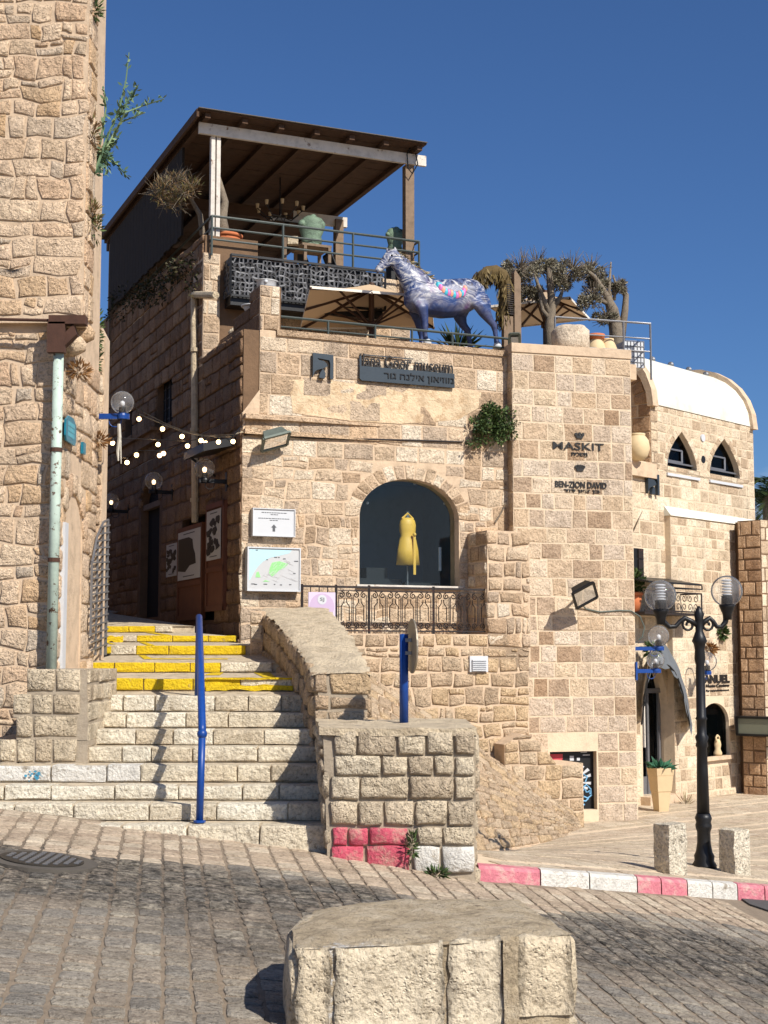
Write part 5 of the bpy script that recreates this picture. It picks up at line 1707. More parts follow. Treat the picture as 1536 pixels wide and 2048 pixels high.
c = MU.to(MU.px(430, 600, -bq)[0], z1_, -bq - .12)
t = thing('clay_bowl', 'cream clay bowl on the short cross parapet beside the drain pipe', 'bowl', c)
part(MB().lathe(c, [(.12, 0), (.15, .05), (.17, .1)], 14, 1.2), 'body', M_clay, t, True)
part(MB().lathe(c + Z * .09, [(.19, 0), (.2, .02), (.15, .025)], 14, 1.2), 'rim', M_clay, t, True)
# ================================================================ main terrace
ztr = vtop + .02
wq = -.12
ra, rb1 = u5 + .34, MU.px(1018, 690, wq)[0]
hh = MU.px(560, 650, wq)[1] - ztr
hh = max(.16, hh)
rp_ = [MU.to(ra, ztr, wq), MU.to(rb1, ztr, wq)]
railing('facade_railing', 'low two-bar metal railing along the museum facade top', MU, rp_, M_rail, [.24, .09], [rp_[0].lerp(rp_[1], k) for k in (0, .2, .4, .56, .74, 1)], r=.014, rp=.02)
# parasols
def parasol(label, rim, apex, foot, zmid, group='tan terrace parasols'):
    t = thing('parasol', label, 'parasol', foot, group)
    rim = [Vector(p) for p in rim]
    n = len(rim)
    vs, fs = [apex], []
    K = 4
    for k in range(1, K + 1):
        for i in range(n):
            for j in range(4):
                p = rim[i].lerp(rim[(i + 1) % n], j / 4)
                v = apex.lerp(p, k / K)
                vs.append(v - Z * (.05 * math.sin(math.pi * k / K)))
    q = 4 * n
    fs += [(0, 1 + i, 1 + (i + 1) % q) for i in range(q)]
    fs += [(1 + (k - 1) * q + i, 1 + k * q + i, 1 + k * q + (i + 1) % q, 1 + (k - 1) * q + (i + 1) % q) for k in range(1, K) for i in range(q)]
    part(MB().add(vs, fs), 'canopy', M_canv2, t)
    mb = MB()
    for i in range(n):
        a, b = rim[i], rim[(i + 1) % n]
        mb.box(a - Z * .03, b - a, (apex - a).normalized() * .01, Z * .04)
    part(mb, 'canopy_hem', M_canvt, t)
    hub = Vector((apex.x, apex.y, apex.z - .1))
    low = Vector((apex.x, apex.y, zmid))
    part(MB().tube([foot, hub + Z * .12], .045, 8), 'pole', M_woodd2, t)
    part(MB().tube([low - Z * .05, low + Z * .05], .08, 8), 'hub', M_woodd2, t)
    for i in range(n):
        for s in (0, .5):
            p = rim[i].lerp(rim[(i + 1) % n], s) - Z * .03
            part(MB().bar(hub, p, .03, .04), 'rib', M_woodd2, t)
            part(MB().bar(low, hub.lerp(p, .55), .025, .03), 'strut', M_woodd2, t)
M_canv2 = bpy.data.materials.new('tan_canvas_cloth')
M_canv2.use_nodes = True
nt = M_canv2.node_tree
nt.nodes.clear()
o_ = nt.nodes.new('ShaderNodeOutputMaterial')
d_ = nt.nodes.new('ShaderNodeBsdfDiffuse')
d_.inputs[0].default_value = lin(204, 178, 146)
tl = nt.nodes.new('ShaderNodeBsdfTranslucent')
tl.inputs[0].default_value = lin(184, 150, 112)
ms = nt.nodes.new('ShaderNodeMixShader')
ms.inputs[0].default_value = .22
nt.links.new(d_.outputs[0], ms.inputs[1])
nt.links.new(tl.outputs[0], ms.inputs[2])
nt.links.new(ms.outputs[0], o_.inputs[0])
M_woodd2 = plain('dark_parasol_wood', (70, 46, 30), .6, var=.3)
wp = -1.5
def TZ(x, y, w):
    return MU.P(x, y, w)
parasol('wide tan parasol open beside the painted horse', [TZ(620, 573, -.7), TZ(862, 592, -.75), TZ(868, 653, -2.2), TZ(600, 656, -2.15)], TZ(743, 568, -1.4),
        MU.to(MU.px(743, 600, -1.4)[0], vtop - .45, -1.4), TZ(743, 652, -1.4).z)
parasol('tan parasol partly hidden by the grey trees', [TZ(978, 612, -2.6), TZ(1140, 594, -1.6), TZ(1180, 637, -3.2), TZ(1040, 652, -4.2)], TZ(1090, 583, -2.9),
        MU.to(MU.px(1090, 640, -2.9)[0], vtop - .45, -2.9), TZ(1090, 650, -2.9).z)
# ---- painted horse
hw_ = -.42
def HP(x, y, dw=0):
    u, v = MU.px(730 + x / 4.955, 470 + y / 4.955, hw_)
    return MU.to(u, v, hw_ + dw)
ms_ = (MU.px(1000, 600, hw_)[0] - MU.px(800, 600, hw_)[0]) / 200 / 4.955 * 1.0
def loft(mb, secs, n=14):      # sections: (x, y, rv, rw, tilt, dw)
    rings = []
    for i, (x, y, rv_, rw_, *o) in enumerate(secs):
        dw = o[0] if o else 0
        c = HP(x, y, dw)
        a = secs[max(0, i - 1)]
        b = secs[min(len(secs) - 1, i + 1)]
        tx, ty = b[0] - a[0], b[1] - a[1]
        L = math.hypot(tx, ty) or 1
        nrm = (MU.ex * (-ty / L) + Z * (-tx / L))
        rings.append([c + nrm * (rv_ * ms_ * math.cos(2 * math.pi * k / n)) + MU.n * (rw_ * ms_ * math.sin(2 * math.pi * k / n)) for k in range(n)])
    vs = [p for r in rings for p in r]
    fs = [(i * n + k, i * n + (k + 1) % n, (i + 1) * n + (k + 1) % n, (i + 1) * n + k) for i in range(len(rings) - 1) for k in range(n)]
    fs += [tuple(range(n - 1, -1, -1)), tuple(range(len(vs) - n, len(vs)))]
    mb.add(vs, fs)
hm = MB()
loft(hm, [(400, 570, 40, 35), (430, 575, 120, 85), (490, 590, 158, 112), (570, 605, 170, 120), (660, 628, 172, 128), (760, 635, 178, 138), (860, 628, 176, 138), (940, 612, 166, 132), (1020, 595, 152, 125), (1090, 590, 130, 110), (1145, 595, 92, 80), (1172, 600, 40, 40)], 18)
loft(hm, [(560, 560, 150, 90), (500, 470, 138, 80), (430, 390, 112, 62), (370, 315, 92, 52), (320, 250, 78, 46), (285, 205, 62, 42)], 16)
loft(hm, [(310, 190, 40, 34), (275, 205, 62, 44), (240, 235, 62, 44), (200, 275, 50, 36), (165, 310, 38, 29), (135, 338, 34, 27), (115, 358, 26, 22), (105, 366, 10, 10)], 14)
for dw, dx, dy in ((.17, 0, 0), (-.2, 58, -18)):
    loft(hm, [(500 + dx * .5, 640, 85, 52, dw * .5), (520 + dx * .6, 740, 62, 46, dw), (540 + dx * .7, 830, 42, 36, dw), (548 + dx * .85, 900, 33, 30, dw), (548 + dx, 940, 32, 30, dw), (550 + dx, 1000 + dy, 22, 21, dw), (556 + dx, 1050 + dy, 24, 23, dw), (566 + dx, 1080 + dy, 28, 27, dw)], 10)
for dw, dx, dy in ((.19, 0, 0), (-.2, -150, 10)):
    loft(hm, [(1080 + dx * .5, 620, 110, 60, dw * .5), (1105 + dx * .7, 720, 95, 62, dw), (1135 + dx * .9, 800, 62, 48, dw), (1180 + dx, 870, 40, 33, dw), (1222 + dx, 920, 34, 29, dw), (1235 + dx, 980, 25, 22, dw), (1242 + dx, 1040, 23, 21, dw), (1250 + dx, 1085, 26, 24, dw), (1256 + dx, 1105 + dy, 30, 26, dw)], 10)
for x, y in ((232, 110), (288, 108)):
    loft(hm, [(x + 12, 190, 22, 16, .03 if x > 250 else -.05), (x + 4, 150, 18, 12, .03 if x > 250 else -.05), (x - 6, y, 3, 3, .03 if x > 250 else -.05)], 8)
def horse_mat():
    t = NT('swirl_painted_horse')
    p = t.pos()
    n1 = t.n('ShaderNodeTexNoise', Scale=2.2, Detail=2)
    t.l(p, n1.inputs['Vector'])
    vv = t.n('ShaderNodeVectorMath', operation='SCALE')
    vv.inputs['Scale'].default_value = .7
    t.l(n1.outputs['Color'], vv.inputs[0])
    av = t.n('ShaderNodeVectorMath', operation='ADD')
    t.l(p, av.inputs[0])
    t.l(vv.outputs[0], av.inputs[1])
    mp = t.n('ShaderNodeMapping')
    mp.inputs['Scale'].default_value = (9, 9, 26)
    mp.inputs['Rotation'].default_value = (.4, .5, .2)
    t.l(av.outputs[0], mp.inputs[0])
    st = t.n('ShaderNodeTexNoise', Scale=1.0, Detail=4, Roughness=.6)
    t.l(mp.outputs[0], st.inputs['Vector'])
    big = t.noise(2.4, 3, .5)
    sep_ = t.n('ShaderNodeSeparateXYZ')
    t.l(p, sep_.inputs[0])
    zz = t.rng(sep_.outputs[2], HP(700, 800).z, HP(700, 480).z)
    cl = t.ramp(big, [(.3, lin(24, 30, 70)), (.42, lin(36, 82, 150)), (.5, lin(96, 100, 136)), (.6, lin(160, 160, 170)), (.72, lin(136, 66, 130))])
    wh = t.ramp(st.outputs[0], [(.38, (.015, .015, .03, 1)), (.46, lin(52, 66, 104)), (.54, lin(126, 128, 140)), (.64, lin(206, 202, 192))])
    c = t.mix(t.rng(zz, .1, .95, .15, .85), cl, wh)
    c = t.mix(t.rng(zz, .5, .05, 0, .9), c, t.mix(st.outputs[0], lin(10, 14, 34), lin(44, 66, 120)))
    t.l(c, t.b.inputs['Base Color'])
    t.b.inputs['Roughness'].default_value = .45
    return t.m
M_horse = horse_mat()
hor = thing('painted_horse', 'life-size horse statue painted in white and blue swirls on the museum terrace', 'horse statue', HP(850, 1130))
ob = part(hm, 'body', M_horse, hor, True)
rm_ = ob.modifiers.new('fuse', 'REMESH')
rm_.mode = 'VOXEL'
rm_.voxel_size = .016
rm_.use_smooth_shade = True
sm_ = ob.modifiers.new('smooth', 'SMOOTH')
sm_.factor = .6
sm_.iterations = 5
mane = MB()
for k in range(160):
    t = k / 160
    x, y = 250 + 390 * t, 168 + 285 * t - 40 * math.sin(math.pi * t) * .3
    p = HP(x + 14, y - 8)
    leaf(mane, p, MU.ex * R.uniform(.2, .8) + MU.n * R.uniform(-1, 1) - Z * R.uniform(-.2, 1), R.uniform(.08, .17), .03)
mane.tube([HP(262, 160), HP(340, 215), HP(440, 300), HP(540, 395), HP(630, 450)], [.03, .04, .045, .04, .02], 8)
part(mane, 'mane', leafmat('mane_fibre', (150, 130, 80), (176, 160, 120), (110, 96, 64)), hor)
for x, y, dw in ((572, 1108, .17), (632, 1092, -.2), (1258, 1140, .19), (1050, 1140, -.2)):
    part(MB().lathe(HP(x, y + 14, dw), [(.075, 0), (.06, .07), (.045, .11)], 10), 'hoof', M_wht, hor, True)
for dw in (.135, -.135):
    part(MB().ball(HP(232, 225, dw), .018, 8, 6), 'eye', M_black, hor, True)
tl_ = MB()
tp = [HP(1120, 480), HP(1150, 410), HP(1210, 370), HP(1290, 365), HP(1350, 400), HP(1385, 480), HP(1398, 580), HP(1395, 680), HP(1372, 790), HP(1360, 860)]
tl_.tube(tp, [.05, .08, .1, .11, .12, .12, .12, .11, .08, .04], 10)
core = part(tl_, 'tail', M_thatch, hor, True)
tl2 = MB()
for k in range(1500):
    t = R.random() * (len(tp) - 1.01)
    i = int(t)
    p = tp[i].lerp(tp[i + 1], t - i) + rv() * .13
    leaf(tl2, p, rv() * .6 - Z * 1.0, R.uniform(.07, .2), R.uniform(.02, .035))
part(tl2, 'tail_hair', L_fib, core)
# painted discs on the flank (flat print on the statue)
mb = {}
cols = [lin(60, 170, 190), lin(205, 110, 170), lin(226, 150, 120)]
for i, (x, y) in enumerate(((672, 528), (690, 552), (712, 576), (735, 596), (762, 606), (788, 612), (815, 626), (842, 632), (868, 622), (892, 612), (914, 592), (928, 566), (690, 534), (906, 612))):
    m = mb.setdefault(i % 3, MB())
    dw = 138 * ms_ * math.sqrt(max(0, 1 - ((y - 628) / 176) ** 2)) - .008
    m.ball(HP(x, y, dw), .042, 8, 6, 1, .35, 1.4)
for i, m in mb.items():
    mt = plain('flank_paint_%d' % i, (60, 170, 190) if i == 0 else (196, 104, 166) if i == 1 else (220, 150, 126), .45, var=.2, bump=0)
    part(m, 'painted_scale', mt, hor, True)
# ---- notched wooden plank with floodlight
w = -.3
pk = thing('notched_plank', 'tall grey weathered plank with a rack of black notches behind the horse tail', 'plank', MU.to(MU.px(1026, 690, w)[0], ztr, w))
u0, u1, u2 = MU.px(1015, 620, w)[0], MU.px(1028, 620, w)[0], MU.px(1041, 620, w)[0]
zt_, zb_ = MU.px(1035, 541, w)[1], ztr - .1
part(MB().fprism(MU, [(u1, zb_), (u2, zb_), (u2, zt_ - .12), (u1 + .02, zt_), (u1, zt_ - .05)], w - .08, w + .02), 'plank', M_wood, pk)
part(MB().fbox(MU, u0 - .06, u1 - .01, zb_, MU.px(1020, 632, w)[1], w - .1, w - .01), 'lower_board', M_wood, pk)
part(MB().fbox(MU, u0 + .0, u1 - .01, MU.px(1020, 632, w)[1], MU.px(1020, 555, w)[1], w - .12, w - .07), 'back_board', M_dark, pk)
for k in range(15):
    v = MU.px(1020, 632, w)[1] + .03 + k * .034
    part(MB().fbox(MU, u0, u1, v, v + .014, w - .07, w - .0), 'notch_bar', M_rust, pk)
def flood(name, label, c, d, up, s, wall_pt, mats=(M_black, M_wht)):
    """floodlight head facing d, on a bracket from the wall"""
    t = thing(name, label, 'floodlight', wall_pt)
    d = Vector(d).normalized()
    a = d.cross(Vector(up)).normalized()
    b = a.cross(d)
    c = Vector(c)
    m = MB()
    f1 = [c + a * x * s[0] + b * y * s[1] + d * .06 for x, y in ((-.5, -.5), (.5, -.5), (.5, .5), (-.5, .5))]
    f0 = [c + a * x * s[0] * .7 + b * y * s[1] * .7 - d * .1 for x, y in ((-.5, -.5), (.5, -.5), (.5, .5), (-.5, .5))]
    m.add(f1 + f0, [(7, 6, 5, 4), (0, 1, 5, 4), (1, 2, 6, 5), (2, 3, 7, 6), (3, 0, 4, 7)])
    part(m, 'housing', mats[0], t)
    m = MB()
    for i in range(4):
        m.bar(f1[i], f1[(i + 1) % 4], .035, .035, d)
    part(m, 'rim', mats[0], t)
    part(MB().add([c + (p - c) * .72 + d * .0 for p in f1], [(0, 1, 2, 3)]), 'reflector', plain('lamp_reflector', (200, 204, 206), .3, .2, var=.25, scale=12, bump=.1), t)
    part(MB().add([p + d * .004 for p in f1], [(0, 1, 2, 3)]), 'glass', G_win2, t)
    part(MB().tube([c - d * .08, wall_pt], .02, 6), 'bracket', mats[0], t)
    return t
G_win2 = glass('lamp_glass', (.9, .92, .93, 1), .3)
c = TF.P(1166, 1186, .42)
flood('tower_floodlight', 'black square floodlight jutting from the tower front', c, TF.n * .6 - TF.ex * -.15 - Z * .5, Z * 1 + TF.ex * -.55, (.36, .34), TF.P(1150, 1200, 0))
c = MU.P(548, 877, .22)
M_grnm = plain('grey_green_metal', (96, 104, 96), .5, .3, var=.3, scale=14)
flood('facade_floodlight', 'grey-green floodlight tilted down at the left corner of the facade', c, MU.n * .5 - Z * .8 + MU.ex * .25, MU.n, (.4, .3), MU.P(530, 868, 0), (M_grnm, M_grnm))
c = MU.P(1030, 690, .05)
flood('plank_floodlight', 'narrow grey lamp head standing beside the notched plank', c, MU.ex * -.3 + MU.n * .5 - Z * .4, Z, (.16, .42), MU.P(1022, 702, -.05), (M_grnm, M_grnm))
# ---- plants of the terrace
def bush(name, label, c, r, n, L, wd, mat, trunk=True, cat='plant', group=None, clumps=9, up=.2):
    t = thing(name, label, cat, c, group)
    mb = MB()
    for k in range(clumps):
        q = rv()
        cc_ = Vector(c) + Vector((q.x * r[0] * .75, q.y * r[1] * .75, r[2] + q.z * r[2] * .75))
        clump(mb, cc_, (r[0] * .45, r[1] * .45, r[2] * .45), n // clumps, L, wd, up)
    part(mb, 'foliage', mat, t)
    m = MB()
    for k in range(5):
        q = rv()
        m.tube([c, Vector(c) + Vector((q.x * r[0] * .4, q.y * r[1] * .4, r[2] * .7)), Vector(c) + Vector((q.x * r[0] * .8, q.y * r[1] * .8, r[2] * (1.2 + .4 * q.z)))], [.025, .015, .006], 5)
    part(m, 'stem', M_bark, t)
    return t
ztf = vtop - .45
def tp_(x, w):
    return MU.to(MU.px(x, 690, w)[0], ztf, w)
c = tp_(915, -1.6)
yu = thing('spiky_yucca', 'spiky yucca plant behind the horse legs', 'plant', c)
mb = MB()
for k in range(70):
    d = rv()
    d = Vector((d.x, d.y, abs(d.z) * .9 + .15))
    leaf(mb, c + Z * .75, d, R.uniform(.4, .65), .055)
part(mb, 'leaves', L_dark, yu)
part(MB().tube([c, c + Z * .8], .06, 7), 'stem', M_bark, yu)
bush('dark_shrub', 'dense dark shrub behind the horse hind legs', tp_(975, -1.3), (.55, .4, .42), 1500, .09, .045, L_dark)
bush('low_shrub', 'small green shrub left of the round boulder', tp_(1075, -.8), (.3, .3, .3), 700, .08, .035, L_caper)
c0 = tp_(1065, -1.0)
fl_ = MB()
clump(fl_, c0 + Z * .5, (.2, .15, .06), 70, .06, .05)
solo(fl_, 'magenta_flowers', L_flow, 'cluster of magenta flowers low behind the notched plank', 'flowers', c0 + Z * .5)
def tree(name, label, limbs, crowns, leaf_m, n, L, wd, tw=.006):
    base = limbs[0][0][0]
    t = thing(name, label, 'tree', base, 'grey windswept terrace trees')
    for pts, rs in limbs:
        part(MB().tube(pts, rs, 8), 'trunk' if rs[0] > .07 else 'branch', M_bark, t, True)
    mb, m2 = MB(), MB()
    for c, r in crowns:
        for k in range(7):
            q = rv()
            cc_ = Vector(c) + Vector((q.x * r[0] * 1.15, q.y * r[1] * .8, q.z * r[2] * .85))
            clump(mb, cc_, [x * .4 * R.uniform(.6, 1.2) for x in r], n // 7, L, wd, .35)
        twigs(m2, c, max(r), 60, max(r) * 1.1, tw, .3)
    part(mb, 'crown', leaf_m, t)
    part(m2, 'twigs', M_bark, t)
    return t
w1 = -1.3
G = lambda x, y, dw=0: MU.P(x, y, w1 + dw)
tree('windswept_tree', 'grey windswept tree left of the boulder with bare forked limbs', [([G(1098, 720), G(1100, 650), G(1104, 610), G(1098, 545), G(1096, 528)], [.1, .09, .07, .05, .03]),
     ([G(1103, 640), G(1088, 600), G(1076, 570), G(1066, 538)], [.05, .04, .03, .015]), ([G(1104, 620), G(1120, 595), G(1126, 580)], [.05, .04, .02]), ([G(1100, 640), G(1085, 620), G(1078, 585)], [.05, .035, .02])],
     [(G(1040, 540, .1), (.3, .3, .22)), (G(1075, 535, -.2), (.3, .3, .2)), (G(1030, 575, -.1), (.22, .25, .2)), (G(1120, 560, -.3), (.22, .25, .25)), (G(1060, 590, -.3), (.2, .2, .16))], L_grey, 1700, .06, .02)
w1 = -.9
tree('gnarled_tree', 'gnarled grey tree right of the boulder leaning to the left', [([G(1236, 720), G(1232, 660), G(1225, 620), G(1212, 590), G(1190, 555), G(1165, 532)], [.14, .12, .1, .06, .04, .02]),
     ([G(1240, 690), G(1250, 620), G(1252, 590), G(1240, 570), G(1255, 565)], [.08, .06, .05, .035, .015]), ([G(1225, 620), G(1218, 580), G(1222, 524)], [.05, .03, .012]), ([G(1222, 610), G(1200, 600), G(1175, 578)], [.05, .035, .015]), ([G(1228, 600), G(1232, 570), G(1226, 550)], [.03, .025, .015])],
     [(G(1145, 540, 0), (.26, .28, .16)), (G(1180, 545, -.2), (.28, .28, .2)), (G(1185, 600, 0), (.25, .25, .2)), (G(1200, 575, -.2), (.25, .25, .16)), (G(1212, 635, 0), (.15, .2, .1)), (G(1238, 575, 0), (.1, .15, .14))], L_grey, 1300, .055, .02)
# ---- boulder, jars and caged tank on the tower roof
bd = thing('round_boulder', 'big round whitish millstone boulder on the tower top', 'boulder', TF.P(1140, 698, -.35))
c = TF.P(1141, 701, -.35)
mb = MB().lathe(Vector((c.x, c.y, tzt)), [(.22, 0), (.29, .03), (.3, .2), (.295, .38), (.24, .45), (.1, .47), (.02, .472)], 22)
mb.v = [v + noise.noise_vector(v * 5) * .03 for v in mb.v]
part(mb, 'stone', stone_mat('whitish_boulder', [(206, 190, 168), (198, 180, 156)], .2, bump=.7), bd, True)
for x, s, lb in ((1192, 1.0, 'pale clay amphora with an orange rim right of the boulder'), (1216, .92, 'pale clay amphora beside the caged white tank')):
    c = TF.P(x, 700, -.75)
    c.z = tzt
    t = pot('clay_amphora', lb, c, [(.1 * s, 0), (.16 * s, .1), (.17 * s, .22), (.12 * s, .34), (.1 * s, .38)], M_clay, 'jar', 'clay amphoras on the tower roof')
    if s == 1:
        part(MB().lathe(c + Z * .37, [(.11, 0), (.15, .05), (.15, .09), (.1, .1)], 14), 'saucer', M_terra, t, True)
c = TF.P(1268, 722, -.95)
tk = thing('caged_tank', 'white plastic tank in a wire cage at the right end of the roof', 'tank', c)
wt = .4
Hh = .42
bt0 = TF.px(1268, 735, -.95)[1]
uc_ = TF.px(1268, 722, -.95)[0]
for i in range(6):
    for j in range(5):
        part(MB().fbox(TF, uc_ - .17 + i * .06, uc_ - .115 + i * .06, bt0 + j * .09, bt0 + .082 + j * .09, -1.3, -.95), 'tank_rib', M_wht, tk)
mb = MB()
for i in range(7):
    mb.bar(TF.to(uc_ - .175 + i * .06, bt0, -.94), TF.to(uc_ - .175 + i * .06, bt0 + .45, -.94), .008)
for j in range(6):
    mb.bar(TF.to(uc_ - .175, bt0 + j * .09, -.94), TF.to(uc_ + .185, bt0 + j * .09, -.94), .008)
part(mb, 'cage', M_steel, tk)
hz_ = .33
tr0 = [TF.P(1110, 634, -.6), TF.P(1262, 668, -.6), TF.P(1301, 679, -.6), TF.P(1301, 679, -1.6)]
b_ = [Vector((p.x, p.y, tzt + .0)) for p in tr0]
lv = [tr0[0].z - tzt, (tr0[0].z - tzt) * .62, (tr0[0].z - tzt) * .3]
railing('roof_railing', 'light grey railing round the tower roof', TF, b_, M_steel, lv, [b_[0], b_[0].lerp(b_[1], .9), b_[2], b_[3]], r=.012, rp=.018)
part(MB().fbox(TF, tu1 - .3, tu1 + .35, tzt - .3, tzt - .05, -3, -.5), 'roof_extension', M_mort, tow)
# caper bush on the facade
c = MU.P(985, 850, .02)
cb2 = thing('caper_bush', 'green caper bush growing out of the facade beside the tower', 'bush', c)
mb = MB()
for k in range(40):
    q = rv()
    clump(mb, c + MU.ex * (q.x * .42 - .04) + MU.n * (.14 + .1 * q.y) + Z * (q.z * .27 + .04 + .3 * q.x * (q.x < 0) * .5 - .12 * abs(q.x)), (.12 * R.uniform(.5, 1.3), .12, .1 * R.uniform(.5, 1.3)), 70, .055, .034, .0)
part(mb, 'foliage', L_caper, cb2)
m = MB()
for k in range(12):
    q = rv()
    m.tube([c, c + MU.ex * q.x * .2 + MU.n * .15 + Z * .1, c + MU.ex * q.x * .42 + MU.n * .2 + Z * (q.z * .3 - .1)], [.014, .01, .005], 4)
part(m, 'stem', M_bark, cb2)
# dry shrub on the pergola corner and creepers on the upper side wall
c = MU.to(MU.px(350, 400, wU - 1.5)[0], MU.px(350, 420, wU - 1.5)[1], wU - 1.5)
c = PU(362, 400, wU - .9)
ds = thing('dry_shrub', 'half dry bushy shrub leaning out under the pergola corner', 'shrub', c)
mb, m2 = MB(), MB()
for x, y in ((330, 372), (350, 360), (372, 362), (318, 385), (345, 395), (368, 385), (352, 410), (385, 375), (332, 402)):
    q = PU(x, y, wU - .6 + R.uniform(-.25, .25))
    clump(mb, q, (.15, .15, .12), 120, .1, .015, .6)
    twigs(m2, q, .2, 22, .3, .004, .2)
part(mb, 'foliage', L_dry, ds)
part(m2, 'twigs', M_bark, ds)
part(MB().tube([PU(405, 470, wU - .7), PU(400, 430, wU - .7), PU(380, 395, wU - .7), PU(350, 375, wU - .6)], [.05, .045, .03, .015], 7), 'trunk', M_bark, ds)
cr = MB()
cw = thing('wall_creeper', 'dark creeper hanging over the top of the alley side wall', 'creeper', SD.to(-5, 6, 0))
for k in range(46):
    x = R.uniform(215, 400)
    y = 505 + (405 - x) * .47 + abs(R.gauss(20, 22))
    p = SD.P(x, y, .04)
    clump(cr, p, (.16, .1, .14), 34, .08, .04, -.2)
part(cr, 'foliage', leafmat('dim_creeper_leaves', (40, 46, 24), (58, 58, 32), (78, 66, 42)), cw)
# ================================================================ letters and signs
def emblem(name, label, fr, q, w, mat):
    """square plate with a bird-like cut-out and a drop below its beak"""
    (x0, y0), (x1, y1) = q
    a, b = fr.px(x0, y1), fr.px(x1, y0)
    W, H = b[0] - a[0], b[1] - a[1]
    U = lambda x, y: (a[0] + W * x, b[1] - H * y)
    t = thing(name, label, 'emblem', fr.to(*a, 0), 'bird-shaped wall emblems')
    ol = [(0, 0), (1, .02), (1, 1), (.84, .99), (.85, .38), (.8, .25), (.22, .2), (.3, .27), (.55, .3), (.68, .4), (.72, .5), (.5, .6), (.2, .68), (.08, .78), (0, .98)]
    part(MB().fprism(fr, [U(*p) for p in reversed(ol)], w, w + .05), 'plate', mat, t)
    part(MB().fprism(fr, [U(*p) for p in ((.3, .98), (.58, 1.0), (.62, .82), (.55, .66), (.48, .62), (.36, .78))], w, w + .05), 'drop', mat, t)
    return t
emblem('museum_emblem', 'slate grey bird emblem plate left of the museum name', MU, ((622, 711), (663, 757)), .03, M_signm)
emblem('wall_emblem', 'dark bird emblem plate on the right building below the jar', RF, ((1289, 950), (1311, 988)), .03, M_signm)
ms2 = thing('museum_sign', 'slate metal museum name board with English and Hebrew letters', 'sign', MU.P(810, 760))
a, b = MU.px(716, 764), MU.px(905, 738)
zpa, zpb = MU.px(716, 733)[1], MU.px(716, 762)[1]
part(MB().fprism(MU, [(a[0] + .03, zpb), (b[0], zpb - .0), (b[0], zpa), (a[0], zpa), (a[0], zpb + .03)], .03, .07), 'plate', M_signm, ms2)
mb = MB()
cu_, hw2 = (a[0] + b[0]) / 2, (b[0] - a[0])
text_into(mb, 'Ilana Goor museum', MU, cu_, zpa + .1, .03, hw2 * .98, .19, .022, .004)
part(mb, 'english_lettering', M_letter, ms2)
mb = MB()
text_into(mb, 'רוג הנליא ןואיזומ', MU, cu_ + hw2 * .12, (zpa + zpb) / 2 - .01, .07, hw2 * .74, (zpa - zpb) * .62, .014, .008)
part(mb, 'hebrew_lettering', M_black, ms2)
part(MB().fbox(MU, a[0] + .0, a[0] + .03, zpa, zpa + .15, .035, .06).fbox(MU, a[0] + .06, cu_ + .1, zpa + .17, zpa + .185, .03, .04), 'edge_bar', M_signm, ms2)
def crown(mb, fr, x, y, s, n):
    u, v = fr.px(x, y)
    for k in range(n):
        t = (k / (n - 1) - .5) * 1.7
        c = fr.to(u + s * .9 * math.sin(t), v + s * .28 * math.cos(t), .03)
        r = s * .3
        pts = [(u + s * .9 * math.sin(t) + r * math.cos(2 * math.pi * j / 10), v + s * .25 * math.cos(t) + r * math.sin(2 * math.pi * j / 10)) for j in range(10)]
        mb.fprism(fr, pts, .009, .03)
    mb.fprism(fr, [(u - s * .55, v - s * .6), (u + s * .55, v - s * .6), (u + s * .8, v - s * .05), (u - s * .8, v - s * .05)], .009, .026)
    return mb
def wsign(name, label, fr, crownpos, lines, cn):
    t = thing(name, label, 'sign', fr.P(lines[0][1], lines[0][2]))
    if crownpos:
        part(crown(MB(), fr, *crownpos, cn), 'crown', M_letter, t)
    for s, x, y, wpx, hpx, bold in lines:
        u, v = fr.px(x, y)
        W = fr.px(x + wpx / 2, y)[0] - fr.px(x - wpx / 2, y)[0]
        H = fr.px(x, y - hpx / 2)[1] - fr.px(x, y + hpx / 2)[1]
        mb = MB()
        text_into(mb, s, fr, u, v, .009, W, H, .014, bold)
        part(mb, 'lettering', M_letter, t, stuff=True)
    return t
wsign('maskit_sign', 'dark raised letters of the upper shop name with crown on the tower', TF, (1158, 871, .085), [('MASKIT', 1156, 893, 102, 15, .01), ('תיכשמ', 1158, 909, 32, 7, .02)], 3)
wsign('silversmith_sign', 'dark serif letters of the lower shop name on the tower', TF, (1159, 936, .09), [('BEN-ZION DAVID', 1161, 970, 103, 13, .03), ('דוד ןויצ ןב', 1163, 983, 72, 7, .02)], 5)
wsign('boutique_sign', 'black letters beside the lamp post on the lower right wall', Frame(RF.to(0, 0, .12), 47), None, [('YANUEL', 1427, 1358, 62, 17, .05), ('Haute Couture', 1434, 1371, 46, 6, .03), ('by appointment', 1434, 1381, 46, 5, .03)], 0)
def board(name, label, fr, q, w, frame_t, face, cat='sign'):
    (x0, y0), (x1, y1) = q
    a, b = fr.px(x0, y1), fr.px(x1, y0)
    t = thing(name, label, cat, fr.to(a[0], a[1], 0))
    part(MB().fbox(fr, a[0], b[0], a[1], b[1], 0.02, w), 'panel', face, t)
    for (u0, u1, v0, v1) in ((a[0] - frame_t, b[0] + frame_t, b[1], b[1] + frame_t), (a[0] - frame_t, b[0] + frame_t, a[1] - frame_t, a[1]), (a[0] - frame_t, a[0], a[1], b[1]), (b[0], b[0] + frame_t, a[1], b[1])):
        part(MB().fbox(fr, u0, u1, v0, v1, 0.02, w + .018), 'frame', M_wht, t)
    return t, a, b
t, a, b = board('direction_sign', 'white direction sign with a black up arrow on the facade corner', MU, ((502, 1022), (584, 1071)), .1, .012, M_wht)
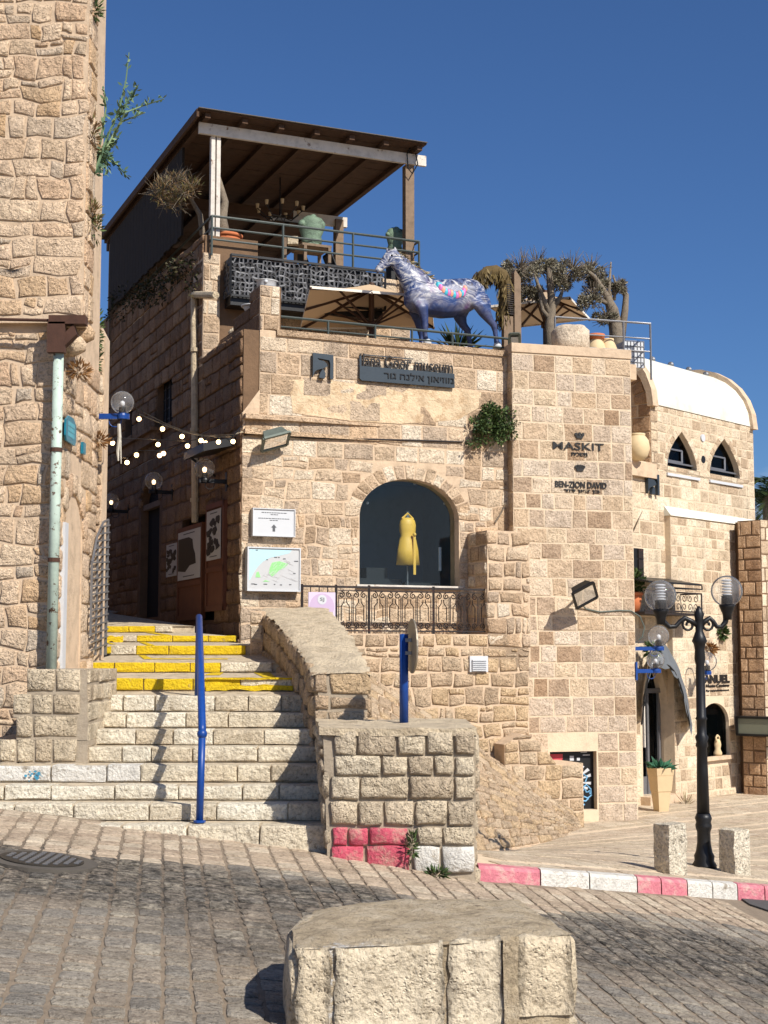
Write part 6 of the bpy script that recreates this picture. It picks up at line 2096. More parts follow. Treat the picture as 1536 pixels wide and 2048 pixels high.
W, H = b[0] - a[0], b[1] - a[1]
mb = MB()
U = lambda x, y: (a[0] + W * x, a[1] + H * y)
mb.fprism(MU, [U(*p) for p in ((.47, .16), (.53, .16), (.53, .31), (.565, .31), (.5, .43), (.435, .31), (.47, .31))], .1, .104)
part(mb, 'arrow', M_ink, t)
mb = MB()
for yy, x0, x1 in ((.86, .2, .82), (.79, .42, .6), (.64, .12, .88), (.57, .4, .6)):
    x = x0
    while x < x1:
        L = R.uniform(.025, .08)
        p, q = U(x, yy), U(min(x1, x + L), yy + .025)
        mb.fbox(MU, p[0], q[0], p[1], q[1], .1, .103)
        x += L + .012
part(mb, 'small_print', M_ink, t, stuff=True)
t, a, b = board('city_map', 'framed street map with a green park and pale blue sea', MU, ((491, 1100), (593, 1180)), .12, .018, M_mapw, 'map')
W, H = b[0] - a[0], b[1] - a[1]
U = lambda x, y: (a[0] + W * x, a[1] + H * (1 - y))
part(MB().fprism(MU, [U(*p) for p in reversed(((.02, .03), (.85, .03), (.8, .1), (.62, .16), (.42, .22), (.28, .32), (.18, .45), (.1, .6), (.04, .75), (.02, .78)))], .12, .122), 'sea', M_mapb, t)
part(MB().fprism(MU, [U(*p) for p in reversed(((.46, .34), (.6, .3), (.78, .36), (.7, .46), (.6, .52), (.52, .62), (.46, .68), (.4, .6), (.42, .46)))], .12, .123).fprism(MU, [U(*p) for p in reversed(((.16, .58), (.2, .56), (.24, .7), (.14, .7)))], .12, .123).fprism(MU, [U(*p) for p in reversed(((.28, .8), (.34, .76), (.42, .8)))], .12, .123), 'park', M_mapg, t)
mb = MB()
for k in range(46):
    x, y = R.uniform(.2, .95), R.uniform(.2, .8)
    if x < .75 - y * .75:
        continue
    an = R.choice((.4, -.9, .5, -1.0))
    L = R.uniform(.05, .2)
    p, q = U(x, y), U(min(.97, x + L * math.cos(an)), max(.08, min(.82, y + L * math.sin(an))))
    mb.bar(MU.to(*p, .122), MU.to(*q, .122), .005, .003, MU.n)
part(mb, 'street_lines', M_mapr, t, stuff=True)
mb = MB()
for x, y in ((.06, .87), (.12, .88), (.3, .87), (.5, .87), (.62, .88), (.8, .87), (.88, .6), (.9, .3), (.5, .22), (.58, .22), (.35, .28), (.68, .25), (.14, .06)):
    p = U(x, y)
    mb.fbox(MU, p[0], p[0] + R.uniform(.02, .06), p[1], p[1] + .012, .121, .124)
part(mb, 'small_print', M_ink, t, stuff=True)
# ================================================================ fence of scrolls with the lilac board
FT = Frame(MU.to(0, 0, WT - .08), 23.1)
fa, fb_ = FT.px(604, 1200)[0], FT.px(990, 1200)[0]
zf1 = FT.px(800, 1176)[1]
zf0 = zt - .02
fe = thing('scroll_fence', 'black wrought iron fence with scrolls along the window terrace', 'fence', FT.to(fa, zf0, 0))
part(MB().bar(FT.to(fa, zf1, 0), FT.to(fb_, zf1, 0), .03), 'top_rail', M_rust, fe)
part(MB().bar(FT.to(fa, zf0 + .06, 0), FT.to(fb_, zf0 + .06, 0), .02), 'bottom_rail', M_rust, fe)
px_ = [604, 672, 738, 867, 988]
pu = [FT.px(x, 1200)[0] for x in px_]
for u in pu:
    part(MB().bar(FT.to(u, zf0 - .12, 0), FT.to(u, zf1 + .03, 0), .036), 'post', M_rust, fe)
def spiral(mb, c, r, sgn, fr, turns=1.4, th=.009, flip=1):
    pts = []
    for k in range(13):
        t = k / 12
        rr = r * (1 - .8 * t)
        an = math.pi / 2 * flip + sgn * 2 * math.pi * turns * t
        pts.append(fr.to(c[0] + rr * math.cos(an), c[1] + rr * math.sin(an), 0))
    mb.tube(pts, th, 4, False)
for i in range(len(pu) - 1):
    if i == 0:
        continue
    a, b = pu[i] + .03, pu[i + 1] - .03
    n = max(2, int((b - a) / .1) // 2 * 2)
    st = (b - a) / n
    Hh_ = zf1 - zf0 - .12
    for k in range(n):
        mb = MB()
        u = a + st * (k + .5)
        sg = 1 if k % 2 else -1
        spiral(mb, (u, zf1 - .11), st * .42, sg, FT)
        spiral(mb, (u, zf0 + .14), st * .42, -sg, FT, flip=-1)
        mb.bar(FT.to(u + st * .4 * sg, zf1 - .11, 0), FT.to(u + st * .4 * sg, zf0 + .14, 0), .012)
        mb.tube([FT.to(u - st * .35 * sg, zf1 - .16, 0), FT.to(u - st * .3 * sg, zf1 - .22, 0), FT.to(u + st * .05 * sg, zf1 - .27, 0), FT.to(u + st * .05 * sg, zf0 + .2, 0)], .008, 4)
        part(mb, 'scroll', M_rust, fe)
    part(MB().bar(FT.to(a, zf1 - .05, 0), FT.to(b, zf1 - .05, 0), .012), 'rail', M_rust, fe)
for k in range(3):
    u = pu[0] + (pu[1] - pu[0]) * (k + 1) / 4
    part(MB().bar(FT.to(u, zf0 + .06, 0), FT.to(u, zf1, 0), .014), 'bar', M_rust, fe)
t = thing('lilac_board', 'pale lilac board with a white round monogram on the fence', 'sign', FT.P(642, 1240, .03))
a, b = FT.px(616, 1244, .03), FT.px(670, 1185, .03)
part(MB().fbox(FT, a[0], b[0], a[1], b[1], .03, .045), 'panel', M_lil, t)
def disc(mb, fr, u, v, r, w0, w1, n=24):
    return mb.fprism(fr, [(u + r * math.cos(2 * math.pi * k / n), v + r * math.sin(2 * math.pi * k / n)) for k in range(n)], w0, w1)
cu2 = (a[0] + b[0]) / 2
part(disc(MB(), FT, cu2, b[1] - .2, .185, .045, .048), 'lilac_disc', M_lil2, t)
part(disc(MB(), FT, cu2, b[1] - .105, .068, .048, .051), 'white_disc', M_wht, t)
mb = MB()
text_into(mb, 'SJ', FT, cu2, b[1] - .105, .051, .062, .06, .004, .0)
part(mb, 'monogram', M_ink, t)
# mannequin
c = MU.to(MU.px(815, 1100, -.42)[0], wz0, -.42)
z = lambda y: MU.px(815, y, -.42)[1]
mn = thing('dress_mannequin', 'dark headless mannequin wearing a yellow halter dress in the window', 'mannequin', c)
zb = [(.088, z(1036)), (.12, z(1042)), (.135, z(1050)), (.13, z(1062)), (.112, z(1072)), (.135, z(1080)), (.165, z(1100)), (.185, z(1130)), ]
mb = MB().lathe((c.x, c.y, 0), [(r, h) for r, h in zb], 22, 1, .7, rad(23))
for k in range(len(mb.v)):
    v = mb.v[k]
    if v.z < z(1076):
        an = math.atan2(v.y - c.y, v.x - c.x)
        s = 1 + .05 * math.sin(an * 9)
        mb.v[k] = Vector((c.x + (v.x - c.x) * s, c.y + (v.y - c.y) * s, v.z))
dr = part(mb, 'dress', M_dress, mn, True)
part(MB().tube([MU.to(MU.px(810, 1038, -.4)[0] - .05, z(1038), -.4), MU.to(MU.px(815, 1030, -.4)[0], z(1027), -.4), MU.to(MU.px(820, 1038, -.4)[0] + .05, z(1038), -.4)], .018, 6), 'halter_strap', M_dress, dr)
mb = MB().fbox(MU, MU.px(821, 1100, -.4)[0], MU.px(821, 1100, -.4)[0] + .04, z(1150), z(1074), -.3, -.29)
mb.ball(MU.to(MU.px(823, 1070, -.4)[0], z(1070), -.29), .03, 8, 6)
part(mb, 'sash', M_dress, dr)
part(MB().lathe((c.x, c.y, 0), [(.135, z(1050)), (.1, z(1040)), (.05, z(1034)), (.04, z(1026)), (.035, z(1023))], 14, 1, .7, rad(23)), 'torso', M_mann, mn, True)
part(MB().tube([(c.x, c.y, wz0), (c.x, c.y, z(1120))], .014, 6).lathe((c.x, c.y, wz0), [(.14, 0), (.13, .02)], 14), 'stand', M_steel, mn)
# ================================================================ cables, lamps, street furniture
mb = MB()
pts = [MU.P(x, y, .03) for x, y in ((488, 870), (520, 866), (540, 870), (620, 876), (720, 878), (840, 881), (925, 884))]
mb.tube(pts, .014, 6)
solo(mb, 'wall_cable', M_rust, 'thin dark cable clipped across the museum facade', 'cable', pts[0])
t = thing('junction_box', 'small grey junction box at the left end of the facade cable', 'box', MU.P(506, 862))
part(MB().fbox(MU, MU.px(501, 0 + 860)[0], MU.px(512, 860)[0], MU.px(506, 867)[1], MU.px(506, 856)[1], 0, .05), 'case', M_conc, t)
part(MB().tube([MU.P(500, 866, .03), MU.P(484, 864, .04), MU.P(470, 868, .05)], .01, 5), 'cable', M_conc, t)
mb = MB().tube([TF.P(1160, 1205, .1), TF.P(1172, 1218, .02), TF.P(1200, 1224, .02), TF.P(1240, 1221, .02), TF.P(1262, 1222, .02), TF.P(1280, 1233, .03), TF.P(1289, 1255, .03), TF.P(1284, 1275, .03), TF.P(1277, 1280, .0)], .012, 6)
solo(mb, 'floodlight_cable', M_grnm, 'grey-green cable looping from the tower floodlight round the corner', 'cable', TF.P(1200, 1224, .02))
def globe(t, c, r, lit=False, neck=True):
    part(MB().ball(c, r, 24, 16), 'globe', G_globe, t, True)
    part(MB().lathe(c - Z * r * .95, [(r * .3, 0), (r * .3, r * .5), (r * .24, r * .55)], 12), 'lamp_holder', M_black, t)
    part(MB().lathe(c - Z * r * .4, [(r * .12, 0), (r * .22, r * .25), (r * .2, r * .45), (r * .05, r * .55)], 10), 'bulb', E_bulb2 if lit else M_wht, t, True)
def bracket_lamp(label, wallpt, c, r, mat, lit, group='globe lamps on wall brackets'):
    t = thing('wall_lamp', label, 'wall lamp', wallpt, group)
    b = c - Z * (r + .03)
    q = Vector((wallpt.x, wallpt.y, b.z))
    part(MB().bar(q, b + (b - q).normalized() * .08, .05, .06), 'arm', mat, t)
    d = (b - q).normalized()
    part(MB().bar(q - Z * .14 + d * .01, q + Z * .14 + d * .01, .09, .03, d), 'wall_plate', mat, t)
    part(MB().lathe(b - Z * .03, [(r * .42, 0), (r * .45, .04), (r * .4, .07)], 14), 'cup', mat, t)
    rr = MB()
    rr.tube([b - d * .08 + Vector((0, 0, -.03)) + (d * math.sin(a) + Z * -math.cos(a) - Z * .3) * .07 for a in [2 * math.pi * k / 12 for k in range(13)]], .006, 5, False)
    part(rr, 'ring', mat, t)
    globe(t, c, r, lit)
    return t
Y_ = 15.9
c = at(245, 805, Y_)
bl_ = bracket_lamp('clear globe lamp on a blue bracket at the end of the left building', at(188, 829, Y_), c, .13, M_blue, False)
rg = MB()
p = at(238, 848, Y_)
rg.tube([p, p + Vector((.01, 0, -.15)), p + Vector((-.01, .01, -.32)), p + Vector((.0, 0, -.42))], [.02, .022, .018, .008], 6)
rg.tube([p, p + Vector((.02, 0, -.2)), p + Vector((.03, .01, -.45))], [.012, .012, .006], 5)
solo(rg, 'hanging_rag', M_fab, 'pale rag strip tied under the blue lamp bracket', 'rag', p)
for x, y, pxw, lit, lb in ((409, 937, 455, 1, 'globe lamp on a dark bracket above the brown alley doors'), (308, 962, 346, 1, 'globe lamp on a dark bracket at the arched alley doorway'), (223, 1003, 258, 1, 'globe lamp deep in the alley with a dark bracket')):
    wp_ = SD.P(pxw, y + 24, 0)
    w_ = .02
    # lamp hangs out from the wall towards the alley
    c = None
    for k in range(200):
        w_ = .02 + k * .01
        p = wp_ + SD.n * w_
        if scr(p)[0] <= x:
            break
    r = .15
    c = Vector((p.x, p.y, at(x, y, p.y).z))
    wp_.z = c.z - r
    bracket_lamp(lb, wp_, c, r, M_black, True)
for x, y, xw, rr, lb, wz in ((1317, 1272, 1275, .17, 'upper clear globe lamp on a blue bracket left of the lamp post', 1.1), (1311, 1320, 1276, .14, 'lower clear globe lamp on a blue bracket over the awning', 1.3), (1414, 1323, 1398, .17, 'clear globe lamp on a short blue bracket right of the lamp post', .55)):
    c = RF.P(x, y, wz if xw < 1300 else .5)
    wp_ = RF.P(xw, y + 18, .0 if xw > 1300 else .9)
    if xw < 1300:
        wp_ = Vector((TF.P(1272, 1300).x - .02, c.y - .1, c.z))
    bracket_lamp(lb, wp_, c, rr, M_blue, False)
# string lights across the alley
sg = thing('string_lights', 'string of small lit bulbs slung across the alley mouth', 'string lights', at(300, 860, 18))
b1 = [(268, 815, 16.4), (278, 838, 16.5), (325, 858, 17.2), (364, 873, 17.8), (402, 881, 18.6), (437, 884, 19.4), (466, 883, 19.9), (482, 862, 20.1)]
part(MB().tube([at(x, y - 10, d) for x, y, d in b1], .008, 5, False).tube([at(x + 8, y - 14 + (4 if 1 < i < 5 else 0), d) for i, (x, y, d) in enumerate(b1)], .006, 4, False), 'wire', M_black, sg)
b2_ = [(200, 878, 17), (225, 886, 17.2), (316, 889, 18.6), (375, 892, 19.8), (411, 886, 20.4), (474, 880, 20.3)]
part(MB().tube([at(x, y - 10, d) for x, y, d in b2_], .006, 4, False), 'wire', M_black, sg)
b3_ = [(190, 920, 19), (254, 925, 21), (273, 910, 22), (319, 911, 22), (327, 907, 22), (375, 892, 22)]
part(MB().tube([at(x, y - 9, d) for x, y, d in b3_], .006, 4, False), 'wire', M_black, sg)
for x, y, d in b1[1:7] + b2_[1:5] + b3_[1:5]:
    p = at(x, y, d)
    r = .0033 * d / 2
    u_ = part(MB().ball(p, r, 10, 8), 'bulb', E_bulb, sg, True)
    part(MB().tube([p + Z * r * .8, p + Z * r * 1.9], r * .5, 6), 'socket', M_black, u_)
# ---- alley doors and posters
def SDP(x, y, w=0):
    return su(x, y, w)
def pdoor(label, x0, x1, ytop, ybot, w, ang):
    ua, ub = SDP(x0, 1150)[0], SDP(x1, 1150)[0]
    za, zb_ = SDP((x0 + x1) / 2, ybot)[1], SDP((x0 + x1) / 2, ytop)[1]
    t = thing('brown_door', label, 'door', SD.to(ua, za, w), 'brown alley doors with posters')
    L = ub - ua
    dv = (SD.ex * math.cos(rad(ang)) + SD.n * math.sin(rad(ang)))
    fr = Frame(SD.to(ua, 0, w), math.degrees(math.atan2(dv.y, dv.x)))
    part(MB().fbox(fr, 0, L, za, zb_, -.05, 0), 'leaf', M_door, t)
    H = zb_ - za
    for a, b, c, d in ((0, L, 0, .08), (0, L, H * .36, H * .36 + .08), (0, L, H - .08, H), (0, .07, 0, H), (L - .07, L, 0, H)):
        part(MB().fbox(fr, a, b, za + c, za + d, 0, .02), 'rail', M_door, t)
    return t, fr, L, za, H
def poster(label, fr, u0, u1, v0, v1, w, kind):
    t = thing('poster', label, 'poster', fr.to(u0, v0, w), 'posters in the alley')
    part(MB().fbox(fr, u0, u1, v0, v1, w, w + .006), 'sheet', M_mapw, t)
    W, H = u1 - u0, v1 - v0
    U = lambda x, y: (u0 + W * x, v0 + H * y)
    mb = MB()
    if kind == 0:
        mb.fprism(fr, [U(*p) for p in ((.02, .2), (.35, .16), (.55, .28), (.82, .3), (.78, .5), (.7, .62), (.66, .8), (.5, .86), (.02, .86))], w + .006, w + .009)
    else:
        for k in range(26):
            x, y = R.uniform(.05, .85), R.uniform(.16, .82)
            pts = [U(min(.97, max(.03, x + .13 * math.cos(a) * R.uniform(.5, 1.4))), y + .07 * math.sin(a) * R.uniform(.5, 1.4)) for a in (0, 1, 2, 3, 4, 5)]
            mb.fprism(fr, pts, w + .006, w + .009 + k * .0002)
    part(mb, 'figure', M_black, t)
    mb = MB()
    for y in (.93, .06):
        p, q = U(.25, y), U(.75, y + .02)
        mb.fbox(fr, p[0], q[0], p[1], q[1], w + .006, w + .008)
    part(mb, 'small_print', M_ink, t, stuff=True)
t, fr, L, za, H = pdoor('brown panelled door leaf further back in the alley with a black and white poster', 363, 413, 1052, 1240, .06, 0)
poster('black and white poster of a dark draped figure on the further brown door', fr, .1, L - .05, za + H * .43, za + H * .95, .025, 0)
ua = SDP(437, 1150)[0]
t, fr, L, za, H = pdoor('narrow brown door standing nearest the facade corner', 420, 456, 1006, 1222, .06, 0)
poster('speckled black and white poster on the nearest brown door', fr, .1, L - .1, za + H * .47, za + H * .93, .025, 1)
a, b = SDP(336, 1155), SDP(358, 1085)
poster('small framed print on the alley wall beside the arched doorway', SD, a[0], b[0], a[1], b[1], .03, 1)
aw = thing('door_awning', 'dark box awning over the brown alley doors', 'awning', SD.P(450, 920))
a, b = SDP(432, 915), SDP(474, 875)
part(MB().box(SD.to(a[0], a[1] + .05, 0), SD.ex * (b[0] - a[0]), SD.n * .5 + Z * -.12, Z * .12), 'hood', M_black, aw)
part(MB().bar(SD.to(a[0] + .05, a[1] - .3, .02), SD.to(a[0] + .05, a[1] + .0, .45), .03), 'strut', M_black, aw)
# alley drain pipe
dpx = thing('alley_drainpipe', 'grey drainpipe running down the shaded alley wall from the upper terrace', 'pipe', SD.P(390, 1040, .06))
tpp = SD.P(388, 592, .08)
part(MB().tube([SD.P(432, 590, .08), tpp + Z * .02, tpp, SD.P(390, 1045, .08)], .055, 8), 'pipe', M_conc, dpx)
for y in (700, 860, 1000):
    part(MB().tube([SD.P(389, y, .08) - Z * .03, SD.P(389, y, .08) + Z * .03], .07, 8), 'clamp', M_conc, dpx)
# ---- left wall fixtures
dp = thing('green_drainpipe', 'flaking pale green drainpipe with rusty spout on the left building', 'drainpipe', at(105, 1335, 13.68))
pa, pb = at(116, 655, 13.66), at(105, 1335, 13.66)
x_ = (pa.x + pb.x) / 2
part(MB().tube([(x_, 13.66, pb.z - .02), (x_, 13.66, pa.z)], .052, 12), 'pipe', M_green, dp, True)
q = at(104, 635, 13.62)
zz = at(0, 650, 13.62).z
part(MB().box((q.x - .02, 13.56, zz + .0), (at(172, 640, 13.6).x - q.x + .02, 0, 0), (0, .13, 0), (0, 0, .085)), 'spout', M_rusty, dp)
part(MB().fbox(L1, q.x - .03, q.x + .14, zz - .28, zz + .02, .16, .24).box((q.x + .1, 13.58, zz - .12), (.12, 0, .12), (0, .1, 0), (.03, 0, -.1)), 'hopper', M_rusty, dp)
part(MB().tube([at(-30, 638, 13.6), at(104, 641, 13.6)], .016, 6), 'feed_pipe', M_rusty, dp)
for y in (900, 1120):
    z_ = at(0, y, 13.66).z
    part(MB().tube([(x_, 13.66, z_ - .02), (x_, 13.66, z_ + .02)], .06, 12), 'clamp', M_rusty, dp)
pq = thing('street_plaque', 'teal enamel street plaque on the side of the left building', 'plaque', at(128, 880, 14.2))
a, b = LS.px(118, 860)[0], LS.px(139, 860)[0]
zc_, zh = LS.px(128, 860)[1], (LS.px(128, 834)[1] - LS.px(128, 887)[1]) / 2
part(MB().fprism(LS, [(a + .04, zc_ - zh), (b - .04, zc_ - zh), (b, zc_ - zh + .05), (b, zc_ + zh - .06), ((a + b) / 2 + .1, zc_ + zh), ((a + b) / 2 - .1, zc_ + zh), (a, zc_ + zh - .06), (a, zc_ - zh + .05)], .05, .07), 'plate', M_plaq, pq)
mb = MB()
for k in range(3):
    v = zc_ + zh * (.4 - k * .4)
    for j in range(5):
        u = a + (b - a) * (.2 + j * .13)
        mb.fbox(LS, u, u + (b - a) * .08, v - .022, v + .022, .07, .073)
part(mb, 'faded_lettering', plain('faded_teal', (90, 160, 172), .5), pq)
p2_ = LS.px(158, 897)
solo(MB().fbox(LS, p2_[0] - .06, p2_[0] + .06, p2_[1] - .06, p2_[1] + .06, .03, .06), 'number_plate', M_plaq, 'small square teal house number plate lower on the left building side', 'plate', LS.to(p2_[0], p2_[1], .03))
# vertical cables on the left corner
mb = MB().tube([at(186, 850, 15.75), at(188, 1000, 15.75), at(186, 1120, 15.75), at(184, 1250, 15.75)], .014, 6)
solo(mb, 'corner_cable', M_black, 'black cable running down the corner behind the blue lamp bracket', 'cable', at(186, 1250, 15.75))
# grille gate
gt = thing('lattice_gate', 'open grey iron lattice gate leaf at the alley mouth', 'gate', at(180, 1310, 15.5))
GF = Frame((-3.15, 15.35), 92)
ga0, ga1 = 0, 1.05
gz0, gz1 = at(0, 1310, 15.5).z, at(0, 1038, 16.3).z
for u in (0, .35, .7, 1.0, 1.05):
    top = gz1 - .35 * (1 - (u / 1.05)) ** 1.5 * 1.6
    part(MB().bar(GF.to(u, gz0 + (.2 if u == 0 else 0), 0), GF.to(u, top, 0), .022), 'bar', M_steel, gt)
for k in range(17):
    z_ = gz0 + .1 + k * (gz1 - gz0 - .1) / 17
    u0_ = 0 if z_ < gz1 - .5 else 1.05 * max(0, (z_ - gz1 + .5) / .9)
    part(MB().bar(GF.to(u0_, z_ - .05, .01), GF.to(1.1, z_ + .03, .01), .016), 'rung', M_steel, gt)
part(MB().tube([GF.to(0, gz1 - .56, 0), GF.to(.3, gz1 - .25, 0), GF.to(.7, gz1 - .06, 0), GF.to(1.05, gz1, 0)], .014, 6), 'arched_top', M_steel, gt)
# plants on the left building
def stemplant(name, label, base, stems, leafm, nl, L, wd, cat='plant'):
    t = thing(name, label, cat, base)
    mb, m2 = MB(), MB()
    for pts in stems:
        m2.tube(pts, [.012 * (1 - k / len(pts)) + .003 for k in range(len(pts))], 5)
        for _ in range(nl):
            k = R.random() * (len(pts) - 1.01)
            i = int(k)
            p = Vector(pts[i]).lerp(Vector(pts[i + 1]), k - i)
            s = .55 + .45 * (1 - k / len(pts))
            leaf(mb, p + rv() * .03, rv() + (Vector(pts[-1]) - Vector(pts[0])).normalized() * .6, L * R.uniform(.6, 1.2) * s, wd * s)
    part(mb, 'leaves', leafm, t)
    part(m2, 'stem', L_blue, t)
    return t
g = lambda x, y: at(x, y, 14.2 + R.uniform(-.1, .1))
stemplant('tobacco_shrub', 'bluish wild shrub with thin branches sprouting from the upper left wall', at(190, 350, 14.2),
          [[g(190, 345), g(212, 280), g(238, 220), g(252, 160), g(258, 105)], [g(192, 340), g(220, 290), g(250, 225), g(290, 210), g(328, 198)], [g(192, 345), g(210, 300), g(240, 245), g(290, 225)], [g(192, 330), g(205, 260), g(212, 215), g(208, 180)], [g(192, 335), g(215, 310), g(235, 330), g(258, 358)], [g(190, 345), g(205, 320), g(225, 290), g(238, 275)], [g(190, 330), g(204, 300), g(212, 320), g(212, 350)], [g(234, 235), g(260, 195), g(275, 175)]], L_blue, 44, .1, .036)
def tuft(label, p, r, n, mat, L=.07, wd=.02, up=.3, cat='weed', name='wall_weed', group='weeds growing on walls and kerbs'):
    t = thing(name, label, cat, p, group)
    mb = MB()
    for k in range(n):
        q = rv()
        leaf(mb, Vector(p) + Vector((q.x * r[0], q.y * r[1], q.z * r[2])), q + Z * up, L * R.uniform(.6, 1.4), wd)
    part(mb, 'blades', mat, t)
    m = MB()
    for k in range(4):
        q = rv()
        m.tube([p, Vector(p) + Vector((q.x * r[0], q.y * r[1], q.z * r[2] + L * .5))], .004, 4)
    part(m, 'stem', M_bark, t)
for x, y, Y, r, n, m, lb in ((186, 18, 13.9, (.08, .06, .1), 130, L_caper, 'green weed tuft at the very top of the left wall edge'),
                             (184, 430, 13.9, (.06, .08, .16), 120, L_dry, 'dry weed tuft on the upper left wall edge below the shrub'),
                             (190, 455, 14.0, (.05, .06, .12), 80, L_caper, 'green weed under the dry tuft on the upper left wall edge'),
                             (190, 660, 15.9, (.06, .1, .3), 260, L_caper, 'green creeper strip at the top of the narrow buttress'),
                             (192, 720, 15.9, (.04, .08, .2), 130, L_caper, 'thin green creeper lower down the narrow buttress'),
                             (185, 270, 13.9, (.05, .08, .22), 120, L_dry, 'yellowish weeds along the edge beside the bluish shrub'),
                             (158, 740, 14.1, (.09, .09, .07), 150, L_straw, 'brown dried tuft under the round corbel'),
                             (196, 880, 15.6, (.11, .08, .06), 180, L_straw, 'brown dried tuft below the blue lamp bracket')):
    tuft(lb, at(x, y, Y), r, n, m)
q = hit(540, 1690, zS)
tuft('low green weed at the foot of the bottom step', q, (.1, .05, .02), 130, L_caper, .05, .015)
q = at(873, 1738, 11.2)
q.z = zS(q.x, q.y) + .02
tuft('small weed at the foot of the white painted stone', q, (.07, .04, .02), 110, L_caper, .06, .015)
q = at(824, 1690, 11.22)
tuft('green weed between the red and white painted stones of the pier', q, (.02, .03, .12), 90, L_caper, .05, .015)
q = hit(1371, 1608, zP)
tuft('small dark thistle on the pavement right of the planter', q, (.05, .05, .06), 40, L_dry, .16, .012, .8)
for x, y, w, r, lb in ((1492, 1310, .2, (.14, .12, .14), 'green wall plant on the right building near the block stone house'), (1444, 1265, .16, (.07, .06, .09), 'small green plant hanging on the right wall above the boutique letters'),
                       (1303, 1300, .3, (.1, .1, .1), 'green plant above the grey awning'), (1420, 1297, .16, (.1, .06, .06), 'dry brown tuft on the right wall above the short lamp')):
    tuft(lb, RF.P(x, y, w), r, 260 if 'green' in lb else 120, L_caper if 'green' in lb else L_straw, .09, .035, .0)
for k, (x, y) in enumerate(((1268, 800), (1270, 850))):
    tuft(('upper' if k == 0 else 'lower') + ' green creeper in the dark gap right of the tower', RF.P(x, y, -.6), (.1, .1, .25), 200, L_caper, .1, .04, -.2)
# palm at the right edge
pp = thing('palm_tree', 'palm tree peeping past the far right end of the vaulted building', 'palm', (9.9, 36, -1))
pc = at(1537, 985, 36)
part(MB().tube([(pc.x + .1, 36, -1), pc], [.22, .16], 9), 'trunk', M_bark, pp)
mb = MB()
for k in range(26):
    d = rv()
    d.z = abs(d.z) * .9 - .05
    d.normalize()
    pts = [pc + d * 1.3 * t - Z * (.95 * t * t) for t in (0, .25, .5, .75, 1)]
    for i in range(4):
        for s in range(9):
            p = pts[i].lerp(pts[i + 1], s / 9)
            tdir = (pts[i + 1] - pts[i]).normalized()
            sd_ = tdir.cross(Z).normalized()
            for sg_ in (1, -1):
                leaf(mb, p, tdir * .7 + sd_ * sg_ - Z * .3, .36, .03)
part(mb, 'fronds', L_dark, pp)
# ---- blue handrail
hr = thing('blue_handrail', 'bent blue pipe handrail in the middle of the stairs', 'handrail', at(400, 1640, 11.65))
p0, p1 = at(399, 1641, 11.66), at(406, 1468, 11.66)
p2, p3 = at(395, 1392, 13.85), at(397, 1234, 13.85)
p1.x = p0.x + .012
p3.x = p2.x + .005
part(MB().tube([p0 - Z * .03, p1], .03, 10), 'post', M_blue, hr, True)
part(MB().tube([p2 - Z * .03, p3], .03, 10), 'post', M_blue, hr, True)
part(MB().tube([p1 - Z * .01, p1 + Z * .05, p1.lerp(p3, .5) + Z * .03, p3], .032, 10), 'rail', M_blue, hr, True)
part(MB().ball(p1, .042, 10, 8), 'collar', M_blue, hr, True)
part(MB().lathe(p0 - Z * .015, [(.05, 0), (.05, .015), (.03, .02)], 10), 'foot_plate', M_blue, hr)
# ---- traffic sign seen from behind
ts = thing('round_traffic_sign', 'round traffic sign seen edge-on on a blue pole on the pier', 'traffic sign', at(808, 1448, 12.3))
b0 = at(808, 1448, 12.3)
b1_ = at(807, 1268, 12.3)
part(MB().tube([(b0.x, b0.y, pz - .02), (b0.x, b0.y, b1_.z)], .038, 12), 'pole', M_blue, ts, True)
dc = at(823, 1292, 12.28)
nv = Vector((.985, .17, 0)).normalized()
a_ = Vector((-nv.y, nv.x, 0))
ring = [dc + a_ * .235 * math.cos(2 * math.pi * k / 28) + Z * .235 * math.sin(2 * math.pi * k / 28) for k in range(28)]
part(MB().prism(ring, nv * .012), 'disc', plain('grey_sign_back', (150, 140, 122), .5, .5, var=.3), ts)
part(MB().prism([dc + (p - dc) * .97 + nv * .0125 for p in ring], nv * .002), 'sign_face', M_blue, ts)
part(MB().bar(dc + Vector((-.06, 0, .05)), dc + Vector((.0, 0, .05)), .03).bar(dc + Vector((-.06, 0, -.06)), dc + Vector((.0, 0, -.06)), .03), 'clamp', M_steel, ts)
# ---- manhole
mc = hit(84, 1727, zS)
mh = thing('manhole_cover', 'dark round iron manhole cover in the cobbles at the lower left', 'manhole cover', mc)
sl_ = Vector((1, 0, -.115)).normalized()
def mdisc(r, h0, h1):
    return MB().prism([mc + sl_ * r * math.cos(2 * math.pi * k / 32) + Vector((0, 1, 0)) * r * math.sin(2 * math.pi * k / 32) + Z * h0 for k in range(32)], Z * (h1 - h0))
part(mdisc(.36, -.05, .024), 'concrete_collar', plain('dark_concrete', (84, 78, 70), .9, var=.4), mh)
part(mdisc(.27, .0, .032), 'cover', plain('worn_iron', (62, 58, 52), .55, .5, var=.4, scale=20), mh)
for i in range(-4, 5):
    for j in range(-4, 5):
        if i * i + j * j < 18:
            q = mc + sl_ * (i * .055) + Vector((0, j * .055, .032))
            part(MB().box(q, sl_ * .03, Vector((0, .03, 0)), Z * .006), 'stud', M_steel, mh)
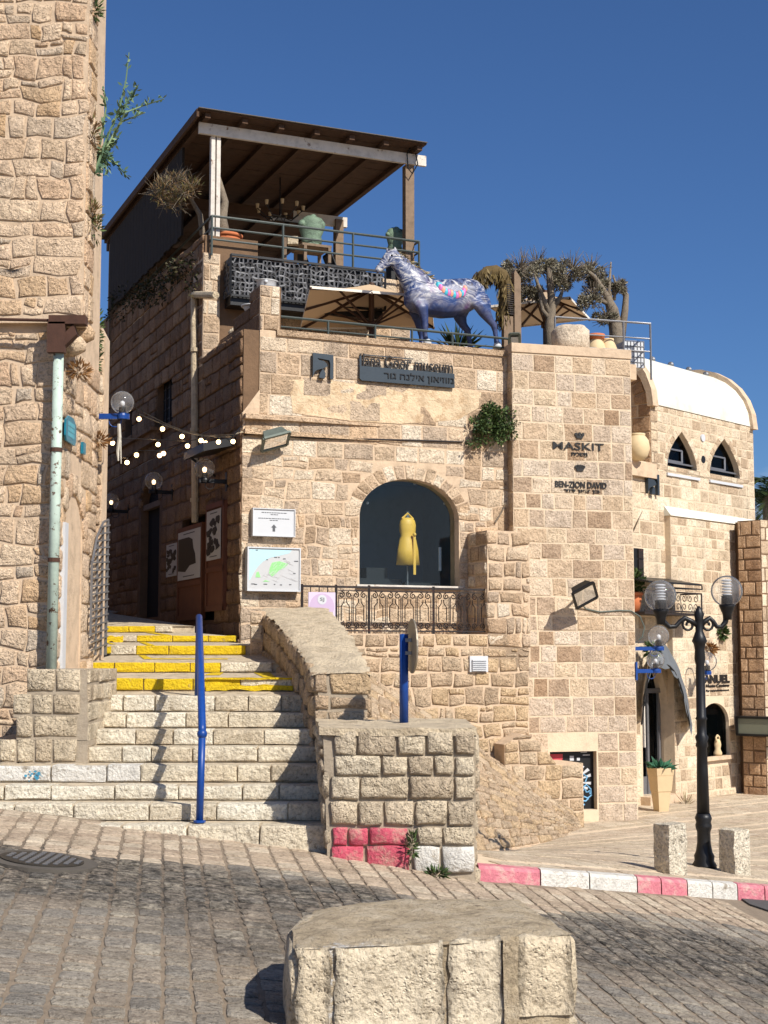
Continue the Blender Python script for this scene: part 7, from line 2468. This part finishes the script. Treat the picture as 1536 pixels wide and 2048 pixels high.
# ---- double globe lamp post
lc = hit(1409, 1735, zP)
lp_ = thing('street_lamp', 'black cast iron street lamp with two clear globes beside the kerb', 'street lamp', lc)
k_ = lc.y / FOC
zz = lambda y: at(1400, y, lc.y).z - lc.z
part(MB().lathe(lc, [(.125, 0), (.125, .03), (.1, .07), (.105, .12), (.085, .16), (.07, .25), (.068, .36), (.082, .4), (.085, .43), (.075, .46), (.088, .5), (.07, .55)], 18), 'base', M_black, lp_, True)
part(MB().lathe(lc, [(.066, .54), (.058, 1.0), (.052, 1.22), (.066, 1.24), (.056, 1.28), (.07, 1.33), (.05, 1.36), (.05, 1.5), (.062, 1.52), (.05, 1.54), (.047, 2.0), (.044, zz(1330)), (.058, zz(1318)), (.052, zz(1300)), (.062, zz(1288)), (.08, zz(1282)), (.06, zz(1272)), (.04, zz(1262)), (.042, zz(1240)), (.055, zz(1228)), (.03, zz(1218)), (.01, zz(1212))], 18), 'shaft', M_black, lp_, True)
AX = Vector((1, .1, 0)).normalized()
xa = (1388, 1320, 1454)
for sg_, xg, yg in ((-1, 1319, 1192), (1, 1455, 1182)):
    gx = at(xg, yg, lc.y)
    hx = gx.x - lc.x
    hx = abs(hx)
    L_ = lambda f_, y: Vector((lc.x, lc.y, lc.z)) + AX * sg_ * hx * f_ + Z * zz(y)
    dy = (yg - 1187)
    part(MB().tube([L_(.05, 1250), L_(.22, 1242), L_(.38, 1236), L_(.5, 1243), L_(.62, 1253), L_(.78, 1254), L_(.92, 1245), L_(1.0, 1228 + dy), L_(1.0, 1222 + dy)], [.03, .028, .026, .024, .024, .026, .03, .034, .04], 8), 'arm', M_black, lp_, True)
    sp = MB()
    pts = []
    for k in range(16):
        t = k / 15
        rr_ = .075 * (1 - .75 * t)
        an = math.pi * .5 + 2 * math.pi * 1.3 * t
        c_ = L_(.28, 1250)
        pts.append(c_ + AX * sg_ * rr_ * math.cos(an) * -1 + Z * rr_ * math.sin(an))
    sp.tube(pts, .014, 6)
    part(sp, 'scroll', M_black, lp_, True)
    g0 = L_(1.0, yg)
    part(MB().lathe(g0 - Z * .3, [(.045, 0), (.05, .06), (.075, .12), (.085, .15), (.08, .16)], 16), 'cup', M_black, lp_, True)
    part(MB().ball(g0, .165, 28, 18), 'globe', G_globe, lp_, True)
    part(MB().lathe(g0 - Z * .15, [(.06, 0), (.06, .1), (.055, .1)], 14), 'lamp_holder', M_black, lp_)
    lo = MB()
    for k in range(6):
        lo.lathe(g0 + Z * (-.05 + k * .03), [(.035, 0), (.055, .01), (.055, .016), (.035, .022)], 14)
    part(lo, 'louvre', M_wht, lp_)
# ---- bollards
for i, (x, y, H_, lb) in enumerate(((1341, 1747, .46, 'rough square stone bollard left of the street lamp'), (1470, 1748, .45, 'pocked square stone bollard right of the street lamp'))):
    c = hit(x, y, zP)
    c.z -= .05
    t = thing('stone_bollard', lb, 'bollard', c, 'stone bollards at the kerb')
    m = Matrix.Rotation(rad(36), 3, 'Z')
    n = 6
    vs, fs = [], []
    K = 9
    sx, sy = .118, .1
    def face(o, a, b, na, nb):
        k0 = len(mb.v)
        vv = []
        for i_ in range(na + 1):
            for j_ in range(nb + 1):
                p = o + a * i_ / na + b * j_ / nb
                vv.append(p)
        mb.add(vv, [(i_ * (nb + 1) + j_, (i_ + 1) * (nb + 1) + j_, (i_ + 1) * (nb + 1) + j_ + 1, i_ * (nb + 1) + j_ + 1) for i_ in range(na) for j_ in range(nb)])
    mb = MB()
    X_, Yv, Zv = m @ Vector((2 * sx, 0, 0)), m @ Vector((0, 2 * sy, 0)), Vector((0, 0, H_ + .05))
    o0 = c - X_ / 2 - Yv / 2
    for o1, a, b in ((o0, X_, Zv), (o0 + X_, Yv, Zv), (o0 + X_ + Yv, -X_, Zv), (o0 + Yv, -Yv, Zv), (o0 + Zv, X_, Yv)):
        face(o1, a, b, 5, 9 if b is Zv else 5)
    mb.v = [v + noise.noise_vector(v * 8) * .012 + noise.noise_vector(v * 22) * .006 for v in mb.v]
    mt_ = stone_mat('bollard_stone_%d' % i, [(226, 212, 186), (232, 220, 196)], .3, grey=(150, 124, 92), bump=1, dist=.05, pits=.7)
    part(mb, 'block', mt_, t)
# ---- planter by the glazed door
c = RF.P(1322, 1600, .75)
c.z = zP(c.x, c.y)
pt = thing('tapered_planter', 'tall tapered stone planter with a leafy plant at the glazed door', 'planter', c)
z0, z1 = c.z, at(1322, 1535, c.y).z
mb = MB()
m = Matrix.Rotation(rad(20), 3, 'Z')
def sq(r, z_):
    return [Vector((c.x, c.y, 0)) + m @ Vector((x * r, y * r, 0)) + Z * z_ for x, y in ((-1, -1), (1, -1), (1, 1), (-1, 1))]
rings = [sq(.085, z0), sq(.115, z0 + (z1 - z0) * .45), sq(.125, z0 + (z1 - z0) * .47), sq(.148, z0 + (z1 - z0) * .82), sq(.153, z0 + (z1 - z0) * .84), sq(.162, z1)]
mb.add([p for r in rings for p in r], [(i * 4 + k, i * 4 + (k + 1) % 4, (i + 1) * 4 + (k + 1) % 4, (i + 1) * 4 + k) for i in range(5) for k in range(4)])
part(mb, 'pot', plain('buff_planter', (198, 174, 136), .8, var=.25, scale=4, bump=.2), pt)
part(MB().add(sq(.15, z1 - .03), [(0, 1, 2, 3)]), 'soil', M_dark, pt)
mb = MB()
for k in range(60):
    d = rv()
    leaf(mb, Vector((c.x, c.y, z1)) + Vector((d.x * .15, d.y * .15, 0)), Vector((d.x, d.y, abs(d.z) * .8)), R.uniform(.1, .22), .06)
part(mb, 'leaves', leafmat('planter_leaves', (30, 70, 50), (48, 96, 70), (70, 120, 90)), pt)
# ---- graffiti door at the tower foot
GD = Frame(TF.to(0, 0, -.12), 16)
gdn = thing('graffiti_hatch', 'black steel hatch sprayed with white rays and a blue scribble at the tower foot', 'hatch', TF.to(ga[0], ga[1], -.12))
part(MB().fbox(GD, ga[0], gb[0], ga[1], gb[1], -.05, 0), 'door', M_black, gdn)
W, H = gb[0] - ga[0], gb[1] - ga[1]
U = lambda x, y: (ga[0] + W * (x - 1101) / 92, gb[1] - H * (y - 1502) / 120)
mb = MB()
cx_, cy_ = 1150, 1566
for an, l in ((-20, 40), (-38, 42), (-56, 40), (-74, 36), (-92, 30), (-110, 30), (-128, 34), (-146, 40), (-162, 44), (5, 38), (25, 34)):
    a1, a2 = rad(an - 4.5), rad(an + 4.5)
    pts = [(cx_ + 10 * math.cos(rad(an)), cy_ + 10 * math.sin(rad(an))), (cx_ + l * math.cos(a1), cy_ + l * math.sin(a1)), (cx_ + l * math.cos(a2), cy_ + l * math.sin(a2))]
    pts = [(min(1191, max(1103, x)), max(1520, y)) for x, y in pts]
    mb.fprism(GD, [U(*p) for p in pts], 0, .003)
part(mb, 'white_rays', M_wht, gdn)
mb = MB()
for loop in (((1168, 1560), (1172, 1550), (1180, 1556), (1176, 1566)), ((1166, 1582), (1178, 1572), (1187, 1582), (1188, 1594), (1180, 1600), (1172, 1596)), ((1170, 1586), (1174, 1580), (1178, 1588)), ((1180, 1588), (1184, 1584), (1185, 1592)), ((1166, 1604), (1176, 1606), (1182, 1600)), ((1168, 1616), (1174, 1612))):
    mb.tube([GD.to(*U(*p), .004) for p in loop], .012, 5)
part(mb, 'blue_scribble', M_cyan, gdn)
mb = MB()
mb.fprism(GD, [U(*p) for p in reversed(((1105, 1508), (1132, 1508), (1132, 1518), (1126, 1527), (1110, 1528), (1103, 1520)))], 0, .004)
part(mb, 'torn_sticker', M_red, gdn)
mb = MB()
for q in ((1146, 1512, 1154, 1522), (1160, 1516, 1166, 1522), (1168, 1504, 1180, 1506), (1172, 1510, 1186, 1512), (1104, 1530, 1118, 1534), (1120, 1524, 1130, 1530), (1136, 1526, 1140, 1530)):
    a, b = U(q[0], q[3]), U(q[2], q[1])
    mb.fbox(GD, a[0], b[0], a[1], b[1], 0, .003)
part(mb, 'white_stickers', M_wht, gdn, stuff=True)
# ---- right building: jar, balcony, awning, light box
c = RF.P(1276, 918, .15)
c.z = RF.px(1276, 921, .15)[1]
part(MB().fbox(RF, -.6, ul, c.z - .25, c.z - .0, -.9, .1), 'jar_shelf', M_mort, rb)
t = pot('cream_jar', 'tall cream storage jar on the ledge right of the tower', c, [(.1, 0), (.17, .08), (.21, .2), (.19, .34), (.13, .42), (.12, .44)], M_yjar, 'jar')
sh = thing('window_shutter', 'dark open window shutter just right of the tower above the balcony', 'shutter', RF.P(1277, 1150, .1))
a, b = RF.px(1270, 1160, .1), RF.px(1284, 1098, .1)
part(MB().fbox(RF, a[0] - .1, b[0], a[1], b[1], .08, .13), 'panel', M_black, sh)
for k in range(3):
    v = a[1] + (b[1] - a[1]) * (k + .5) / 3
    part(MB().fbox(RF, a[0] + .05, b[0] - .04, v - .08, v + .08, .13, .15), 'inset', M_rust, sh)
bk_ = thing('iron_balcony', 'wrought iron balcony with scrolls and a thin awning behind the lamp globes', 'balcony', RF.P(1370, 1235, .1))
u0, u1 = RF.px(1284, 1200, .5)[0], RF.px(1398, 1200, .5)[0]
z0, z1 = RF.px(1380, 1226, .6)[1], RF.px(1380, 1186, .6)[1]
part(MB().fbox(RF, u0, u1, z0 - .04, z0, 0, .55), 'floor', M_rust, bk_)
part(MB().bar(RF.to(u0, z1, .55), RF.to(u1, z1, .55), .025).bar(RF.to(u0, z0 + .02, .55), RF.to(u1, z0 + .02, .55), .025).bar(RF.to(u1, z0, .55), RF.to(u1, z1, .55), .025).bar(RF.to(u1, z1, .55), RF.to(u1, z1, .0), .025), 'frame', M_rust, bk_)
BFm = Frame(RF.to(0, 0, .55), 47)
st = .19
n = int((u1 - u0) / st)
for k in range(n):
    for j in range(2):
        mb = MB()
        uu, vv_ = u0 + st * (k + .5), z0 + (z1 - z0) * (.28 + .46 * j)
        spiral(mb, (uu, vv_), .085, 1 if k % 2 else -1, BFm, 1.3, .008, 1 if j else -1)
        part(mb, 'scroll', M_rust, bk_)
zc_ = RF.px(1404, 1172, .7)[1]
uaw = RF.px(1404, 1180, .7)[0]
part(MB().box(RF.to(u0 - .1, zc_ + .12, .02), RF.ex * (uaw - u0 + .1), RF.n * .68 - Z * .12, Z * .03), 'awning', M_black, bk_)
part(MB().bar(RF.to(uaw, zc_ - .06, .7), RF.to(uaw, zc_ + .0, .7), .02).bar(RF.to(u0, zc_ - .06, .7), RF.to(uaw, zc_ - .06, .7), .02).bar(RF.to(uaw, zc_ - .06, .7), RF.to(uaw, zc_ - .02, .02), .02), 'awning_frame', M_black, bk_)
c = RF.to(u0 + .05, z0, .3)
t = pot('orange_flowerpot', 'orange flowerpot with a green plant on the iron balcony beside the tower', c, [(.1, 0), (.13, .15), (.15, .3)], M_terra)
mb = MB()
clump(mb, c + Z * .48, (.16, .14, .2), 220, .12, .05, .5)
part(mb, 'leaves', L_caper, t)
# draped awning over the pointed doorway
aw = thing('draped_awning', 'pointed grey cloth awning draped over the glazed doorway', 'awning', RF.P(1325, 1300, .3))
def cloth(outer, hem):
    m = MB()
    n = len(outer)
    vs = []
    for i, ((x, y), (x2, y2)) in enumerate(zip(outer, hem)):
        a_, b_ = RF.P(x, y, .03), RF.P(x2, y2, .42)
        for k in range(4):
            t = k / 3
            vs.append(a_.lerp(b_, t) + Z * (.06 * math.sin(math.pi * t)) + RF.n * (.03 * math.sin(i * 2.2)) * t)
        vs.append(b_ + Z * (-.09 if i % 2 else -.03))
    m.add(vs, [(i * 5 + k, (i + 1) * 5 + k, (i + 1) * 5 + k + 1, i * 5 + k + 1) for i in range(n - 1) for k in range(4)])
    return m
O1 = [(1326, 1283), (1334, 1293), (1343, 1306), (1352, 1322), (1360, 1340), (1367, 1360), (1373, 1382), (1378, 1405), (1382, 1430), (1385, 1455)]
H1 = [(1318, 1330), (1330, 1328), (1340, 1333), (1348, 1342), (1355, 1354), (1361, 1370), (1367, 1390), (1372, 1412), (1377, 1434), (1382, 1462)]
O2 = [(1326, 1283), (1317, 1291), (1309, 1302), (1302, 1318), (1297, 1336), (1293, 1358), (1290, 1384), (1288, 1412), (1286, 1440)]
H2 = [(1318, 1330), (1310, 1332), (1303, 1338), (1298, 1350), (1294, 1366), (1291, 1384), (1288, 1404), (1286, 1426), (1284, 1448)]
part(cloth(O1, H1), 'cloth', M_shade, aw, True)
part(cloth(O2, H2), 'cloth', M_shade, aw, True)
part(MB().tube([RF.P(1326, 1283, .03), RF.P(1318, 1330, .42)], .02, 6), 'ridge_pole', M_black, aw)
for q in (H1, H2):
    part(MB().tube([RF.P(x, y, .42) for x, y in q], .014, 5), 'hem_rod', M_black, aw)
# figurine in the small arched window
c = RF.to(sw[0] + .06, sw[2], .13)
fg = thing('window_figurine', 'small pale figurine standing in the arched window at the lower right', 'figurine', c)
part(MB().lathe(c, [(.07, 0), (.08, .05), (.05, .12), (.065, .2), (.05, .27), (.025, .3)], 12, 1, .7), 'torso', M_clay, fg, True)
part(MB().tube([c + Z * .25 + RF.ex * -.05, c + Z * .33 + RF.ex * -.05, c + Z * .37], .018, 6).tube([c + Z * .25 + RF.ex * .05, c + Z * .33 + RF.ex * .06, c + Z * .36 + RF.ex * .01], .018, 6), 'raised_arms', M_clay, fg, True)
lbx = thing('display_case', 'wall-mounted glass display case at the right edge of the photo', 'display case', FB.P(1505, 1450, .1))
a, b = FB.px(1485, 1468, .1), FB.px(1560, 1436, .1)
part(MB().fbox(FB, a[0], b[0] + .1, a[1], b[1], .0, .3), 'case', plain('olive_glass_case', (120, 124, 108), .2, var=.1), lbx)
for v in (a[1], b[1]):
    part(MB().fbox(FB, a[0] - .02, b[0] + .12, v - .02, v + .02, -.02, .32), 'frame_bar', M_black, lbx)
part(MB().fbox(FB, a[0] - .03, a[0] + .02, a[1], b[1], -.02, .32), 'frame_bar', M_black, lbx)
# sundry: dry sapling scars and sticks
for pts, lb in (([RF.P(1266, 1062, .05), RF.P(1276, 1040, .2), RF.P(1285, 1022, .25)], 'bare stick poking out of the wall right of the tower'), ([MU.P(990, 1045, .03), MU.P(1003, 1025, .05), MU.P(1014, 1000, .05)], 'thin dead branch on the facade beside the tower')):
    solo(MB().tube(pts, [.016, .011, .004], 5), 'dead_branch', M_bark, lb, 'branch', pts[0])
bpy.context.view_layer.update()
